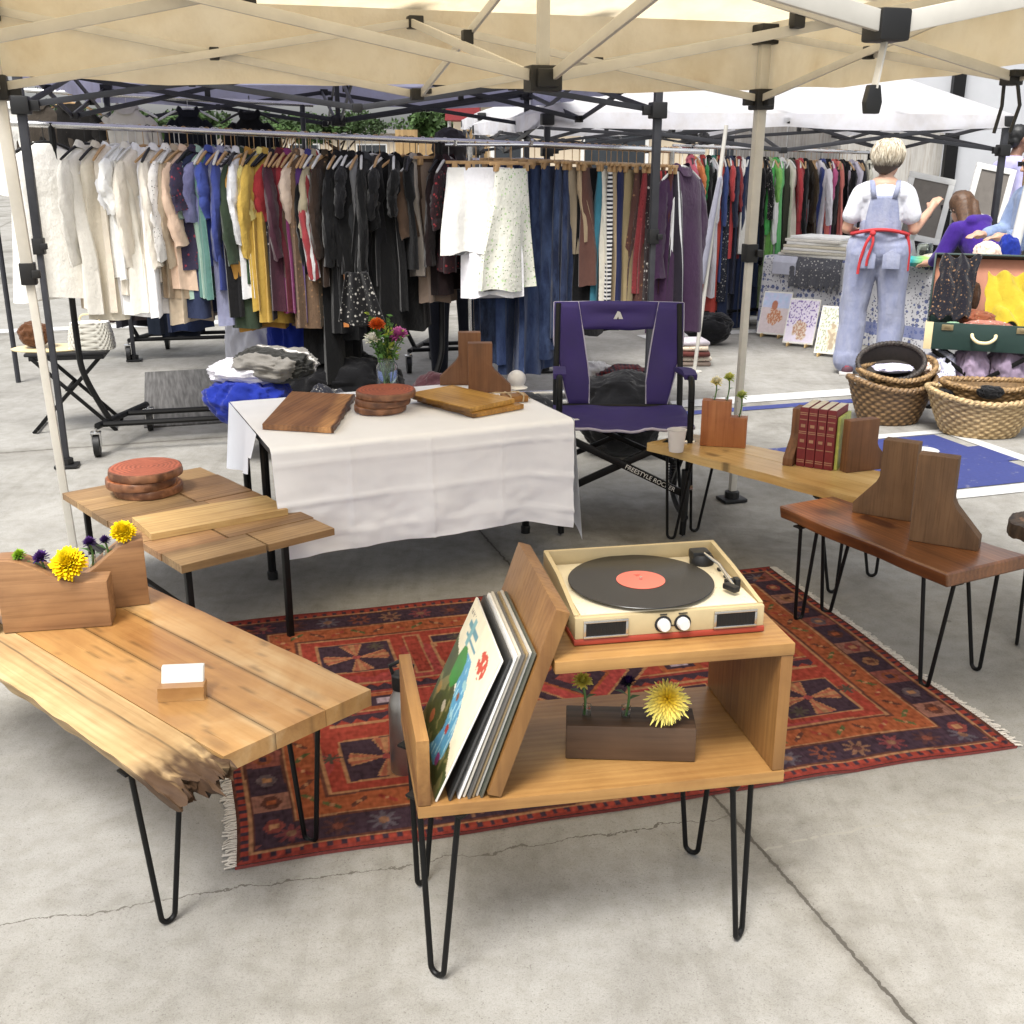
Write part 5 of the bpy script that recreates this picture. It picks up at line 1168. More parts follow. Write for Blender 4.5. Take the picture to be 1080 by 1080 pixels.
# ---- reclaimed plank table
def rect_frame(f, l):   # origin corner f, x axis towards l
    d = l - f; return math.atan2(d.y, d.x), math.hypot(d.x, d.y)
TH = .37; F2, L2_, R2 = at(190, 597, TH), at(65, 520, TH), at(355, 557, TH)
rz2, len2 = rect_frame(F2, L2_); wid2 = (R2 - F2).length
pt = thing('plank_table', 'low table of greyish reclaimed planks on straight black legs', 'side table', (F2.x, F2.y, 0), rz2)
b = MB(); rr = random.Random(5); n_ = 7
for k in range(n_):
    # planks run the short way, in two uneven lengths
    x0, x1 = len2 * k / n_, len2 * (k + 1) / n_ - .0025; cut = -wid2 * rr.uniform(.35, .65)
    for y0, y1 in ((-wid2, cut - .001), (cut + .001, 0)):
        tc = rr.uniform(.62, 1.12); warm = rr.uniform(.9, 1.05); tone = (tc * 1.02, tc * warm, tc * warm * .98)
        slab(b, x0, x1, cst(y0 + rr.uniform(0, .006)), cst(y1 - rr.uniform(0, .004)), TH - .026 + rr.uniform(-.001, .001), TH + rr.uniform(-.001, .0008), 6, 18, lambda x, y, z, t_=tone: tuple(q * (1 + .12 * nz(x * 30, y * 4, 1)) for q in t_))
M['plank_y'] = wood('reclaimed_plank_cross', lin('#75593c'), lin('#a88a62'), .55, 1, tone=True)
b.build('top', M['plank_y'], pt, smooth=30)
for x, y in ((.03, -.035), (.03, -.385), (len2 - .1, -.05), (len2 - .1, -.47)):
    b = MB(); b.bar((x, y, 0), (x, y, TH - .028), .021, .021, .003, up=Vector((0, 1, 0))); b.build('leg', M['black_metal'], pt)
b = MB(); b.bar((.05, -.035, .19), (len2 - .12, -.045, .19), .02, .02, .002); b.bar((.04, -.39, TH - .04), (len2 - .1, -.45, TH - .04), .02, .016, .002); b.build('frame', M['black_metal'], pt)

# ---- wood slices
def ringmat():
    t = NT('slice_grain'); v = t.coords(rnd=False); wv = t.n('ShaderNodeTexWave', wave_type='RINGS', rings_direction='Z'); wv.inputs['Scale'].default_value = 19; wv.inputs['Distortion'].default_value = 7; wv.inputs['Detail'].default_value = 5; t.l(v, wv.inputs['Vector'])
    a = t.n('ShaderNodeAttribute', attribute_name='Col'); c = t.mix(a.outputs['Color'], t.ramp(wv.outputs['Fac'], [(.15, (.52, .42, .36)), (.75, (1.05, 1.05, 1.05))]), .8, 'MULTIPLY'); c = t.mix(c, t.ramp(t.noise(v, 22, 4), [(.3, (.6, .55, .5)), (.6, (1, 1, 1))]), .6, 'MULTIPLY')
    t.l(c, t.b.inputs['Base Color']); t.set(Roughness=.5); t.bump(wv.outputs['Fac'], .15, .001); return t.m
M['slice'] = ringmat()
def wood_slice(p, r, h, tint, label, seed, group):
    b = MB(); b.layer(); n = 56; rings = []
    def rad(a): return r * (1 + .045 * nz(math.cos(a) * 1.6, math.sin(a) * 1.6, seed) + .018 * nz(math.cos(a) * 7, math.sin(a) * 7, seed))
    for f, z, bark in ((.001, 0, 0), (.93, 0, 0), (.985, .002, 1), (1.0, h * .3, 1), (1.0, h * .7, 1), (.985, h - .002, 1), (.955, h, .5), (.93, h, 0), (.5, h, 0), (.001, h, 0)):
        vs = [b.bm.verts.new((rad(2 * math.pi * k / n) * f * (1 + .012 * bark * nz(k * .9, z * 90, seed)), 0, 0)) for k in range(n)]
        for k, v in enumerate(vs):
            a = 2 * math.pi * k / n; rr_ = v.co.x; v.co = (rr_ * math.cos(a), rr_ * math.sin(a), z)
            c = tuple(x * (1 - bark) + y * bark for x, y in zip(tint, (.20, .09, .045)));  q = 1 + .4 * nz(math.cos(a) * 4, math.sin(a) * 4, z * 30 + seed) * bark * 1.6
            v[b.cl] = (c[0] * q, c[1] * q, c[2] * q, 1)
        rings.append(vs)
    b._skin(rings, cap=True)
    return tag(b.build('wood_slice', M['slice'], None, smooth=45, loc=p), label, 'wood slice', group)
sp0 = at(153, 519, TH); rs = random.Random(2)
for k, lab in enumerate(('bottom', 'middle', 'top')):
    wood_slice(sp0 + Vector((rs.uniform(-.012, .012), rs.uniform(-.01, .01), .001 + k * .0335)), .128 if k < 2 else .137, .033, lin(('#c08458', '#a9663f', '#a4583f')[k]), lab + ' round wood slice of the stack on the plank table', 3 + k, 'wood slices stacked on the plank table')
# pale board lying across it
c0, c1, c2, c3 = (at(x, y, TH + .001) for x, y in ((160, 570), (304, 543), (272, 524), (152, 550)))
rzb, lb = rect_frame(c0, c1); wb = (c3 - c0).length
b = MB(); b.layer(); slab(b, 0, lb, cst(0), lambda x: wb * (1 - .25 * max(0, x / lb - .6)) + .006 * nz(x * 12, 0, 1), 0, .022, 30, 6, (1, 1, 1))
tag(b.build('cutting_board', M['board'], None, loc=c0, rz=rzb), 'long pale plank board with dark knots lying across the plank table', 'board')

# ---- white cloth table
TZ = .60; WF, WR, WB = at(285, 475, TZ), at(605, 443, TZ), at(243, 425, TZ)
wrz, wl = rect_frame(WF, WR); wd = .85
wt = thing('folding_table', 'folding table with black steel legs hidden under the white cloth', 'table', (WF.x, WF.y, 0), wrz)
b = MB(); b.box((wl / 2, wd / 2, TZ - .02), (wl - .02, wd - .02, .03), bev=.004); b.build('tabletop', M['grey_metal'], wt)
for x, y in ((.03, .30), (.04, wd - .05), (wl - .02, .42), (wl - .05, wd - .05)):
    b = MB(); b.tube([(x, y, .012), (x, y, TZ - .04)], .016, 10); b.build('leg', M['black_metal'], wt)
    b = MB(); b.lathe([(.02, 0), (.021, .03), (.018, .034)], (x, y, 0), 12); b.build('foot', M['black_plastic'], wt)
b = MB(); b.tube([(.03, .30, .22), (.04, wd - .05, .22)], .011, 8); b.tube([(wl - .02, .42, .22), (wl - .05, wd - .05, .22)], .011, 8); b.build('brace', M['black_metal'], wt)
b = MB(); cz = TZ + .004
def drape(u, v):
    # v: 0 hem .. 1 back edge over the tabletop
    drop = .405 - .02 * u + .025 * nz(u * 3, 2, 1) + (.05 * max(0, u - .84) / .16 if u > .84 else 0); x = u * wl
    total = drop + wd; s = v * total
    if s < drop:
        q = (drop - s) / drop; y = -.006 - .028 * q - .012 * q * math.sin(u * 12 + 1.2) - .007 * q * math.sin(u * 27 + .5) - .012 * nz(u * 7, q * 4, 2) * q - .006 * nz(u * 20, q * 12, 6) * q
        z = cz - (drop - s) - .008 * math.exp(-(q / .08) ** 2); xx = x + .03 * q * (u - .35) * -1 + .004 * q * math.sin(u * 20)
        y -= .008 * (math.exp(-abs(q - .16) / .012) + math.exp(-abs(q - .52) / .014) + math.exp(-abs(q - .84) / .012)) + .006 * sum(math.exp(-abs(u - w) / .006) for w in (.24, .5, .74))      # pressed creases
        return (xx, y, z)
    y = s - drop; return (x, y, cz + .0015 * nz(x * 6, y * 6, 0) + (-.003 if y < .012 else 0))
b.grid(drape, 120, 110)
def left(u, v):
    y = .24 + u * (wd - .24); d = .285 * v * (.55 + .45 * u) * (1 if u > .05 else .6); return (-.004 - .025 * v * (1 + .5 * math.sin(u * 9)), y + .01 * v, cz - d)
b.grid(left, 40, 16)
def rightf(u, v):
    y = u * wd; d = (.30 * (1 - u) + .20) * v; return (wl + .004 + .03 * v * (1 + .6 * math.sin(u * 11)), y - .03 * v * (1 - u), cz - d)
b.grid(rightf, 40, 14)
o = b.build('tablecloth', M['white_cloth'], None, smooth=180, loc=(WF.x, WF.y, 0), rz=wrz)
tag(o, 'plain white creased cloth draped over the low folding table', 'tablecloth')
ZT = TZ + .0065
# walnut board
c0, c1, c2, c3 = (at(x, y, ZT) for x, y in ((277, 453), (352, 457), (367, 419), (308, 418)))
rzb, lb = rect_frame(c0, c1); wb = .30
b = MB(); b.layer(); sh = (c3 - c0); sh = RZ(-rzb) @ sh
def wtone(x, y, z):
    e = max(0, (x / lb - .74) / .08); e = min(1, e) if x / lb < .955 else 0; k = tuple(1 + e * q for q in (.9, 1.1, 1.0)); return k if x / lb < .955 else (.35, .3, .28)
slab(b, 0, lb, cst(0), cst(sh.y), 0, .022, 40, 20, wtone, end=lambda p, c, f: (p + Vector((sh.x / sh.y * p.y + (.012 * nz(p.y * 14, p.z * 60, 1) + .006 * nz(p.y * 50, 0, 1) if f > .95 else 0), 0, 0)), c))
tag(b.build('cutting_board', M['walnut'], None, loc=c0, rz=rzb), 'walnut live-edge board with pale sapwood strip at the left of the white table', 'board')
sp1 = at(404, 433, ZT)
for k, (lab, r, c, dx) in enumerate((('bottom', .105, '#c48a5a', -.012), ('middle', .112, '#8a5030', 0), ('top', .122, '#a85a3c', .014))):
    wood_slice(sp1 + Vector((dx, .006 * k, .001 + k * .0285)), r, .028, lin(c), lab + ' round wood slice of the stack on the white table', 11 + k, 'wood slices stacked on the white table')
# two olive boards
for k, (px, py, lab, dz) in enumerate(((437, 424, 'lower', 0), (432, 424, 'upper', .021))):
    c0, c1, c2 = at(px + 63, py + 17, ZT), at(px + 108 - k * 4, py + 4, ZT), at(px + 3, py, ZT)
    rzb, lb = rect_frame(c0, c2); wb = (c1 - c0).length * .92
    b = MB(); b.layer(); slab(b, 0, lb, lambda x: -wb + .006 * nz(x * 12, 3, k), lambda x: .010 * nz(x * 14, 1, k) + .005 * nz(x * 60, 1, k), 0, .019, 40, 8, lambda x, y, z: (.32, .26, .2) if (y > -.010 and z < .0185) else ((1, .98, .9) if k else (.85, .75, .6)))
    tag(b.build('cutting_board', M['spalted'], None, loc=c0 + Vector((0, 0, dz + .001)), rz=rzb + (R(4) if k else 0)), lab + ' of the two stacked yellowish olive wood boards on the white table', 'board', 'olive boards stacked on the white table')
def bookend_prof(w, h, top, notch=.45): return [(0, 0), (w, 0), (w, .028 * h / .2), (top + (w - top) * .12, h * notch), (top, h * (notch + .08)), (top, h), (0, h)]
def bookend(p, rz, w, h, top, th, mat, label, mirror=False, group=None):
    pr = bookend_prof(w, h, top)
    if mirror: pr = [(-x, y) for x, y in reversed(pr)]
    b = MB(); b.prism(pr, -th / 2, th / 2, Matrix(((1, 0, 0, 0), (0, 0, -1, 0), (0, 1, 0, 0), (0, 0, 0, 1))), .0025)
    return tag(b.build('bookend', M[mat], None, loc=p, rz=rz), label, 'bookend', group)
bookend(at(494, 413, ZT), wrz - R(20), .185, .215, .105, .055, 'brown_z', 'brown flared wood bookend, nearer of the pair on the white table')
bookend(at(507, 406, ZT) + Vector((0, .03, 0)), wrz - R(20), .185, .235, .10, .055, 'brown_z', 'brown flared wood bookend, farther of the pair on the white table', True)
# twine bundle of coasters, white lump
tb = at(528, 423, ZT)
tw_ = thing('coaster_bundle', 'bundle of small wood slabs tied with pale twine on the white table', 'coasters', tb, wrz - R(10))
b = MB(); b.layer(); slab(b, -.11, .0, cst(-.03), lambda x: .04 + .004 * nz(x * 30, 0, 0), 0.001, .020, 14, 6, (1, .95, .85)); slab(b, .005, .11, cst(-.04), lambda x: .035 + .004 * nz(x * 30, 4, 0), 0.001, .026, 14, 6, (.62, .5, .42)); b.build('slab', M['spalted'], tw_)
b = MB()
for x in (-.07, .03, .085): b.tube(bezier([(x, -.05, .004), (x + .004, -.045, .028), (x, 0, .031), (x - .003, .045, .028), (x, .05, .004)], 4), .003, 6)
b.tube(bezier([(-.07, 0, .031), (-.05, -.02, .036), (-.02, .015, .034), (.03, -.01, .036), (.06, .02, .034), (.09, -.02, .033), (.12, -.03, .01)], 5), .0026, 6); b.build('twine', plain('jute_twine', (.5, .4, .26), .9, 0, .15, 80), tw_)
p = at(545, 412, ZT); b = MB(); b.layer(); b.paint(b.ball((0, 0, .04), .042, (1, .9, .95), 18, 12), (.72, .72, .74)); b.paint(b.lathe([(.012, 0), (.05, .002), (.03, .012)], n=16)[0], (.7, .7, .72))
tag(b.build('white_dish', M['painted_gloss'], None, loc=p + Vector((0, .06, 0))), 'small white rounded dish behind the bookends on the white table', 'dish')
# jar with bouquet
jp = at(409, 411, ZT)
jar = thing('glass_jar', 'clear glass jar of water holding the mixed bouquet on the white table', 'jar', jp)
b = MB(); b.lathe([(.001, .003), (.040, .003), (.044, .010), (.044, .105), (.036, .122), (.036, .145), (.0385, .145), (.0385, .12), (.0465, .107), (.0465, .006), (.042, 0), (.001, 0)], n=28); b.build('body', M['glass'], jar)
b = MB()
for z in (.128, .136): b.tube([(.0392 * math.cos(R(a)), .0392 * math.sin(R(a)), z) for a in range(0, 360, 15)], .0014, 5, closed=True)
b.build('rim_thread', M['glass'], jar)
bq = random.Random(4); bqb = jp + Vector((0, 0, .008))
def bstem(head, nm, lab, r, col, col2, n=60, style='pom', ax_=(0, -.3, 1)):
    flower(nm, lab, 'flower', bqb + Vector((bq.uniform(-.02, .02), bq.uniform(-.02, .02), 0)), jp + Vector(head), r, col, col2, n, style, ax_, True, .0026, 'flowers of the bouquet')
bstem((-.035, -.02, .285), 'ranunculus', 'orange bloom at the top of the bouquet in the jar', .038, lin('#e0702e'), lin('#c8541f'), 70)
bstem((-.058, -.03, .225), 'lily', 'white bloom low on the left of the bouquet in the jar', .040, lin('#eeeeea'), lin('#d8dcc8'), 24)
bstem((.060, -.03, .245), 'stock_flower', 'pink cluster bloom on the right of the bouquet in the jar', .042, lin('#d77fc0'), lin('#b2559c'), 60)
bstem((.035, .0, .225), 'stock_flower', 'smaller pink bloom just inside the pink cluster', .03, lin('#c56bb0'), lin('#9c4488'), 50)
b = MB(); b.layer(); tops = []
for k in range(26):
    h = Vector((bq.gauss(0, .05), bq.gauss(0, .04), bq.uniform(.17, .32))); b.paint(b.tube(bezier([(bq.uniform(-.02, .02), bq.uniform(-.02, .02), .012), (h.x * .3, h.y * .3, .14), h], 4), .0016, 5), (.05, .11, .03))
    for q in range(15):
        z = bq.uniform(.45, 1.05); p = Vector((h.x * z * z, h.y * z * z, h.z * z)); d = Vector((bq.gauss(0, 1), bq.gauss(0, 1), bq.gauss(.3, .7))).normalized(); s = d.orthogonal().normalized(); L = bq.uniform(.018, .040)
        if p.z < .13: continue
        k_ = bq.uniform(.5, 1.6); c = (.05 * k_, .12 * k_, .025 * k_) if k % 5 else (.22 * k_, .28 * k_, .05)
        vs = [b.bm.verts.new(p), b.bm.verts.new(p + d * L * .5 + s * L * .22), b.bm.verts.new(p + d * L), b.bm.verts.new(p + d * L * .5 - s * L * .22)]; b.bm.faces.new(vs); b.paint(vs, c)
tag(b.build('greenery', M['petal'], None, smooth=0, loc=jp, recalc=False), 'green leafy stems filling the bouquet in the glass jar', 'greenery', 'flowers of the bouquet')
# ------------------------------------------------------------------ purple folding chair
M['purple'] = plain('purple_nylon', lin('#2d1e5c'), .75, 0, .14, 7, .25); M['piping'] = plain('pale_piping', (.36, .34, .42), .7)
CHP = (.495, 5.0, 0)
chr_ = thing('camping_chair', 'purple folding camp chair with white piping and black frame behind the white table', 'chair', CHP, R(-2))
def tubec(name, pts, r=.014, mat='black_metal', n=6, par=chr_):
    b = MB(); b.tube(bezier(pts, n) if len(pts) > 2 else pts, r, 10); return b.build(name, M[mat], par)
SW = .275
for s in (-1, 1):
    fx = s * (SW + .005)
    # front leg up to the armrest loop, back post, runner with rocker spring
    tubec('front_leg', [(fx - s * .015, -.42, .012), (fx, -.40, .30), (fx, -.385, .60)])
    b = MB(); b.lathe([(.004, 0), (.017, .12), (.018, .30)], (fx - s * .013, -.418, .005), 10); b.build('foot_tip', M['black_plastic'], chr_)
    tubec('arm_frame', [(fx, -.385, .60), (fx, -.37, .665), (fx, -.32, .685), (fx, -.10, .66), (fx, .14, .63)])
    b = MB(); b.loft([[(fx - .028, y, z), (fx + .028, y, z), (fx + .026, y, z - .022), (fx - .026, y, z - .022)] for y, z in ((-.33, .700), (-.25, .706), (-.1, .688), (.10, .655))]); b.build('armrest', M['purple'], chr_)
    tubec('back_post', [(fx + s * .012, .12, .40), (fx + s * .012, .17, .62), (s * .285, .26, .925)])
    tubec('rear_leg', [(fx + s * .012, .12, .45), (fx + s * .012, .135, .25), (fx, .12, .045)])
    tubec('runner', [(fx, -.36, .07), (fx, -.1, .04), (fx, .14, .05), (fx, .2, .12)], .016)
    b = MB()
    for k in range(7): b.lathe([(.022, 0), (.026, .005), (.022, .010)], (fx, .13, .10 + k * .014), 12)
    b.build('rocker_piston', M['dark_metal'], chr_)
    b = MB(); [b.tube([(fx - .022, y, z), (fx + .022, y, z)], .012, 10) for y, z in ((.12, .44), (-.39, .42), (-.40, .22), (.13, .22))]; b.build('rivet', M['chrome'], chr_)
for s, nm in ((1, 'front_cross_bar'), (-1, 'front_cross_bar')):
    b = MB(); b.bar((-s * SW, -.40 - .012 * s, .455), (s * SW, -.40 - .012 * s, .19), .020, .032, .006); bar_ = b.build(nm, M['black_metal'], chr_)
    if s == 1:
        cu = bpy.data.curves.new('frame_lettering', 'FONT'); cu.body = 'FREESTYLE ROCKER'; cu.size = .027; cu.extrude = .0006; cu.align_x = 'CENTER'; cu.align_y = 'CENTER'
        tmp = bpy.data.objects.new('tmp', cu); COL.objects.link(tmp); bpy.context.view_layer.update()
        me = bpy.data.meshes.new_from_object(tmp.evaluated_get(bpy.context.evaluated_depsgraph_get())); bpy.data.objects.remove(tmp)
        tx = bpy.data.objects.new('frame_lettering', me); COL.objects.link(tx); me.materials.clear(); me.materials.append(M['white_paint']); tx.parent = bar_
        dx = Vector((2 * SW, 0, -.265)).normalized(); tx.matrix_local = Matrix.Translation((SW * .42, -.4235, .3225 - .265 * .21)) @ Matrix(((dx.x, -dx.z * 1, 0, 0), (0, 0, -1, 0), (dx.z, dx.x, 0, 0), (0, 0, 0, 1)))
    b = MB(); b.bar((-s * SW, .10 - .012 * s, .44), (s * SW, .10 - .012 * s, .20), .018, .026, .006); b.build('rear_cross_bar', M['black_metal'], chr_)
    b = MB(); b.bar((s * SW, -.38, .42), (s * SW, .10, .10), .016, .022, .005); b.build('side_bar', M['black_metal'], chr_)
    b = MB(); b.bar((s * (SW - .012), -.38, .12), (s * (SW - .012), .10, .43), .016, .022, .005); b.build('side_bar', M['black_metal'], chr_)
tubec('seat_rail', [(-SW, .13, .46), (SW, .13, .46)], .012, n=1)
def seatp(u, v): x = (u - .5) * 2 * (SW + .03); y = -.36 + v * .50; return (x, y, .485 - .035 * math.sin(math.pi * u) * math.sin(math.pi * min(1, v + .2)) - .02 * v + .01 * nz(u * 5, v * 5, 2) + (.004 * math.sin(u * 30) * (v < .3)))
b = MB(); b.grid(seatp, 24, 20); seat = b.build('seat', M['purple'], chr_, smooth=180, mods=None); m_ = seat.modifiers.new('t', 'SOLIDIFY'); m_.thickness = .012
b = MB(); b.tube([Vector(seatp(k / 20, 0)) + Vector((0, -.004, -.004)) for k in range(21)], .006, 6); b.build('piping', M['piping'], seat)
# back: side wings, top band and lower wings round an open middle window
def backp(x, h):
    # h 0 at seat .. 1 at top
    w = .31 + .02 * h; y = .13 + .145 * h + .035 * (abs(x) / .3) ** 2 * -1 + .03; return Vector((x, y, .455 + .475 * h + .006 * nz(x * 9, h * 8, 1)))
b = MB()
def panel(xf0, xf1, h0, h1, nu=10, nv=14):
    b.grid(lambda u, v: backp(xf0(h0 + (h1 - h0) * v) * (1 - u) + xf1(h0 + (h1 - h0) * v) * u, h0 + (h1 - h0) * v) + Vector((0, -.008 * math.sin(u * 3.1) * math.sin(v * 9), 0)), nu, nv)
outer = lambda h: .305 - .075 * max(0, (.62 - h) / .62) ** 1.0 * (1 if h < .62 else 0) + .0 * h
inner = lambda h: .135 + .055 * max(0, (h - .25) / .75) ** 1.2
for s in (-1, 1): panel(lambda h, s=s: s * outer(h), lambda h, s=s: s * inner(h), 0, .995)
panel(lambda h: -inner(h), lambda h: inner(h), .735, .995, 20, 8)
back = b.build('backrest', M['purple'], chr_, smooth=180); m_ = back.modifiers.new('t', 'SOLIDIFY'); m_.thickness = .012
b = MB()
for s in (-1, 1):
    b.tube([backp(s * inner(k / 20), k / 20) + Vector((0, -.010, 0)) for k in range(21)], .0038, 6); b.tube([backp(s * outer(k / 20), k / 20) + Vector((0, -.008, 0)) for k in range(21)], .0038, 6)
b.tube([backp(-.305 + .61 * k / 12, .998) + Vector((0, -.006, 0)) for k in range(13)], .0038, 6); b.build('piping', M['piping'], back)
b = MB(); q = backp(0, .86) + Vector((0, -.016, 0)); TM = Matrix.Translation(q) @ RX(R(90))
b.prism([(-.026, -.02), (.026, -.02), (.008, .02), (-.004, .024)], 0, .003, TM); b.build('emblem', M['white_paint'], back, smooth=0)
b = MB(); b.prism([(-.010, -.021), (.004, -.021), (-.001, .0)], .0035, .0045, TM); b.build('emblem_mark', M['black_plastic'], back, smooth=0)
b = MB(); b.prism([(-.022, 0), (.022, 0), (.022, .02), (-.022, .02)], 0, .002, Matrix.Translation((-.21, -.27, .484)) @ RZ(R(20))); b.build('care_tag', M['white_paint'], seat, smooth=0)

# ------------------------------------------------------------------ pale bench and its display
HB = .42
F3, L3, R3 = at(905, 525, HB), at(680, 466, HB), at(943, 500, HB)
rz3, len3 = rect_frame(F3, L3); wid3 = (R3 - F3).length * 1.0
pbn = thing('hairpin_bench', 'pale yellow wood bench on black hairpin legs in front of the purple chair', 'bench', (F3.x, F3.y, 0), rz3)
b = MB(); slab(b, 0, len3, lambda x: -wid3 * (1 - .32 * x / len3) + .01 * nz(x * 5, 0, 1), cst(-wid3 * .46), HB - .035, HB, 60, 10, lambda x, y, z: tuple(q * (1.0 + .12 * nz(x * 4, y * 10, 1)) for q in (1.02, 1, .98)))
slab(b, -.012, len3 * .985, cst(-wid3 * .455), lambda x: .008 * nz(x * 6, 0, 5), HB - .036, HB - .0006, 60, 10, lambda x, y, z: tuple(q * (.9 + .14 * nz(x * 4, y * 10, 4)) * (1 - .6 * (nz(x * 9, y * 22, 1) > .55)) for q in (1, .93, .82)))
b.build('slab', M['pale'], pbn, smooth=40)
for x, y, a in ((.14, -.06, 100), (.14, -wid3 + .06, 80), (len3 - .16, -.05, 80), (len3 - .16, -wid3 * .68 + .06, 100)): hairpin(pbn, x, y, HB - .036, R(a - 90 + 45), (-.03 if x < .5 else .03, 0), w=.11)
def cupmat():
    t = NT('frosted_cup'); t.set(Base_Color=(.85, .82, .80), Roughness=.35, Transmission_Weight=.35, IOR=1.3); return t.m
cpq = at(713, 476, HB); b = MB(); b.lathe([(.001, .001), (.030, .001), (.039, .092), (.041, .094), (.0385, .094), (.029, .004), (.001, .004)], n=28)
tag(b.build('cup', cupmat(), None, loc=cpq), 'frosted white cup at the left end of the pale bench', 'cup')
sA, sB = at(738, 470, HB + .001), at(786, 473, HB + .001); srz = math.atan2(sB.y - sA.y, sB.x - sA.x); sl = (sB - sA).length
sb_ = thing('stepped_planter', 'reddish stepped block planter with three small flowers on the pale bench', 'planter', sA, srz)
b = MB(); b.prism([(0, 0), (sl, 0), (sl, .128), (sl * .64, .128), (sl * .64, .195), (0, .195)], -.055, 0, Matrix(((1, 0, 0, 0), (0, 0, -1, 0), (0, 1, 0, 0), (0, 0, 0, 1))), .002); b.build('block', M['cedar'], sb_)
for x, z, lab, r, dz, c in ((.048, .195, 'white daisy, leftmost in the stepped planter', .030, .075, ('#ece9dc', '#d9c84a')), (.100, .195, 'yellow-green daisy, middle of the stepped planter', .028, .095, ('#d3d27a', '#8da32a')), (sl * .82, .128, 'small green flower on the lower step of the stepped planter', .028, .09, ('#c9cf85', '#6f8f2a'))):
    vial(sb_, x, .0275, z, .012, .007); w = sA + RZ(srz) @ Vector((x, .0275, z)); flower('daisy', lab, 'flower', w, w + Vector((.004, -.006, dz)), r, lin(c[0]), lin(c[1]), 50, 'pom', (0, -.4, 1))
BX = RZ(rz3)
def bl(x, y, z=HB + .001): return Vector((F3.x, F3.y, 0)) + BX @ Vector((x, y, z))
# the row of books between two bookends runs along the bench; spines look to the left front
rowd = math.atan2(at(890, 498, HB).y - at(820, 488, HB).y, at(890, 498, HB).x - at(820, 488, HB).x)
b0 = at(838, 491, HB + .001); RWX = RZ(rowd)
M['book_red'] = plain('maroon_cloth', lin('#6f1f26'), .6, 0, .1, 40, .1); M['paper'] = plain('page_paper', (.6, .55, .45), .8); M['gilt'] = plain('gilt', (.35, .2, .12), .5)
M['yg'] = plain('yellow_green_cover', (.38, .42, .10), .5, 0, .3, 40)
for k in range(4):
    w_ = .034; p = b0 + RWX @ Vector((.004 + k * .0365, .0, 0)); bk = thing('book', ('maroon clothbound book, %s in the row of four on the pale bench' % ('leftmost', 'second from left', 'second from right', 'rightmost')[k]), 'book', p, rowd, 'maroon books on the pale bench')
    Hh = .236; Dp = .165; b = MB()
    b.box((w_ / 2, Dp / 2, Hh / 2), (w_, Dp, Hh), bev=.002); b.build('cover', M['book_red'], bk)
    b = MB(); b.box((w_ / 2, Dp / 2 + .004, Hh - .0015), (w_ - .008, Dp - .012, .006)); b.box((w_ / 2, Dp - .001, Hh / 2), (w_ - .008, .006, Hh - .008)); b.build('pages', M['paper'], bk, smooth=0)
    b = MB(); [b.box((w_ / 2, -.0006, z), (w_ * .86, .002, .003)) for z in (.02, .028, .075, .135, .142, .19, .21, .217)]; [b.box((w_ / 2, -.0006, z), (w_ * .5, .002, .012)) for z in (.105, .165)]; b.build('spine_bands', M['gilt'], bk, smooth=0)
p = b0 + RWX @ Vector((.004 + 4 * .0365, .004, 0)); bk = thing('thin_book', 'thin book with yellow-green patterned cover beside the maroon books', 'book', p, rowd)
b = MB(); b.box((.006, .085, .105), (.011, .15, .21), bev=.001); b.build('cover', M['yg'], bk)
bw = Vector((0, 0, 0))
bookend(b0 + RWX @ Vector((-.024, .145, 0)), rowd + R(90) + R(180), .165, .215, .085, .04, 'brown_z', 'brown flared wood bookend on the left of the maroon books')
bookend(b0 + RWX @ Vector((.188, .01, 0)), rowd + R(52), .20, .205, .135, .045, 'brown_z', 'brown flared wood bookend on the right of the maroon books')

# ------------------------------------------------------------------ red-brown bench and its bookends
F4, L4, R4 = at(1000, 605, HB), at(822, 533, HB), at(1078, 583, HB)
rz4, len4 = rect_frame(F4, L4); wid4 = (R4 - F4).length
rb = thing('hairpin_bench', 'thick red-brown slab bench on black hairpin legs at the right edge of the rug', 'bench', (F4.x, F4.y, 0), rz4)
def redtone(x, y, z):
    e = max(0, 1 - abs(y + .004) / .012) * (z < HB - .01); q = 1 + .2 * nz(x * 3, y * 12, 2)
    c = (q, q * .96, q * .9)
    if x > len4 * .55 and y > -wid4 * .62: g = min(1, (x - len4 * .55) / .15) * max(0, .6 + nz(x * 9, y * 12, 1)); c = tuple(v + g * w for v, w in zip(c, (1.3, 1.25, 1.0)))
    if (x - len4 * .62) ** 2 / .006 + (y + wid4 * .5) ** 2 / .0012 < 1 + nz(x * 30, y * 30, 1): c = (.42, .3, .3)
    return tuple(v * (1 - .5 * e) for v in c)
b = MB(); slab(b, 0, len4, lambda x: -wid4 * (1 - .30 * x / len4) + .012 * nz(x * 6, 0, 3), lambda x: .010 * nz(x * 5, 0, 6), HB - .047, HB, 60, 16, redtone, edge=lambda x, z, j, ny: .012 * ((z - HB + .03) / .03) * (j == ny) * .5, nz=5)
sl_ = b.build('slab', M['red_slab'], rb, smooth=50); m_ = sl_.modifiers.new('b', 'BEVEL'); m_.width = .006; m_.segments = 2; m_.limit_method = 'ANGLE'; m_.angle_limit = R(50)
hairpin(rb, .09, -.07, HB - .047, R(0), (-.012, .02), w=.12, r=.0065); hairpin(rb, .10, -wid4 + .075, HB - .047, R(0), (-.012, -.02), w=.12, r=.0065)
hairpin(rb, len4 - .10, -.055, HB - .047, R(90), (.015, .0), w=.08, r=.0065); hairpin(rb, len4 - .10, -wid4 * .72 + .06, HB - .047, R(30), (.02, -.0), w=.11, r=.0065)
q1, q2 = at(958, 570, HB + .001), at(1031, 582, HB + .001); br_ = math.atan2(q2.y - q1.y, q2.x - q1.x)
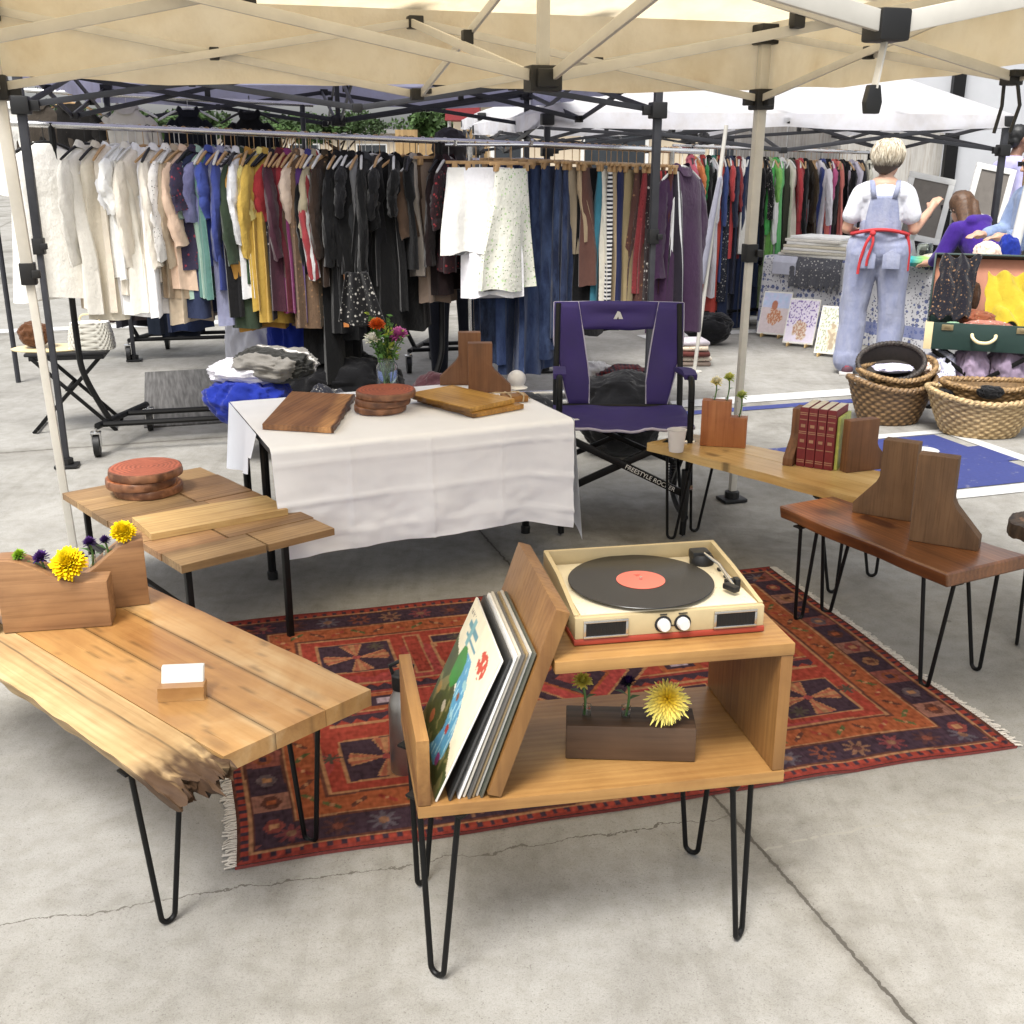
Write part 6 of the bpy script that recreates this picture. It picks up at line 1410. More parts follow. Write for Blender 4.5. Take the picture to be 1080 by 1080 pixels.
bookend(q1 + RZ(br_) @ Vector((0, .03, 0)), br_, (q2 - q1).length, .285, .118, .055, 'rough_brown', 'dark rough-sawn flared bookend, nearer of the pair on the red-brown bench')
q3 = at(966, 553, HB + .001); bookend(q3 + Vector((.004, .05, 0)), br_ - R(2), .195, .268, .115, .055, 'rough_brown', 'dark rough-sawn flared bookend, farther of the pair on the red-brown bench', True)
# dark edged table at the frame's right edge
M['weathered'] = wood('weathered_slab', lin('#5b4a3c'), lin('#93765a'), .6, 0, tone=True)
e0 = at(1046, 545, .45); et = thing('live_edge_table', 'table with burnt dark live edge cut off by the right edge of the picture', 'side table', (e0.x, e0.y, 0), R(26))
def etone(x, y, z): 
    d = min(x + .02, -y + .04 * nz(x * 9, 0, 0)) ; return (.22 + .1 * nz(x * 30, y * 30, z * 20),) * 3 if d < .045 else (1, .95, .9)
b = MB(); slab(b, 0, .62, cst(-.40), lambda x: .012 * nz(x * 9, 0, 2) + .006 * nz(x * 40, 0, 1), .405, .45, 80, 40, lambda x, y, z: (.30 + .28 * nz(x * 40, y * 40, z * 20), .31 + .28 * nz(x * 40, y * 40, z * 20), .33 + .28 * nz(x * 40, y * 40, z * 20)) if min(x, -y + .015 * nz(x * 20, 0, 1)) < .05 or z < .44 else (1.1, .95, .85),
     end=lambda p, c, f: (p + Vector(((.016 * nz(p.y * 14, 1, 1) + .007 * nz(p.y * 45, p.z * 30, 2)) * max(0, 1 - f * 5) + .10 * max(0, (p.y + .09) / .09) ** 2 * max(0, 1 - f * 1.5), 0, .004 * nz(p.x * 40, p.y * 40, 1) * (min(p.x, -p.y) < .05))), c))
b.build('slab', M['weathered'], et, smooth=50)
hairpin(et, .11, -.07, .405, R(38), (-.01, -.02), w=.12); hairpin(et, .14, -.33, .405, R(0), (-.01, -.02), w=.10); hairpin(et, .52, -.06, .405, R(0)); hairpin(et, .52, -.34, .405, R(0))

# ------------------------------------------------------------------ baskets
def wicker(name, c1, c2):
    t = NT(name); a = t.n('ShaderNodeAttribute', attribute_name='Col'); f = t.noise(t.coords(), 60, 3)
    c = t.mix(t.mix(c1, c2, a.outputs['Fac']), t.ramp(f, [(.3, (.6, .6, .6)), (.65, (1.1, 1.1, 1.1))]), 1, 'MULTIPLY'); t.l(c, t.b.inputs['Base Color']); t.set(Roughness=.6); return t.m
M['wicker_brown'] = wicker('brown_wicker', (.06, .032, .014), (.30, .18, .08)); M['wicker_tan'] = wicker('tan_wicker', (.24, .15, .065), (.60, .44, .23)); M['wicker_dark'] = wicker('dark_wicker', (.008, .006, .005), (.05, .036, .028)); M['wicker_mid'] = wicker('honey_wicker', (.10, .055, .02), (.40, .25, .11))
def basket(p, rz, rx, ry, h, flare, mat, label, rows=11, stakes=44, tilt=None, belly=0, dip=0, group=None):
    t = thing('wicker_basket', label, 'basket', p, rz, group)
    if tilt: t.rotation_euler = tilt
    b = MB(); b.layer(); n = stakes * 4; rings = []
    for k in range(rows * 3 + 1):
        q = k / (rows * 3); row = int(k / 3); s = flare + (1 - flare) * q ** .85 + belly * math.sin(math.pi * q); vs = []
        for i in range(n):
            a = 2 * math.pi * i / n; wv = math.cos(stakes * a / 1.0 * .5 + math.pi * (row % 2)); prof = math.sin(math.pi * ((k % 3) + .5) / 3)
            rr_ = 1 + .022 * wv * prof; z = h * q - dip * math.cos(2 * a) * q * q * h
            v = b.bm.verts.new((rx * s * rr_ * math.cos(a), ry * s * rr_ * math.sin(a), z)); g = max(0, min(1, .35 + .5 * wv * prof + .25 * prof - (.35 if k % 3 == 0 else 0) + .12 * nz(a * 5, z * 20, rx))); v[b.cl] = (g, g, g, 1); vs.append(v)
        rings.append(vs)
    b._skin(rings, cap=False); f0 = b.bm.faces.new(list(reversed(rings[0])))
    inner = []
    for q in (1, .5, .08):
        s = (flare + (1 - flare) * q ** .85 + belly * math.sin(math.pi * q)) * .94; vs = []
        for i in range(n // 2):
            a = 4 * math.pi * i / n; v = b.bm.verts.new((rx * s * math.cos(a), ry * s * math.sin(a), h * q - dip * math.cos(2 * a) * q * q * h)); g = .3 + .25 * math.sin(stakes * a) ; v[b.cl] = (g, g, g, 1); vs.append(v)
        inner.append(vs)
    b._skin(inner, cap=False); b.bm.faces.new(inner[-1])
    b.build('weave', M[mat], t, smooth=60, recalc=False)
    b = MB(); b.layer()
    for ph in (0, math.pi):
        vs = b.tube([((rx * (1 + .02 * math.cos(26 * a + ph)) * math.cos(a)), ry * (1 + .02 * math.cos(26 * a + ph)) * math.sin(a), h + .010 + .008 * math.sin(26 * a + ph) - dip * math.cos(2 * a) * h) for a in [2 * math.pi * k / 208 for k in range(208)]], .013, 6, closed=True)
        for i, v in enumerate(vs): g = .55 + .4 * math.sin(i * .33); v[b.cl] = (g, g, g, 1)
    b.build('rim', M[mat], t, smooth=60); return t
def rag(name, label, cat, p, r, h, mat, col, seed, flat=1.0, rz=0, voxel=None):
    b = MB(); vs = b.ball((0, 0, 0), 1, (1, 1, 1), 84, 52); tall = h / max(r[0], .01)
    for v in vs:
        d = v.co.copy(); k = 1 + .16 * nz(d.x * 1.7, d.y * 1.7, d.z * 1.7 + seed); hz = (1 - d.z * d.z) ** .5
        ridge = .13 * (1 - abs(nz(d.x * 3.2, d.y * 3.2, d.z * 1.4 + seed)) * 2.2) + .07 * (.5 - abs(nz(d.x * 8, d.y * 8, d.z * 5 + seed)) * 1.6) + .03 * (.5 - abs(nz(d.x * 19, d.y * 19, d.z * 11 + seed)) * 1.6)
        bx = math.copysign(abs(d.x) ** .8, d.x); by = math.copysign(abs(d.y) ** .8, d.y); zz = (d.z + 1) * .5; zz = zz ** .8
        v.co = Vector((bx * r[0] * (k + ridge), by * r[1] * (k + ridge), max(0, zz * h * (1 + .10 * nz(d.x * 1.9, d.y * 1.9, seed)) + ridge * min(h, r[0]) * .5 * zz)))
    o = b.build(name, M[mat], None, smooth=180, loc=p, rz=rz); o.color = (*lin(col), 1); return tag(o, label, cat)
bA = Vector((2.36, 6.78, 0))
basket(bA + Vector((0, 0, .002)), R(10), .27, .22, .245, .68, 'wicker_brown', 'brown wicker basket at the bottom of the left stack of baskets', dip=-.10)
basket(bA + Vector((.04, .04, .150)), R(25), .25, .19, .17, .72, 'wicker_mid', 'honey wicker basket in the middle of the left stack of baskets', 8, 36, (R(6), R(-6), R(20)), dip=-.12)
basket(bA + Vector((.0, .05, .275)), 0, .20, .185, .10, .86, 'wicker_dark', 'dark round wicker basket tilted on top of the left stack of baskets', 6, 34, (R(24), R(-14), R(10)))
rag('folded_cloth', 'lilac and white cloth lying inside the dark round basket', 'cloth', bA + Vector((.0, .0, .305)), (.11, .08, 0), .05, 'cl_floral_blue', '#d6d2e6', 3)
rag('folded_cloth', 'white rag hanging over the left rim of the left basket stack', 'cloth', bA + Vector((-.20, -.03, .215)), (.055, .07, 0), .07, 'cl', '#d8d4cc', 5)
rag('folded_cloth', 'pink and cream cloth bunched behind the honey basket', 'cloth', bA + Vector((.25, .12, .26)), (.07, .09, 0), .09, 'cl_floral_red', '#d9c6b8', 8)
bB = Vector((2.80, 6.46, 0))
basket(bB + Vector((0, 0, .002)), R(-8), .32, .25, .235, .66, 'wicker_tan', 'large pale wicker basket below the green suitcase', 12, 48, dip=-.10)
basket(bB + Vector((.03, .03, .14)), R(-8), .26, .17, .145, .74, 'wicker_mid', 'smaller honey wicker basket nested in the large pale basket', 8, 40, dip=-.06)
rag('black_cloth', 'black cloth hanging over the rim of the nested honey basket', 'cloth', bB + Vector((-.02, -.13, .235)), (.07, .05, 0), .075, 'cl', '#141416', 9)
rag('black_cloth', 'small black cloth at the left rim of the large pale basket', 'cloth', bB + Vector((-.21, .03, .20)), (.045, .06, 0), .065, 'cl', '#17171a', 12)

# ------------------------------------------------------------------ green suitcase on a stand
SU = Vector((2.66, 7.12, 0)); SUR = R(-21)
M['green_case'] = plain('dark_green_case', lin('#1c3430'), .5, 0, .1, 10, .1); M['cream_trim'] = plain('cream_leather', lin('#d9c79c'), .5, 0, .08, 20); M['salmon_lining'] = plain('salmon_lining', lin('#b17a62'), .8, 0, .1, 8, .2)
SX = TR(*SU) @ RZ(SUR); SLn, SDp, SH_, SZ = .70, .44, .17, .40
ls = thing('luggage_stand', 'black folding luggage stand under the green suitcase', 'stand', SU, SUR)
for y in (.05, SDp - .05):
    for s in (0, 1):
        b = MB(); b.bar((.06 + s * (SLn - .12), y + .008 * (s * 2 - 1), 0.0), (.06 + (1 - s) * (SLn - .12), y + .008 * (s * 2 - 1), SZ - .02), .018, .028, .003); b.build('leg', M['black_metal'], ls)
b = MB(); [b.bar((x, .03, SZ - .012), (x, SDp - .03, SZ - .012), .024, .018, .003) for x in (.06, SLn - .06)]; [b.bar((x, .05, .09), (x, SDp - .05, .09), .018, .018, .003) for x in (.12, SLn - .12)]; b.build('rail', M['black_metal'], ls)
su = thing('suitcase', 'open dark green suitcase with cream corners, cream handle and salmon lining', 'suitcase', SU + Vector((0, 0, SZ)), SUR)
b = MB(); th = .012
for c, s in (((SLn / 2, th / 2, SH_ / 2), (SLn, th, SH_)), ((SLn / 2, SDp - th / 2, SH_ / 2), (SLn, th, SH_)), ((th / 2, SDp / 2, SH_ / 2), (th, SDp - 2 * th, SH_)), ((SLn - th / 2, SDp / 2, SH_ / 2), (th, SDp - 2 * th, SH_)), ((SLn / 2, SDp / 2, th / 2), (SLn - 2 * th, SDp - 2 * th, th))): b.box(c, s, bev=.002)
b.build('body', M['green_case'], su)
for e in (0, 1):
    b = MB(); b.box((.022 if not e else SLn - .022, -.001, SH_ / 2), (.045, .006, SH_ + .004), bev=.002); b.box((-.001 if not e else SLn + .001, .035, SH_ / 2), (.006, .078, SH_ + .004), bev=.002); b.build('corner_trim', M['cream_trim'], su)
b = MB(); b.tube(bezier([(SLn * .40, -.006, .105), (SLn * .41, -.035, .085), (SLn * .46, -.045, .062), (SLn * .54, -.045, .062), (SLn * .59, -.035, .085), (SLn * .60, -.006, .105)], 5), .011, 10); b.build('handle', M['cream_trim'], su)
for x in (.13, SLn - .13):
    b = MB(); b.box((x, -.003, SH_ - .028), (.07, .008, .036), bev=.002); b.box((x, -.008, SH_ - .022), (.035, .008, .02), bev=.002); b.build('latch', plain('brass', (.35, .28, .16), .4, .7), su)
LT = R(72)
LMx = TR(0, SDp, SH_) @ RX(-(math.pi / 2 - LT) + 0)
b = MB(); lidH = .40
b.box(LMx @ Vector((SLn / 2, .05, lidH / 2)), (SLn, .012, lidH), LMx.to_3x3().to_4x4(), .002); [b.box(LMx @ Vector((x, .0, lidH / 2)), (.012, .09, lidH), LMx.to_3x3().to_4x4(), .002) for x in (.006, SLn - .006)]; b.box(LMx @ Vector((SLn / 2, 0, lidH - .006)), (SLn - .026, .09, .012), LMx.to_3x3().to_4x4(), .002); lid = b.build('lid', M['green_case'], su)
b = MB(); b.box(LMx @ Vector((SLn / 2, .040, lidH / 2 - .004)), (SLn - .03, .006, lidH - .022), LMx.to_3x3().to_4x4()); b.build('lining', M['salmon_lining'], lid, smooth=0)
b = MB(); b.box((SLn / 2, SDp / 2, th + .004), (SLn - .03, SDp - .03, .006)); b.build('lining', M['salmon_lining'], su, smooth=0)
def sw(x, y, z): return SX @ Vector((x, y, SZ + z))
def drapes(name, label, cat, fn, mat, col, nu=40, nv=40, th=.006):
    b = MB(); b.grid(fn, nu, nv); o = b.build(name, M[mat], None, smooth=180); o.color = (*lin(col), 1); m = o.modifiers.new('t', 'SOLIDIFY'); m.thickness = th; return tag(o, label, cat)
drapes('scarf', 'black scarf with rust floral print draped over the left of the suitcase lid', 'scarf', lambda u, v: sw(.01 + .24 * u + .02 * nz(u * 4, v * 4, 1) + .04 * v, .07 + .36 * v ** .8 + .015 * math.sin(u * 14 + v * 3), SH_ + .02 + .36 * v + .03 * math.sin(v * 3.1) + .018 * math.sin(u * 16 + v * 6)), 'cl_floral_tan', '#15141c')
drapes('yellow_garment', 'bright yellow folded garment lying against the suitcase lining', 'garment', lambda u, v: sw(.34 + .27 * u + .02 * nz(u * 5, v * 5, 3), .12 + .24 * v + .012 * math.sin(u * 11), SH_ - .01 + .30 * v ** 1.3 + .020 * math.sin(u * 13 + v * 9) + .05 * nz(u * 3, v * 3, 2)), 'cl', '#b09b2e')
rag('folded_cloth', 'rust and brown folded cloth between the dark scarf and the yellow garment', 'cloth', sw(.30, .20, .10), (.10, .10, 0), .13, 'cl_floral_tan', '#7d4630', 21)
rag('folded_cloth', 'pink folded cloth at the front of the open suitcase', 'cloth', sw(.36, .10, .10), (.14, .06, 0), .08, 'cl_floral_white', '#a06a5c', 22)
rag('belt_roll', 'rolled brown leather belts lying on the suitcase lining', 'belt', sw(.27, .30, .20), (.035, .03, 0), .20, 'cl', '#3e2a1c', 23)
rag('green_dish', 'small mint green rolled cloth at the left of the suitcase', 'cloth', sw(.16, .05, .13), (.04, .03, 0), .04, 'cl', '#86a88a', 24)
rag('fabric_bundle', 'blue and white patterned fabric bundle under the suitcase', 'fabric', SX @ Vector((.10, .15, 0)), (.10, .14, 0), .36, 'cl_floral_blue', '#cfcfe0', 25)
rag('fabric_bundle', 'dusty mauve fabric bundle under the middle of the suitcase', 'fabric', SX @ Vector((.30, .17, 0)), (.10, .13, 0), .40, 'cl', '#a391a8', 26)
rag('fabric_bundle', 'greyish purple fabric bundle under the right of the suitcase', 'fabric', SX @ Vector((.52, .17, 0)), (.12, .13, 0), .40, 'cl', '#8d7d92', 27)
b = MB(); b.tube([(3.33, 7.75, .0), (3.64, 7.85, 2.4)], .036, 14); b.lathe([(.06, 0), (.06, .012), (.035, .02)], (3.33, 7.75, 0), 14)
tag(b.build('white_pole', M['white_paint'], None), 'leaning white pole behind the green suitcase at the right edge', 'pole')

# ------------------------------------------------------------------ patterned table behind
PT = Vector((2.34, 10.42, 0)); PTR = R(-45); PX = TR(*PT) @ RZ(PTR); PLn, PDp, PZ = 2.1, .72, .70
ptb = thing('stall_table', 'folding stall table hidden under the grey patterned cloth', 'table', PT, PTR)
b = MB(); b.box((PLn / 2, PDp / 2, PZ - .02), (PLn - .02, PDp - .02, .03)); b.build('tabletop', M['dark_metal'], ptb, smooth=0)
for x in (.06, PLn - .06):
    for y in (.06, PDp - .06):
        b = MB(); b.tube([(x, y, 0), (x, y, PZ - .035)], .016, 8); b.build('leg', M['black_metal'], ptb)
def blockprint():
    t = NT('block_print_cloth'); tc = t.n('ShaderNodeTexCoord'); v = tc.outputs['Object']; vo = t.n('ShaderNodeTexVoronoi'); vo.inputs['Scale'].default_value = 19; vo.inputs['Randomness'].default_value = .45; t.l(v, vo.inputs['Vector'])
    vo2 = t.n('ShaderNodeTexVoronoi'); vo2.inputs['Scale'].default_value = 46; t.l(v, vo2.inputs['Vector'])
    n = t.noise(v, 22, 4); k = t.math('LESS_THAN', t.math('MULTIPLY_ADD', n, .22, vo.outputs['Distance']), .44)
    c = t.mix((.50, .50, .52), (.10, .12, .24), k); c = t.mix(c, (.12, .12, .16), t.math('LESS_THAN', vo2.outputs['Distance'], .30))
    sp = t.n('ShaderNodeSeparateXYZ'); t.l(v, sp.inputs[0]); band = t.math('LESS_THAN', t.math('ABSOLUTE', t.math('SUBTRACT', sp.outputs[2], .16)), .05); c = t.mix(c, (.10, .13, .30), t.math('MULTIPLY', band, .8))
    t.l(c, t.b.inputs['Base Color']); t.set(Roughness=.9); return t.m
b = MB()
def tcl(u, v):
    tot = .70 + PDp; s = v * tot; x = -.01 + u * (PLn + .02)
    if s < .70: q = (.70 - s) / .70; return (x, -.008 - .05 * q - .025 * q * math.sin(u * 34) - .012 * q * math.sin(u * 71), PZ + .004 - (.70 - s))
    return (x, s - .70, PZ + .004 + .002 * nz(u * 9, v * 9, 1))
b.grid(tcl, 120, 40); b.grid(lambda u, v: (-.012 - .04 * v - .02 * v * math.sin(u * 18), u * PDp, PZ + .004 - .70 * v), 30, 20)
M['blockprint'] = blockprint(); tag(b.build('patterned_cloth', M['blockprint'], None, smooth=180, loc=PT, rz=PTR), 'grey and navy block-printed cloth hanging to the ground over the stall table', 'tablecloth')
def pw(x, y, z=PZ + .006): return PX @ Vector((x, y, z))
drapes('fringed_scarf', 'grey fringed scarf hanging over the front edge of the patterned table', 'scarf', lambda u, v: pw(.30 + .5 * u, -.03 - .03 * min(1, v * 3) - .012 * math.sin(u * 30) * v, PZ + .012 - .26 * v - .05 * u * v * math.sin(u * 60)), 'cl_floral_white', '#55565c')
drapes('folded_towel', 'pale grey folded towel hanging over the left front of the patterned table', 'towel', lambda u, v: pw(.12 + .24 * u, -.03 - .03 * min(1, v * 3), PZ + .012 - .16 * v), 'cl', '#b7b9c6')
rr = random.Random(9)
for k in range(7):
    z = PZ + .008 + k * .026; w = .74 - .035 * k; b = MB(); b.box((0, 0, .012), (w, .36, .024), bev=.006); o = b.build('folded_linen', M['cl'], None, loc=pw(.46 + rr.uniform(-.03, .03), .24 + rr.uniform(-.02, .02), z), rz=PTR + R(rr.uniform(-5, 5)))
    o.color = (*lin(('#e6e3d8', '#d9d3c0', '#f0eee8', '#e0d8c2', '#ecebe6', '#e8e4da', '#f2f2f0')[k]), 1)
    tag(o, ('lowest', 'second lowest', 'third lowest', 'middle upper', 'third from top', 'second from top', 'topmost')[k] + ' white folded linen of the pile on the patterned table', 'linen', 'folded linens on the patterned table')
# framed prints leaning on easels in front
def poster(k):
    def f(u, v):
        n = nz(u * 9, v * 9, k * 5); m = nz(u * 22, v * 22, k * 3 + 1)
        if min(u, v, 1 - u, 1 - v) < .04: return (.7, .68, .62)
        if k == 0:
            c = (.50 + .1 * n, .56, .74) if v > .62 else (.66, .56, .56)
            if (u - .5) ** 2 / .07 + (v - .42) ** 2 / .035 < 1 + n: c = (.52, .20, .09) if m > -.1 else (.66, .48, .36)
            if (u - .45) ** 2 / .012 + (v - .68) ** 2 / .012 < 1: c = (.45, .16, .08)
        elif k == 1:
            c = (.68, .62, .72); 
            if m > .18 and v > .38: c = (.16, .09, .32)
            if (u - .5) ** 2 / .05 + (v - .3) ** 2 / .05 < 1 + n: c = (.42, .22, .14) if m > 0 else (.6, .5, .4)
        else:
            c = (.60, .60, .52)
            if m > .15: c = (.3, .33, .2)
            if (u - .5) ** 2 / .03 + (v - .35) ** 2 / .09 < 1 + n: c = (.38, .3, .2) if n > 0 else (.55, .48, .34)
        return c
    return f
for k, (px, py, w, h, lab) in enumerate(((812, 356, .27, .40, 'blue and white art print with orange figure, leftmost of three leaning at the patterned table'), (840, 366, .27, .40, 'lilac art print with dark spots, middle of three leaning at the patterned table'), (873, 377, .25, .40, 'olive art print, rightmost of three leaning at the patterned table'))):
    p = at(px, py, 0); t = thing('art_print', lab, 'art print', p, R(-32), 'art prints leaning at the patterned table'); Q = RX(R(-22)) @ TR(0, 0, .03)
    b = MB(); b.box(Q @ Vector((0, .008, h / 2)), (w, .012, h), Q.to_3x3().to_4x4(), .001); b.build('board', M['paper'], t)
    b = MB(); b.grid(lambda u, v: Q @ Vector(((u - .5) * w * .99, .0015, h * v)), 50, 70, poster(k)); b.build('picture', M['painted_gloss'], t, smooth=0)
    b = MB(); [b.bar((x, -.03, .018), (x, .16, .018), .012, .03, .002) for x in (-.08, .08)]; b.bar(Q @ Vector((0, .016, h * .8)), (0, .26, 0.006), .012, .02); b.build('easel', M['pale'], t)
# jars, vases and the frosted dish on the table's right half
def pot(x, y, prof, mat, label, cat, name, seg=20):
    b = MB(); b.lathe(prof, n=seg); return tag(b.build(name, M[mat], None, loc=pw(x, y)), label, cat)
pot(1.02, .30, [(.001, 0), (.06, 0), (.065, .02), (.065, .30), (.05, .33), (.06, .36), (.001, .36)], 'white_paint', 'tall white canister beside the standing woman', 'canister', 'canister')
pot(1.27, .18, [(.001, 0), (.07, 0), (.085, .06), (.06, .16), (.05, .20), (.075, .24), (.07, .24), (.001, .19)], 'white_paint', 'white footed vase on the patterned table', 'vase', 'vase')
b = MB(); b.lathe([(.001, .0), (.06, 0), (.065, .02), (.065, .15), (.055, .17), (.06, .175), (.052, .172), (.06, .15), (.058, .01), (.001, .008)], n=22); tag(b.build('glass_jar', M['glass'], None, loc=pw(1.45, .14)), 'clear glass jar in front of the purple hooded person', 'jar')
b = MB(); b.lathe([(.001, 0), (.15, .0), (.19, .03), (.185, .034), (.14, .01), (.001, .01)], n=30); tag(b.build('white_plate', M['white_paint'], None, loc=pw(1.22, .0)), 'wide white dish at the front edge of the patterned table', 'dish')
def tiedye():
    t = NT('tie_dye'); tc = t.n('ShaderNodeTexCoord'); sp = t.n('ShaderNodeSeparateXYZ'); t.l(tc.outputs['Generated'], sp.inputs[0]); t.l(t.ramp(sp.outputs[0], [(.0, (.02, .16, .36)), (.3, (.03, .36, .40)), (.55, (.30, .5, .12)), (.8, (.62, .58, .5))]), t.b.inputs['Base Color']); t.set(Roughness=.85); return t.m
M['tiedye'] = tiedye(); rag('tie_dye_cloth', 'blue to green tie-dye cloth on the patterned table beside the suitcase', 'cloth', pw(1.52, -.06), (.19, .07, 0), .08, 'tiedye', '#ffffff', 31, rz=R(-10))
rag('folded_linen', 'cream folded linen behind the tie-dye cloth', 'linen', pw(1.62, .12), (.16, .12, 0), .10, 'cl', '#e6dcc4', 33)
for k, (px, py, Y, w, h, lab) in enumerate(((966, 254, 9.9, .40, .56, 'grey framed panel leaning behind the patterned table, left of the dark pole'), (1036, 232, 10.4, .36, .48, 'grey framed panel partly behind the dark canopy pole at the right'))):
    p = on(px, py, Y); t = thing('framed_panel', lab, 'framed panel', (p.x, p.y, 0), R(-4)); Q = TR(0, 0, p.z) @ RY(R(11)) @ RX(R(-8)); b = MB()
    for c, s in (((0, 0, .025), (w, .03, .05)), ((0, 0, h - .025), (w, .03, .05)), ((-w / 2 + .025, 0, h / 2), (.05, .03, h - .1)), ((w / 2 - .025, 0, h / 2), (.05, .03, h - .1))): b.box(Q @ Vector(c), s, Q.to_3x3().to_4x4(), .002)
    b.build('frame', M['white_paint'], t); b = MB(); b.box(Q @ Vector((0, .004, h / 2)), (w - .09, .012, h - .09), Q.to_3x3().to_4x4()); b.build('panel', plain('taupe_panel%d' % k, (.14, .125, .11), .6), t, smooth=0)
    b = MB(); b.tube([(-.15, .1, 0), (-.1, .05, p.z + .3)], .015, 6); b.tube([(.25, .1, 0), (.2, .05, p.z + .3)], .015, 6); b.bar((-.25, .06, p.z - .02), (.3, .06, p.z - .02), .03, .03); b.build('easel', M['dark_metal'], t)
def standing(name, label, cat, p, r, h, mat, col, seed): return rag(name, label, cat, p, r, h, mat, col, seed)
px_ = on(1062, 288, 7.6); b = MB(); b.box((0, 0, .36), (1.0, .5, .72), bev=.01); tag(b.build('display_crate', M['white_paint'], None, loc=(px_.x + .35, 7.9, 0)), 'white display crate behind the green suitcase holding toys', 'crate')
rag('blue_bag', 'bright blue tall bag standing at the right edge behind the suitcase', 'bag', Vector((px_.x + .06, 7.75, .722)), (.07, .06, 0), .34, 'cl', '#1a2d84', 41)
rag('plush_toy', 'cream and pink plush toy left of the bright blue bag', 'toy', Vector((px_.x - .10, 7.72, .80)), (.08, .07, 0), .22, 'cl', '#dcc3b2', 42)
rag('woven_basket', 'cream woven roll below the plush toy', 'roll', Vector((px_.x - .04, 7.66, .722)), (.16, .07, 0), .12, 'cl_floral_tan', '#d8cdb2', 43)

# ------------------------------------------------------------------ left: folding stool, bags, mat, bins
sp_ = Vector((-2.66, 6.62, 0)); stool = thing('folding_stool', 'small black folding tray table behind the left poles', 'folding table', sp_, R(12))
b = MB(); b.box((0, 0, .475), (.46, .34, .02), bev=.008); b.box((0, 0, .45), (.42, .30, .025), bev=.004); b.build('tray_top', M['dark_metal'], stool)
for y in (-.14, .14):
    for s in (-1, 1):
        b = MB(); b.bar((-s * .24, y + .012 * s, .0), (s * .19, y + .012 * s, .45), .014, .022, .003); b.build('leg', M['black_metal'], stool)
b = MB(); [b.bar((x, -.15, z), (x, .15, z), .014, .014) for x, z in ((-.22, .02), (.22, .02), (-.02, .26))]; b.build('cross_bar', M['black_metal'], stool)
b = MB(); b.lathe([(.001, 0), (.15, 0), (.152, .006), (.001, .006)], n=30, sx=1.5); tag(b.build('placemat', M['cream_trim'], None, loc=sp_ + Vector((-.10, -.02, .486)), rz=R(10)), 'cream oval placemat on the black folding tray table', 'placemat')
rag('brown_hat', 'brown felt bucket bag on the cream placemat', 'bag', sp_ + Vector((-.19, -.02, .493)), (.085, .075, 0), .145, 'cl', '#5b3a24', 51)
hb = thing('handbag', 'white woven box handbag on the black folding tray table', 'handbag', sp_ + Vector((.15, -.03, .487)), R(8))
b = MB(); b.layer()
def hbp(u, v):
    a = u * 2 * math.pi; z = v * .16; s = 1 - .18 * v ** 2; k = 1 + .03 * math.sin(u * 2 * math.pi * 22) * math.sin(v * math.pi * 9)
    return (.13 * s * k * math.copysign(abs(math.cos(a)) ** .45, math.cos(a)), .065 * s * k * math.copysign(abs(math.sin(a)) ** .45, math.sin(a)), z)
b.grid(hbp, 130, 40, lambda u, v: (.62, .60, .53) if math.sin(u * 2 * math.pi * 22) * math.sin(v * math.pi * 9) > -.4 else (.25, .23, .19)); b.loft([[hbp(k / 40, 1) for k in range(40)], [(Vector(hbp(k / 40, 1)) * .01 + Vector((0, 0, .162))) for k in range(40)]], cap=True); b.build('body', M['painted'], hb, smooth=60)
b = MB(); b.tube(bezier([(-.06, 0, .155), (-.04, 0, .20), (.04, 0, .20), (.06, 0, .155)], 5), .006, 8); b.build('handle', M['cream_trim'], hb)
m0, m1, m2 = at(152, 452, 0), at(250, 455, 0), at(157, 393, 0)
mt = NT('ribbed_mat'); sx_ = mt.n('ShaderNodeSeparateXYZ'); mt.l(mt.coords(rnd=False), sx_.inputs[0]); k_ = mt.math('SINE', mt.math('MULTIPLY', sx_.outputs[0], 260)); mt.l(mt.mix(mt.ramp(mt.noise(mt.coords((1, .05, 1), rnd=False), 60, 3), [(.3, (.045, .043, .04)), (.7, (.13, .125, .12))]), (.06, .058, .055), mt.math('MULTIPLY', k_, .3, clamp=True)), mt.b.inputs['Base Color']); mt.set(Roughness=.95)
mat_o = MB(); mat_o.box((.60, .93, .006), (1.2, 1.86, .010), bev=.003); tag(mat_o.build('floor_mat', mt.m, None, loc=m0, rz=R(17.4)), 'dark grey ribbed mat on the ground under the left clothes rack', 'mat')
rag('blue_bag', 'shiny blue plastic bag slumped behind the left corner of the white table', 'bag', Vector((-1.42, 5.86, .172)), (.20, .17, 0), .29, 'cl', '#1a2b86', 61)
rag('blue_bag', 'blue plastic bag hanging behind the black clothes', 'bag', Vector((-1.30, 6.75, 0)), (.16, .14, 0), .92, 'cl', '#1b2d88', 62)
rag('white_bag', 'white plastic bag under the striped blanket', 'bag', Vector((-1.38, 5.90, .40)), (.24, .15, 0), .14, 'cl_plastic', '#d6d4dc', 63)
rag('white_box_cover', 'white cloth-covered box standing under the magenta dress', 'box', Vector((-1.60, 6.95, 0)), (.18, .14, 0), .74, 'cl', '#c9c9d2', 64)
bo = rag('blanket', 'grey folded blanket with black stripes and white piping on the blue bag', 'blanket', Vector((-1.28, 5.88, .42)), (.21, .16, 0), .18, 'cl_blanket', '#77746f', 65, rz=R(-14))
rag('cable_bundle', 'dark tangled bag of cords beside the blanket', 'bag', Vector((-.92, 5.45, 0)), (.13, .11, 0), .48, 'cl_floral_white', '#23242c', 66)
bn = thing('storage_bin', 'dark blue plastic storage bin behind the bouquet', 'bin', (-.56, 5.75, 0), R(6))
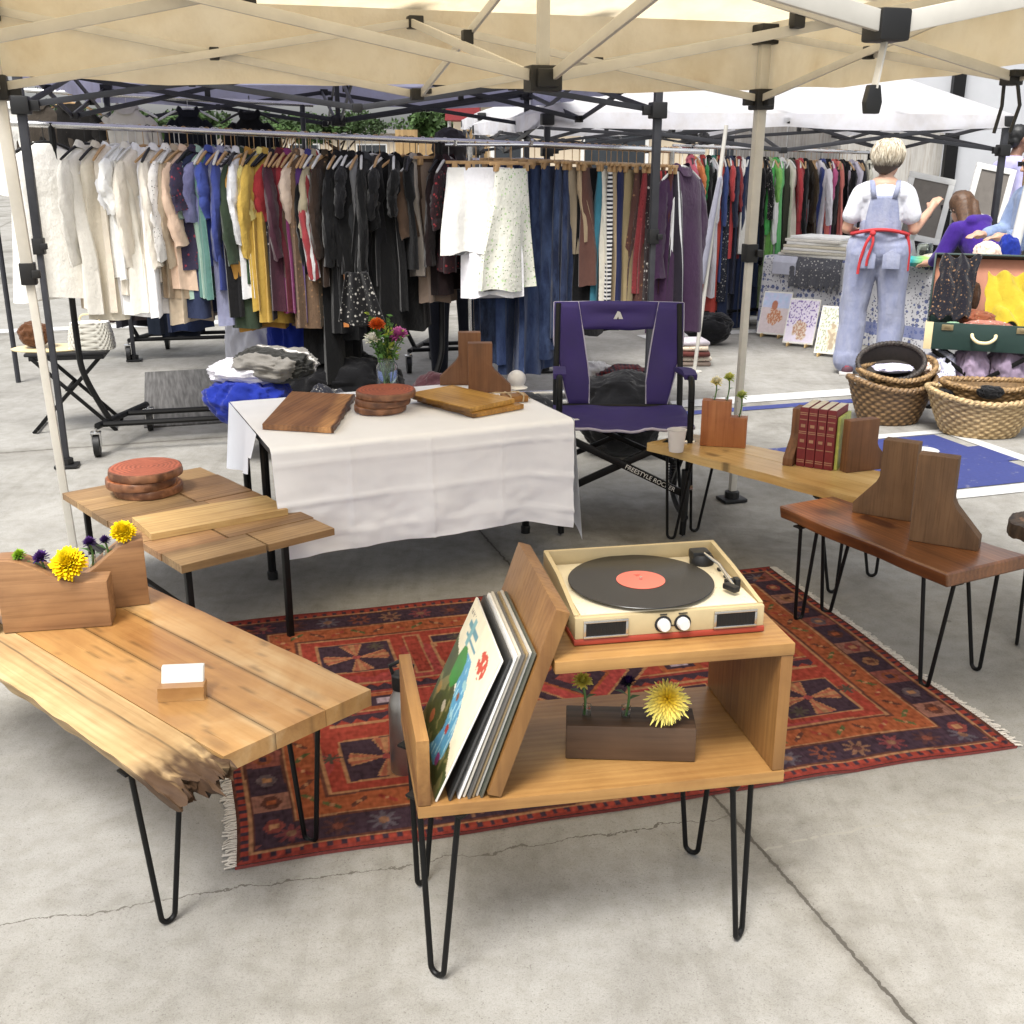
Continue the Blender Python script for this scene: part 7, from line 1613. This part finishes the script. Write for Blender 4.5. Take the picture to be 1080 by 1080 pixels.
b = MB(); b.loft([[(-.26 * s, -.19 * s, z), (.26 * s, -.19 * s, z), (.26 * s, .19 * s, z), (-.26 * s, .19 * s, z)] for s, z in ((.88, 0), (1, .30))]); b.build('body', plain('navy_plastic', (.025, .035, .11), .4), bn, smooth=0)
b = MB(); b.box((0, 0, .315), (.56, .42, .03), bev=.008); b.box((0, 0, .335), (.46, .32, .012), bev=.004); b.build('lid', plain('navy_lid', (.04, .055, .16), .4), bn)
b = MB(); b.box((.0, -.215, .30), (.16, .02, .03), bev=.005); b.build('latch', plain('grey_latch', (.3, .33, .38), .4), bn)
rag('brown_bag', 'dark maroon bag behind the blue storage bin', 'bag', Vector((-.40, 6.2, 0)), (.18, .14, 0), .40, 'cl', '#3c2227', 67)
rag('black_bag', 'black rounded backpack on the ground behind the purple chair', 'backpack', Vector((.60, 5.95, 0)), (.24, .18, 0), .46, 'cl', '#131316', 68)
rag('black_bag', 'black bag under the jeans left of the purple chair', 'bag', Vector((.02, 6.3, 0)), (.22, .15, 0), .26, 'cl', '#121215', 69)
rag('red_bag', 'dark red plaid bag on the ground under the purple coat', 'bag', Vector((.78, 7.3, 0)), (.20, .15, 0), .24, 'cl_plaid', '#6e2a2c', 70)
rag('white_bag', 'white crumpled bag beside the dark red plaid bag', 'bag', Vector((.50, 7.5, 0)), (.18, .14, 0), .24, 'cl_plastic', '#cfccc9', 71)
rr = random.Random(21)
for k, (c, m, lab) in enumerate((('#8a7b70', 'cl', 'lowest, taupe'), ('#d8cdbd', 'cl_floral_red', 'second, cream with red print'), ('#5a2f2a', 'cl', 'third, maroon'), ('#d6c7b2', 'cl_floral_tan', 'fourth, cream with tan print'), ('#b9b2b8', 'cl', 'topmost, pale grey'))):
    b = MB(); w = rr.uniform(.26, .32); b.grid(lambda u, v: (w * (u - .5), .24 * (v - .5), .036 + .012 * nz(u * 4, v * 4, k) - .03 * (max(abs(u - .5), abs(v - .5)) * 2) ** 6), 16, 14); b.loft([[(w * .5 * x * f, .12 * y * f, z) for x, y in ((-1, -1), (0, -1.04), (1, -1), (1.03, 0), (1, 1), (0, 1.03), (-1, 1), (-1.03, 0))] for z, f in ((.0, .96), (.010, 1.03), (.026, 1.03), (.033, .98))])
    o = b.build('folded_cloth', M[m], None, smooth=60, loc=(1.42 + rr.uniform(-.02, .02), 8.75 + rr.uniform(-.02, .02), .001 + .040 * k), rz=R(rr.uniform(-14, 14))); o.color = (*lin(c), 1); tag(o, lab + ' folded cloth of the floor pile beside the leaning white pole', 'cloth', 'folded cloths beside the leaning pole')
rag('black_bag', 'black bag on the ground under the right rack beside the folded cloths', 'bag', Vector((1.72, 9.7, 0)), (.19, .15, 0), .26, 'cl', '#151518', 73)
rag('black_bag', 'large black bag under the black coats behind the blanket', 'bag', Vector((-.98, 6.45, 0)), (.30, .2, 0), .46, 'cl', '#0f0f12', 76)
for px, py, lab, c in ((258, 321, 'orange paper price tag hanging under the magenta dress', '#c98a52'), (365, 337, 'orange paper price tag hanging under the spotted scarf', '#c9824a')):
    p = on(px, py, 6.25); b = MB(); b.box((0, 0, 0), (.03, .002, .085)); b.tube([(0, 0, .042), (0, 0, .25)], .0012, 4); o = b.build('price_tag', M['cl'], None, loc=p, smooth=0); o.color = (*lin(c), 1); tag(o, lab, 'price tag')
p = on(377, 290, 6.2); drapes('spotted_scarf', 'black scarf with white spots hanging below the grey tweed coat', 'scarf', lambda u, v: Vector((p.x + (u - .5) * (.12 + .14 * v) + .02 * v, p.y - .05 + .02 * math.sin(u * 12), p.z + .02 - .30 * v + .06 * abs(u - .5) * v)), 'cl_floral_white', '#111113')
# drape of pale fabric tied round the white tent's leaning pole
p0_, p1_ = on(735, 336, 8.4), on(766, 132, 8.4); p0_.z = 0
b = MB(); b.tube([p0_, p1_], .015, 12); b.lathe([(.06, 0), (.06, .01), (.03, .016)], (p0_.x, p0_.y, 0), 12); lp = b.build('leaning_pole', M['cream_paint'], None); tag(lp, 'slim white pole leaning between the two right clothes racks', 'pole')
d_ = p1_ - p0_; drapes('hanging_scarf', 'pale grey scarf knotted on the leaning white pole', 'scarf', lambda u, v: p0_ + d_ * (.80 - .42 * v) + Vector((.024 * math.cos(u * 6.28) * (.6 + .9 * v) - .05 * v, .035 * math.sin(u * 6.28) - .02, .01 * math.sin(u * 20))), 'cl', '#8f8f9c', 24, 30)
# ------------------------------------------------------------------ people
def hand(b, w, d, s=1.0, thumb=1):
    """palm with five separate unequal fingers, appended to the body's pieces"""
    w, d = Vector(w), Vector(d).normalized(); x = d.cross(Vector((0, 0, 1))); x = x.normalized() if x.length > .1 else Vector((1, 0, 0)); n = x.cross(d)
    b.capsule(w, w + d * .05 * s, .026 * s, .034 * s, 10)
    for k, L in enumerate((.060, .072, .068, .052)):
        r0 = w + d * .075 * s + x * (k - 1.5) * .021 * s; m = r0 + d * L * .55 * s - n * .006 * s; e = m + d * L * .45 * s - n * .018 * s
        b.capsule(r0 - d * .02 * s, m, .0095 * s, .009 * s, 8); b.capsule(m, e, .009 * s, .0075 * s, 8)
    r0 = w + d * .02 * s + x * thumb * .026 * s; b.capsule(r0, r0 + (d + x * thumb * .7).normalized() * .05 * s, .012 * s, .009 * s, 8)
def head(b, c, face, up=(0, 0, 1), s=1.0):
    """skull, jaw, nose, brow, lips, ears; face is the way it looks"""
    c, f, u = Vector(c), Vector(face).normalized(), Vector(up).normalized(); r = f.cross(u).normalized(); u = r.cross(f)
    def q(a, b_, d): return c + r * a * s + f * b_ * s + u * d * s
    for p, rr, sc in (((0, -.012, .03), .090, (.86, 1.02, 1)), ((0, .03, -.045), .062, (.92, 1, 1.1)), ((0, .045, -.085), .036, (1.1, 1, .8))):
        M3 = Matrix((r, f, u)).transposed().to_4x4(); b.ball(q(*p), rr * s, sc, 18, 12, M3)
    b.capsule(q(0, .085, .015), q(0, .108, -.022), .010 * s, .015 * s, 8); b.capsule(q(-.022, .083, -.062), q(.022, .083, -.062), .009 * s, .009 * s, 8)
    for e in (-1, 1): b.capsule(q(e * .082, -.01, .018), q(e * .085, -.014, -.02), .013 * s, .010 * s, 8); b.capsule(q(e * .015, .082, .034), q(e * .05, .070, .034), .010 * s, .009 * s, 8)
    return q
def eyes(q, parent, r=.0115):
    b = MB(); b.layer()
    for e in (-1, 1):
        b.paint(b.ball(q(e * .031, .076, .016), r, n=10, m=8), (.7, .68, .66)); b.paint(b.ball(q(e * .031, .083, .016), r * .55, n=8, m=6), (.05, .03, .02))
    return b.build('eyes', M['painted_gloss'], parent)
def fabric(name, col, pat='cl'):
    def f(o): o.color = (*lin(col), 1); return o
    return f
def dye(o, col): o.color = (*lin(col), 1); return o

# standing woman in overalls, seen from behind, reaching to her right
WP = Vector((2.70, 8.34, 0)); WR = R(-14)
wm = thing('person', 'person seen from behind with short blond hair, washed denim overalls and red apron strings', 'person', WP, WR)
b = MB()
b.capsule((0, 0, .95), (0, .0, 1.20), .12, .115, 14, (1.2, .8)); b.capsule((-.13, 0, 1.33), (.13, 0, 1.33), .065, .065, 12); b.capsule((0, .0, 1.2), (0, 0, 1.34), .12, .11, 14, (1.2, .75)); b.capsule((0, 0, 1.36), (.005, .015, 1.47), .052, .050, 12)
for s in (-1, 1): b.capsule((s * .09, 0, .90), (s * .12, .01, .48), .085, .055); b.capsule((s * .12, .01, .48), (s * .135, -.01, .09), .055, .04); b.capsule((s * .135, -.03, .045), (s * .15, .10, .035), .035, .03)
b.capsule((.175, 0, 1.325), (.235, .02, 1.07), .047, .040); b.capsule((.235, .02, 1.07), (.34, .16, 1.19), .041, .029); hand(b, (.350, .175, 1.205), (.35, .5, .6), 1, -1)
b.capsule((-.175, 0, 1.325), (-.235, .03, 1.07), .047, .040); b.capsule((-.235, .03, 1.07), (-.15, .25, 1.03), .040, .028); hand(b, (-.14, .27, 1.03), (.3, .8, 0), 1, 1)
q = head(b, (.012, .02, 1.555), (.55, .82, -.10)); body = fuse(b, 'body', M['skin'], wm, .0075, 3); eyes(q, body)
b = MB(); b.capsule((-.10, 0, .93), (.10, 0, .93), .135, .135, 14, (1, .95))
for s in (-1, 1):
    b.capsule((s * .105, -.01, .90), (s * .135, .01, .48), .125, .100, 16); b.capsule((s * .135, .01, .48), (s * .15, -.01, .14), .100, .095, 16); b.capsule((s * .15, -.01, .135), (s * .15, -.01, .10), .104, .102, 16)
b.capsule((0, .0, 1.0), (0, .0, 1.10), .135, .13, 14, (1.12, .85))
for v in b.bm.verts: v.co += Vector((nz(v.co.x * 9, v.co.y * 9, v.co.z * 7), nz(v.co.x * 9, v.co.y * 9, v.co.z * 7 + 9), 0)) * .016
dn = dye(fuse(b, 'overalls', M['cl_washed'], wm, .010, 2), '#8a90ab')
b = MB(); b.grid(lambda u, v: Vector(((u - .5) * (.24 + .02 * math.sin(v * 3)) * (1 - .28 * v), -.108 - .012 * math.cos((u - .5) * 3) + .012 * v, 1.06 + .25 * v)), 14, 14)
for s in (-1, 1): b.loft([[Vector((s * x - .018, y, z)), Vector((s * x + .018, y, z))] for x, y, z in ((.07, -.108, 1.29), (.085, -.096, 1.37), (.09, -.03, 1.415), (.085, .05, 1.39))], cap=False, wrap=False)
o = dye(b.build('bib', M['cl_washed'], dn, smooth=180), '#8a90ab'); m_ = o.modifiers.new('t', 'SOLIDIFY'); m_.thickness = .014
b = MB(); [b.prism([(-.06, 0), (.06, 0), (.06, .10), (0, .135), (-.06, .10)], 0, .006, Matrix.Translation((s * .085, -.155, .80)) @ RX(R(90)), .002) for s in (-1, 1)]; dye(b.build('back_pocket', M['cl_washed'], dn), '#9096b0')
b = MB(); b.capsule((-.115, 0, 1.33), (.115, 0, 1.33), .080, .080, 14); b.capsule((0, 0, 1.04), (0, 0, 1.31), .126, .124, 16, (1.14, .80)); [b.capsule((s * .160, 0, 1.325), (s * .205, .01, 1.17), .064, .070, 14) for s in (-1, 1)]
for v in b.bm.verts: v.co += Vector((nz(v.co.x * 9, v.co.y * 9, v.co.z * 9), nz(v.co.x * 9, v.co.y * 9, v.co.z * 9 + 5), 0)) * .012
dye(fuse(b, 'tee', M['cl'], wm, .010, 2), '#dadbe2')
b = MB(); b.tube([(.20 * math.cos(R(a)), -.005 + .155 * math.sin(R(a)), 1.055 - .02 * math.cos(R(a * 2))) for a in range(0, 360, 12)], .013, 7, closed=True); wst = MB()
b.tube(bezier([(-.06, -.155, 1.05), (-.10, -.175, .98), (-.13, -.165, .86), (-.14, -.16, .76)], 5), .011, 7); b.tube(bezier([(-.06, -.155, 1.05), (-.055, -.175, .98), (-.08, -.175, .88), (-.085, -.17, .82)], 5), .010, 7); b.ball((-.06, -.16, 1.05), .022); b.tube(bezier([(.18, -.06, 1.05), (.205, -.06, .94), (.21, -.05, .78)], 5), .014, 7)
b.build('apron_strings', plain('red_strap', (.45, .03, .035), .8), wm)
b = MB(); hq = lambda a, d, u: q(a, d, u)
b.ball(q(0, -.020, .040), .113, (.96, 1.0, .92), 30, 20, None); b.ball(q(0, -.035, -.005), .098, (1.0, .92, .95), 24, 16); b.ball(q(0, -.05, -.045), .070, (1.0, .8, .9), 20, 14)
for v in b.bm.verts: v.co += (v.co - q(0, -.02, .03)) * (.07 * nz(v.co.x * 60, v.co.y * 60, v.co.z * 9) + .04 * nz(v.co.x * 120, v.co.y * 120, v.co.z * 16))
t = NT('blond_hair'); sp = t.n('ShaderNodeSeparateXYZ'); t.l(t.coords(rnd=False), sp.inputs[0]); f_ = t.noise(t.coords((60, 60, 8), rnd=False), 1.5, 3)
c_ = t.mix((.05, .035, .025), t.ramp(f_, [(.3, (.30, .24, .16)), (.65, (.66, .60, .48))]), t.ramp(t.math('MULTIPLY_ADD', f_, .05, sp.outputs[2]), [(.0, (0, 0, 0)), (1, (1, 1, 1))])); 
mr = t.n('ShaderNodeMapRange'); mr.inputs['From Min'].default_value = 1.535; mr.inputs['From Max'].default_value = 1.575; t.l(t.math('MULTIPLY_ADD', f_, .05, sp.outputs[2]), mr.inputs['Value'])
t.l(t.mix((.05, .035, .025), t.ramp(f_, [(.3, (.30, .24, .16)), (.65, (.66, .60, .48))]), mr.outputs[0]), t.b.inputs['Base Color']); t.set(Roughness=.6); hair_ = fuse(b, 'hair', t.m, wm, .008, 1)
b = MB(); rr = random.Random(31)
for k in range(170):
    az = rr.uniform(0, 6.283); el = rr.uniform(-.1, 1.35); c0 = q(0, -.022, .035); R0 = .113
    d0 = Vector((math.cos(az) * math.cos(el), math.sin(az) * math.cos(el), math.sin(el))); pts = [c0 + d0 * R0]
    e2 = el
    for j in range(1, 5):
        e2 -= .26; rad = R0 * (1.0 + .012 * j + rr.uniform(-.01, .05)); az += rr.uniform(-.07, .07); pts.append(c0 + Vector((math.cos(az) * math.cos(e2), math.sin(az) * math.cos(e2), math.sin(e2))) * rad)
    b.tube(pts, [.0045, .005, .0045, .003, .0008], 5)
b.build('loose_strands', t.m, hair_)
for s in (-1, 1):
    b = MB(); b.layer(); b.paint(b.capsule((s * .145, -.075, .048), (s * .16, .10, .040), .046, .043, 14), (.12, .06, .08)); b.paint(b.box((s * .152, .01, .012), (.10, .27, .024), bev=.008), (.6, .58, .56)); b.paint(b.box((s * .150, -.105, .055), (.03, .02, .04), bev=.004), (.35, .05, .08)); b.build('sneaker', M['painted'], wm)
b = MB(); b.tube([(.328 + .034 * math.cos(R(a)), .145 + .012 * math.sin(R(a)), 1.175 + .030 * math.sin(R(a))) for a in range(0, 360, 20)], .005, 6, closed=True); b.build('bracelet', M['black_plastic'], wm)

# man in a lavender shirt by the trailer
MP = Vector((4.80, 11.1, 0)); mn = thing('person', 'person with short dark hair in a lavender shirt walking right along the trailer', 'person', MP, R(-80))
b = MB(); b.capsule((0, 0, 1.0), (0, 0, 1.30), .125, .13, 14, (1.2, .8)); b.capsule((-.15, 0, 1.47), (.15, 0, 1.47), .066, .066); b.capsule((0, 0, 1.3), (0, .0, 1.48), .13, .11, 14, (1.2, .75)); b.capsule((0, 0, 1.5), (0, .03, 1.62), .055, .054)
for s in (-1, 1):
    b.capsule((s * .09, 0, .95), (s * .10, s * .10, .5), .085, .06); b.capsule((s * .10, s * .10, .5), (s * .10, s * .12 - .05, .09), .06, .042); b.capsule((s * .10, s * .12 - .05, .045), (s * .11, s * .12 + .09, .035), .036, .03)
    b.capsule((s * .19, 0, 1.46), (s * .24, -.03, 1.18), .05, .042); b.capsule((s * .24, -.03, 1.18), (s * .22, .16, 1.02), .042, .03); hand(b, (s * .22, .18, 1.01), (0, .8, -.3), 1, -s)
q = head(b, (0, .035, 1.715), (0, 1, -.12)); body = fuse(b, 'body', M['dark_skin'], mn, .009, 3); eyes(q, body)
b = MB(); b.capsule((-.15, 0, 1.465), (.15, 0, 1.465), .085, .085); b.capsule((0, 0, .98), (0, 0, 1.44), .155, .15, 16, (1.2, .82)); [b.capsule((s * .19, 0, 1.46), (s * .245, -.03, 1.14), .08, .075) for s in (-1, 1)]; [b.capsule((s * .245, -.03, 1.16), (s * .225, .13, 1.04), .066, .055) for s in (-1, 1)]
for v in b.bm.verts: v.co += Vector((nz(v.co.x * 11, v.co.y * 11, v.co.z * 9), nz(v.co.x * 9, v.co.y * 9, v.co.z * 9 + 5), 0)) * .014
dye(fuse(b, 'shirt', M['cl'], mn, .012, 2), '#a9a6cf')
b = MB(); b.capsule((-.08, 0, .95), (.08, 0, .95), .125, .125); [b.capsule((s * .10, 0, .92), (s * .11, s * .10, .5), .105, .08) for s in (-1, 1)]; [b.capsule((s * .11, s * .10, .5), (s * .11, s * .12 - .05, .10), .08, .065) for s in (-1, 1)]; dye(fuse(b, 'trousers', M['cl'], mn, .012, 2), '#22232a')
b = MB(); b.ball(q(0, -.028, .052), .098, (.93, 1, .95), 22, 16); b.ball(q(0, -.06, -.01), .07, (1.1, .8, 1), 18, 12)
for v in b.bm.verts: v.co += (v.co - q(0, 0, .03)) * .06 * nz(v.co.x * 90, v.co.y * 90, v.co.z * 90)
fuse(b, 'hair', M['black_plastic'], mn, .009, 0)
for s in (-1, 1):
    b = MB(); b.capsule((s * .105, s * .12 - .09, .045), (s * .115, s * .12 + .10, .04), .046, .042); b.box((s * .11, s * .12, .010), (.10, .27, .02), bev=.006); b.build('shoe', M['black_plastic'], mn)

# person in a purple hooded top bending over the table, back to us
PP = Vector((3.74, 8.8, 0)); pr_ = thing('person', 'person with long brown hair in a purple hooded top bending over the table', 'person', PP, R(25)); pr_.scale = (.93, .93, .93)
b = MB(); b.capsule((0, 0, .82), (0, .22, 1.06), .125, .125, 14); b.capsule((-.13, .26, 1.10), (.13, .26, 1.10), .065, .065); b.capsule((0, .2, 1.04), (0, .30, 1.13), .115, .08, 14); b.capsule((0, .28, 1.13), (0, .34, 1.20), .052, .05)
for s in (-1, 1):
    b.capsule((s * .09, 0, .80), (s * .10, .06, .45), .085, .06); b.capsule((s * .10, .06, .45), (s * .10, -.02, .09), .06, .042); b.capsule((s * .10, -.03, .045), (s * .11, .10, .035), .036, .03)
    b.capsule((s * .17, .26, 1.09), (s * .24, .30, .90), .045, .038); b.capsule((s * .24, .30, .90), (s * .20, .46, .82), .038, .027); hand(b, (s * .20, .48, .815), (0, .9, -.2), 1, -s)
q = head(b, (0, .40, 1.265), (.1, .85, -.35)); body = fuse(b, 'body', M['skin'], pr_, .009, 3); eyes(q, body)
b = MB(); b.capsule((0, -.0, .84), (0, .22, 1.06), .155, .15, 16); b.capsule((-.13, .26, 1.09), (.13, .26, 1.09), .085, .085); [b.capsule((s * .17, .26, 1.09), (s * .245, .30, .90), .078, .07) for s in (-1, 1)]; [b.capsule((s * .245, .30, .90), (s * .205, .43, .83), .068, .052) for s in (-1, 1)]; b.capsule((-.07, .19, 1.17), (.07, .19, 1.17), .06, .06)
for v in b.bm.verts: v.co += Vector((nz(v.co.x * 10, v.co.y * 10, v.co.z * 9), nz(v.co.x * 9, v.co.y * 9, v.co.z * 9 + 5), nz(v.co.z * 9, 1, 1))) * .014
hd = dye(fuse(b, 'hooded_top', M['cl'], pr_, .012, 2), '#3d237c')
b = MB(); rr = random.Random(8)
for k in range(7): b.box((-.075 + .023 * k, .004 + .004 * (k % 2), 1.060 + .004 * (k % 2)), (.012, .032 if k == 0 else .016 + .006 * (k % 3), .006), RX(R(45)), .002)
b.build('print_marks', M['white_paint'], hd)
b = MB(); b.capsule((-.08, 0, .80), (.08, 0, .80), .125, .125); [b.capsule((s * .10, 0, .78), (s * .11, .06, .45), .105, .08) for s in (-1, 1)]; [b.capsule((s * .11, .06, .45), (s * .11, -.02, .10), .08, .06) for s in (-1, 1)]; dye(fuse(b, 'trousers', M['cl_denim'], pr_, .012, 2), '#2a3454')
b = MB(); b.ball(q(0, -.03, .045), .108, (1, 1, .95), 22, 16); b.capsule(q(-.03, -.07, .0), q(-.06, -.10, -.20), .075, .05); b.capsule(q(.04, -.07, .0), q(.05, -.11, -.17), .07, .05)
for v in b.bm.verts: v.co += (v.co - q(0, 0, 0)) * .10 * nz(v.co.x * 50, v.co.y * 50, v.co.z * 14)
fuse(b, 'hair', plain('brown_hair', (.09, .045, .022), .55, 0, .4, 60), pr_, .010, 1)
for s in (-1, 1):
    b = MB(); b.capsule((s * .105, -.06, .045), (s * .115, .11, .04), .046, .042); b.box((s * .11, .02, .010), (.10, .26, .02), bev=.006); b.build('shoe', M['black_plastic'], pr_)

# woman at the right edge with sunglasses and a denim jacket
EP = Vector((3.72, 8.15, 0)); ew = thing('person', 'person with long blond hair, sunglasses and denim jacket at the right edge', 'person', EP, R(100))
b = MB(); b.capsule((0, 0, .90), (0, 0, 1.18), .12, .12, 14, (1.15, .8)); b.capsule((-.13, 0, 1.30), (.13, 0, 1.30), .062, .062); b.capsule((0, 0, 1.18), (0, 0, 1.31), .115, .10, 14, (1.15, .75)); b.capsule((0, 0, 1.33), (0, .03, 1.44), .050, .048)
for s in (-1, 1):
    b.capsule((s * .09, 0, .86), (s * .10, .02, .46), .085, .06); b.capsule((s * .10, .02, .46), (s * .10, -.02, .09), .06, .042); b.capsule((s * .10, -.03, .045), (s * .11, .10, .035), .036, .03)
    b.capsule((s * .17, 0, 1.295), (s * .21, .06, 1.06), .045, .038); b.capsule((s * .21, .06, 1.06), (s * .14, .27, 1.04), .038, .027); hand(b, (s * .135, .29, 1.04), (-s * .2, .9, 0), 1, -s)
q = head(b, (0, .035, 1.53), (.05, 1, -.22)); body = fuse(b, 'body', M['skin'], ew, .009, 3); eyes(q, body)
b = MB(); b.capsule((-.13, 0, 1.295), (.13, 0, 1.295), .085, .085); b.capsule((0, 0, .90), (0, 0, 1.28), .15, .145, 16, (1.15, .82)); [b.capsule((s * .17, 0, 1.29), (s * .215, .06, 1.06), .075, .065) for s in (-1, 1)]; [b.capsule((s * .215, .06, 1.06), (s * .15, .24, 1.045), .063, .05) for s in (-1, 1)]
for v in b.bm.verts: v.co += Vector((nz(v.co.x * 10, v.co.y * 10, v.co.z * 9), nz(v.co.x * 9, v.co.y * 9, v.co.z * 9 + 5), 0)) * .012
dye(fuse(b, 'jacket', M['cl_denim'], ew, .012, 2), '#8b9cbd')
b = MB(); b.capsule((-.08, 0, .88), (.08, 0, .88), .12, .12); [b.capsule((s * .10, 0, .85), (s * .11, .02, .46), .105, .08) for s in (-1, 1)]; [b.capsule((s * .11, .02, .46), (s * .11, -.02, .10), .08, .06) for s in (-1, 1)]; dye(fuse(b, 'trousers', M['cl'], ew, .012, 2), '#55524e')
b = MB(); b.ball(q(0, -.03, .045), .105, (.98, 1, .95), 22, 16); [b.capsule(q(s * .075, -.01, .0), q(s * .11, .03, -.26), .045, .04) for s in (-1, 1)]; b.capsule(q(0, -.08, 0), q(0, -.1, -.26), .09, .07)
for v in b.bm.verts: v.co += (v.co - q(0, 0, 0)) * .08 * nz(v.co.x * 50, v.co.y * 50, v.co.z * 14)
fuse(b, 'hair', plain('blond_long_hair', (.42, .29, .15), .55, 0, .4, 60), ew, .010, 1)
b = MB(); [b.box(q(s * .033, .098, .018), (.048, .008, .034), RX(R(-8)), .003) for s in (-1, 1)]; b.box(q(0, .100, .024), (.02, .006, .006)); [b.bar(q(s * .056, .094, .024), q(s * .088, -.01, .02), .004, .008) for s in (-1, 1)]; b.build('sunglasses', M['black_plastic'], ew)
for s in (-1, 1):
    b = MB(); b.capsule((s * .105, -.06, .045), (s * .115, .11, .04), .046, .042); b.box((s * .11, .02, .010), (.10, .26, .02), bev=.006); b.build('shoe', M['cream_trim'], ew)
# dark-haired head showing above the white tops: someone behind the jeans rack
HP = Vector((-.42, 8.0, 0)); hp = thing('person', 'person with curly dark hair standing behind the racks above the white tops', 'person', HP, R(10))
b = MB(); b.capsule((0, 0, .95), (0, 0, 1.22), .12, .12, 14, (1.15, .8)); b.capsule((-.14, 0, 1.36), (.14, 0, 1.36), .064, .064); b.capsule((0, 0, 1.22), (0, 0, 1.37), .12, .10, 14, (1.15, .75)); b.capsule((0, 0, 1.4), (0, .03, 1.5), .052, .05)
for s in (-1, 1):
    b.capsule((s * .09, 0, .9), (s * .10, .02, .48), .085, .06); b.capsule((s * .10, .02, .48), (s * .10, -.02, .09), .06, .042); b.capsule((s * .10, -.03, .045), (s * .11, .10, .035), .036, .03)
    b.capsule((s * .18, 0, 1.35), (s * .23, .03, 1.10), .046, .04); b.capsule((s * .23, .03, 1.10), (s * .21, .18, .95), .04, .028); hand(b, (s * .21, .20, .94), (0, .8, -.3), 1, -s)
q = head(b, (0, .035, 1.585), (.2, 1, -.1)); body = fuse(b, 'body', M['dark_skin'], hp, .010, 3); eyes(q, body)
b = MB(); b.capsule((-.14, 0, 1.355), (.14, 0, 1.355), .08, .08); b.capsule((0, 0, .95), (0, 0, 1.33), .15, .14, 16, (1.15, .8)); [b.capsule((s * .18, 0, 1.35), (s * .235, .03, 1.08), .072, .066) for s in (-1, 1)]; dye(fuse(b, 'shirt', M['cl'], hp, .012, 2), '#2b2a30')
b = MB(); b.capsule((-.08, 0, .92), (.08, 0, .92), .12, .12); [b.capsule((s * .10, 0, .89), (s * .11, .02, .46), .10, .08) for s in (-1, 1)]; [b.capsule((s * .11, .02, .46), (s * .11, -.02, .10), .08, .06) for s in (-1, 1)]; dye(fuse(b, 'trousers', M['cl'], hp, .012, 2), '#1f2128')
b = MB(); b.ball(q(0, -.035, .06), .125, (1, 1, .95), 26, 18); b.ball(q(0, -.06, -.03), .10, (1.1, .9, .9), 22, 14)
for v in b.bm.verts: v.co += (v.co - q(0, 0, .02)) * .14 * nz(v.co.x * 45, v.co.y * 45, v.co.z * 45)
fuse(b, 'hair', plain('dark_hair', (.014, .009, .008), .6, 0, .3, 60), hp, .010, 0)
for s in (-1, 1):
    b = MB(); b.capsule((s * .105, -.06, .045), (s * .115, .11, .04), .046, .042); b.box((s * .11, .02, .010), (.10, .26, .02), bev=.006); b.build('shoe', M['black_plastic'], hp)
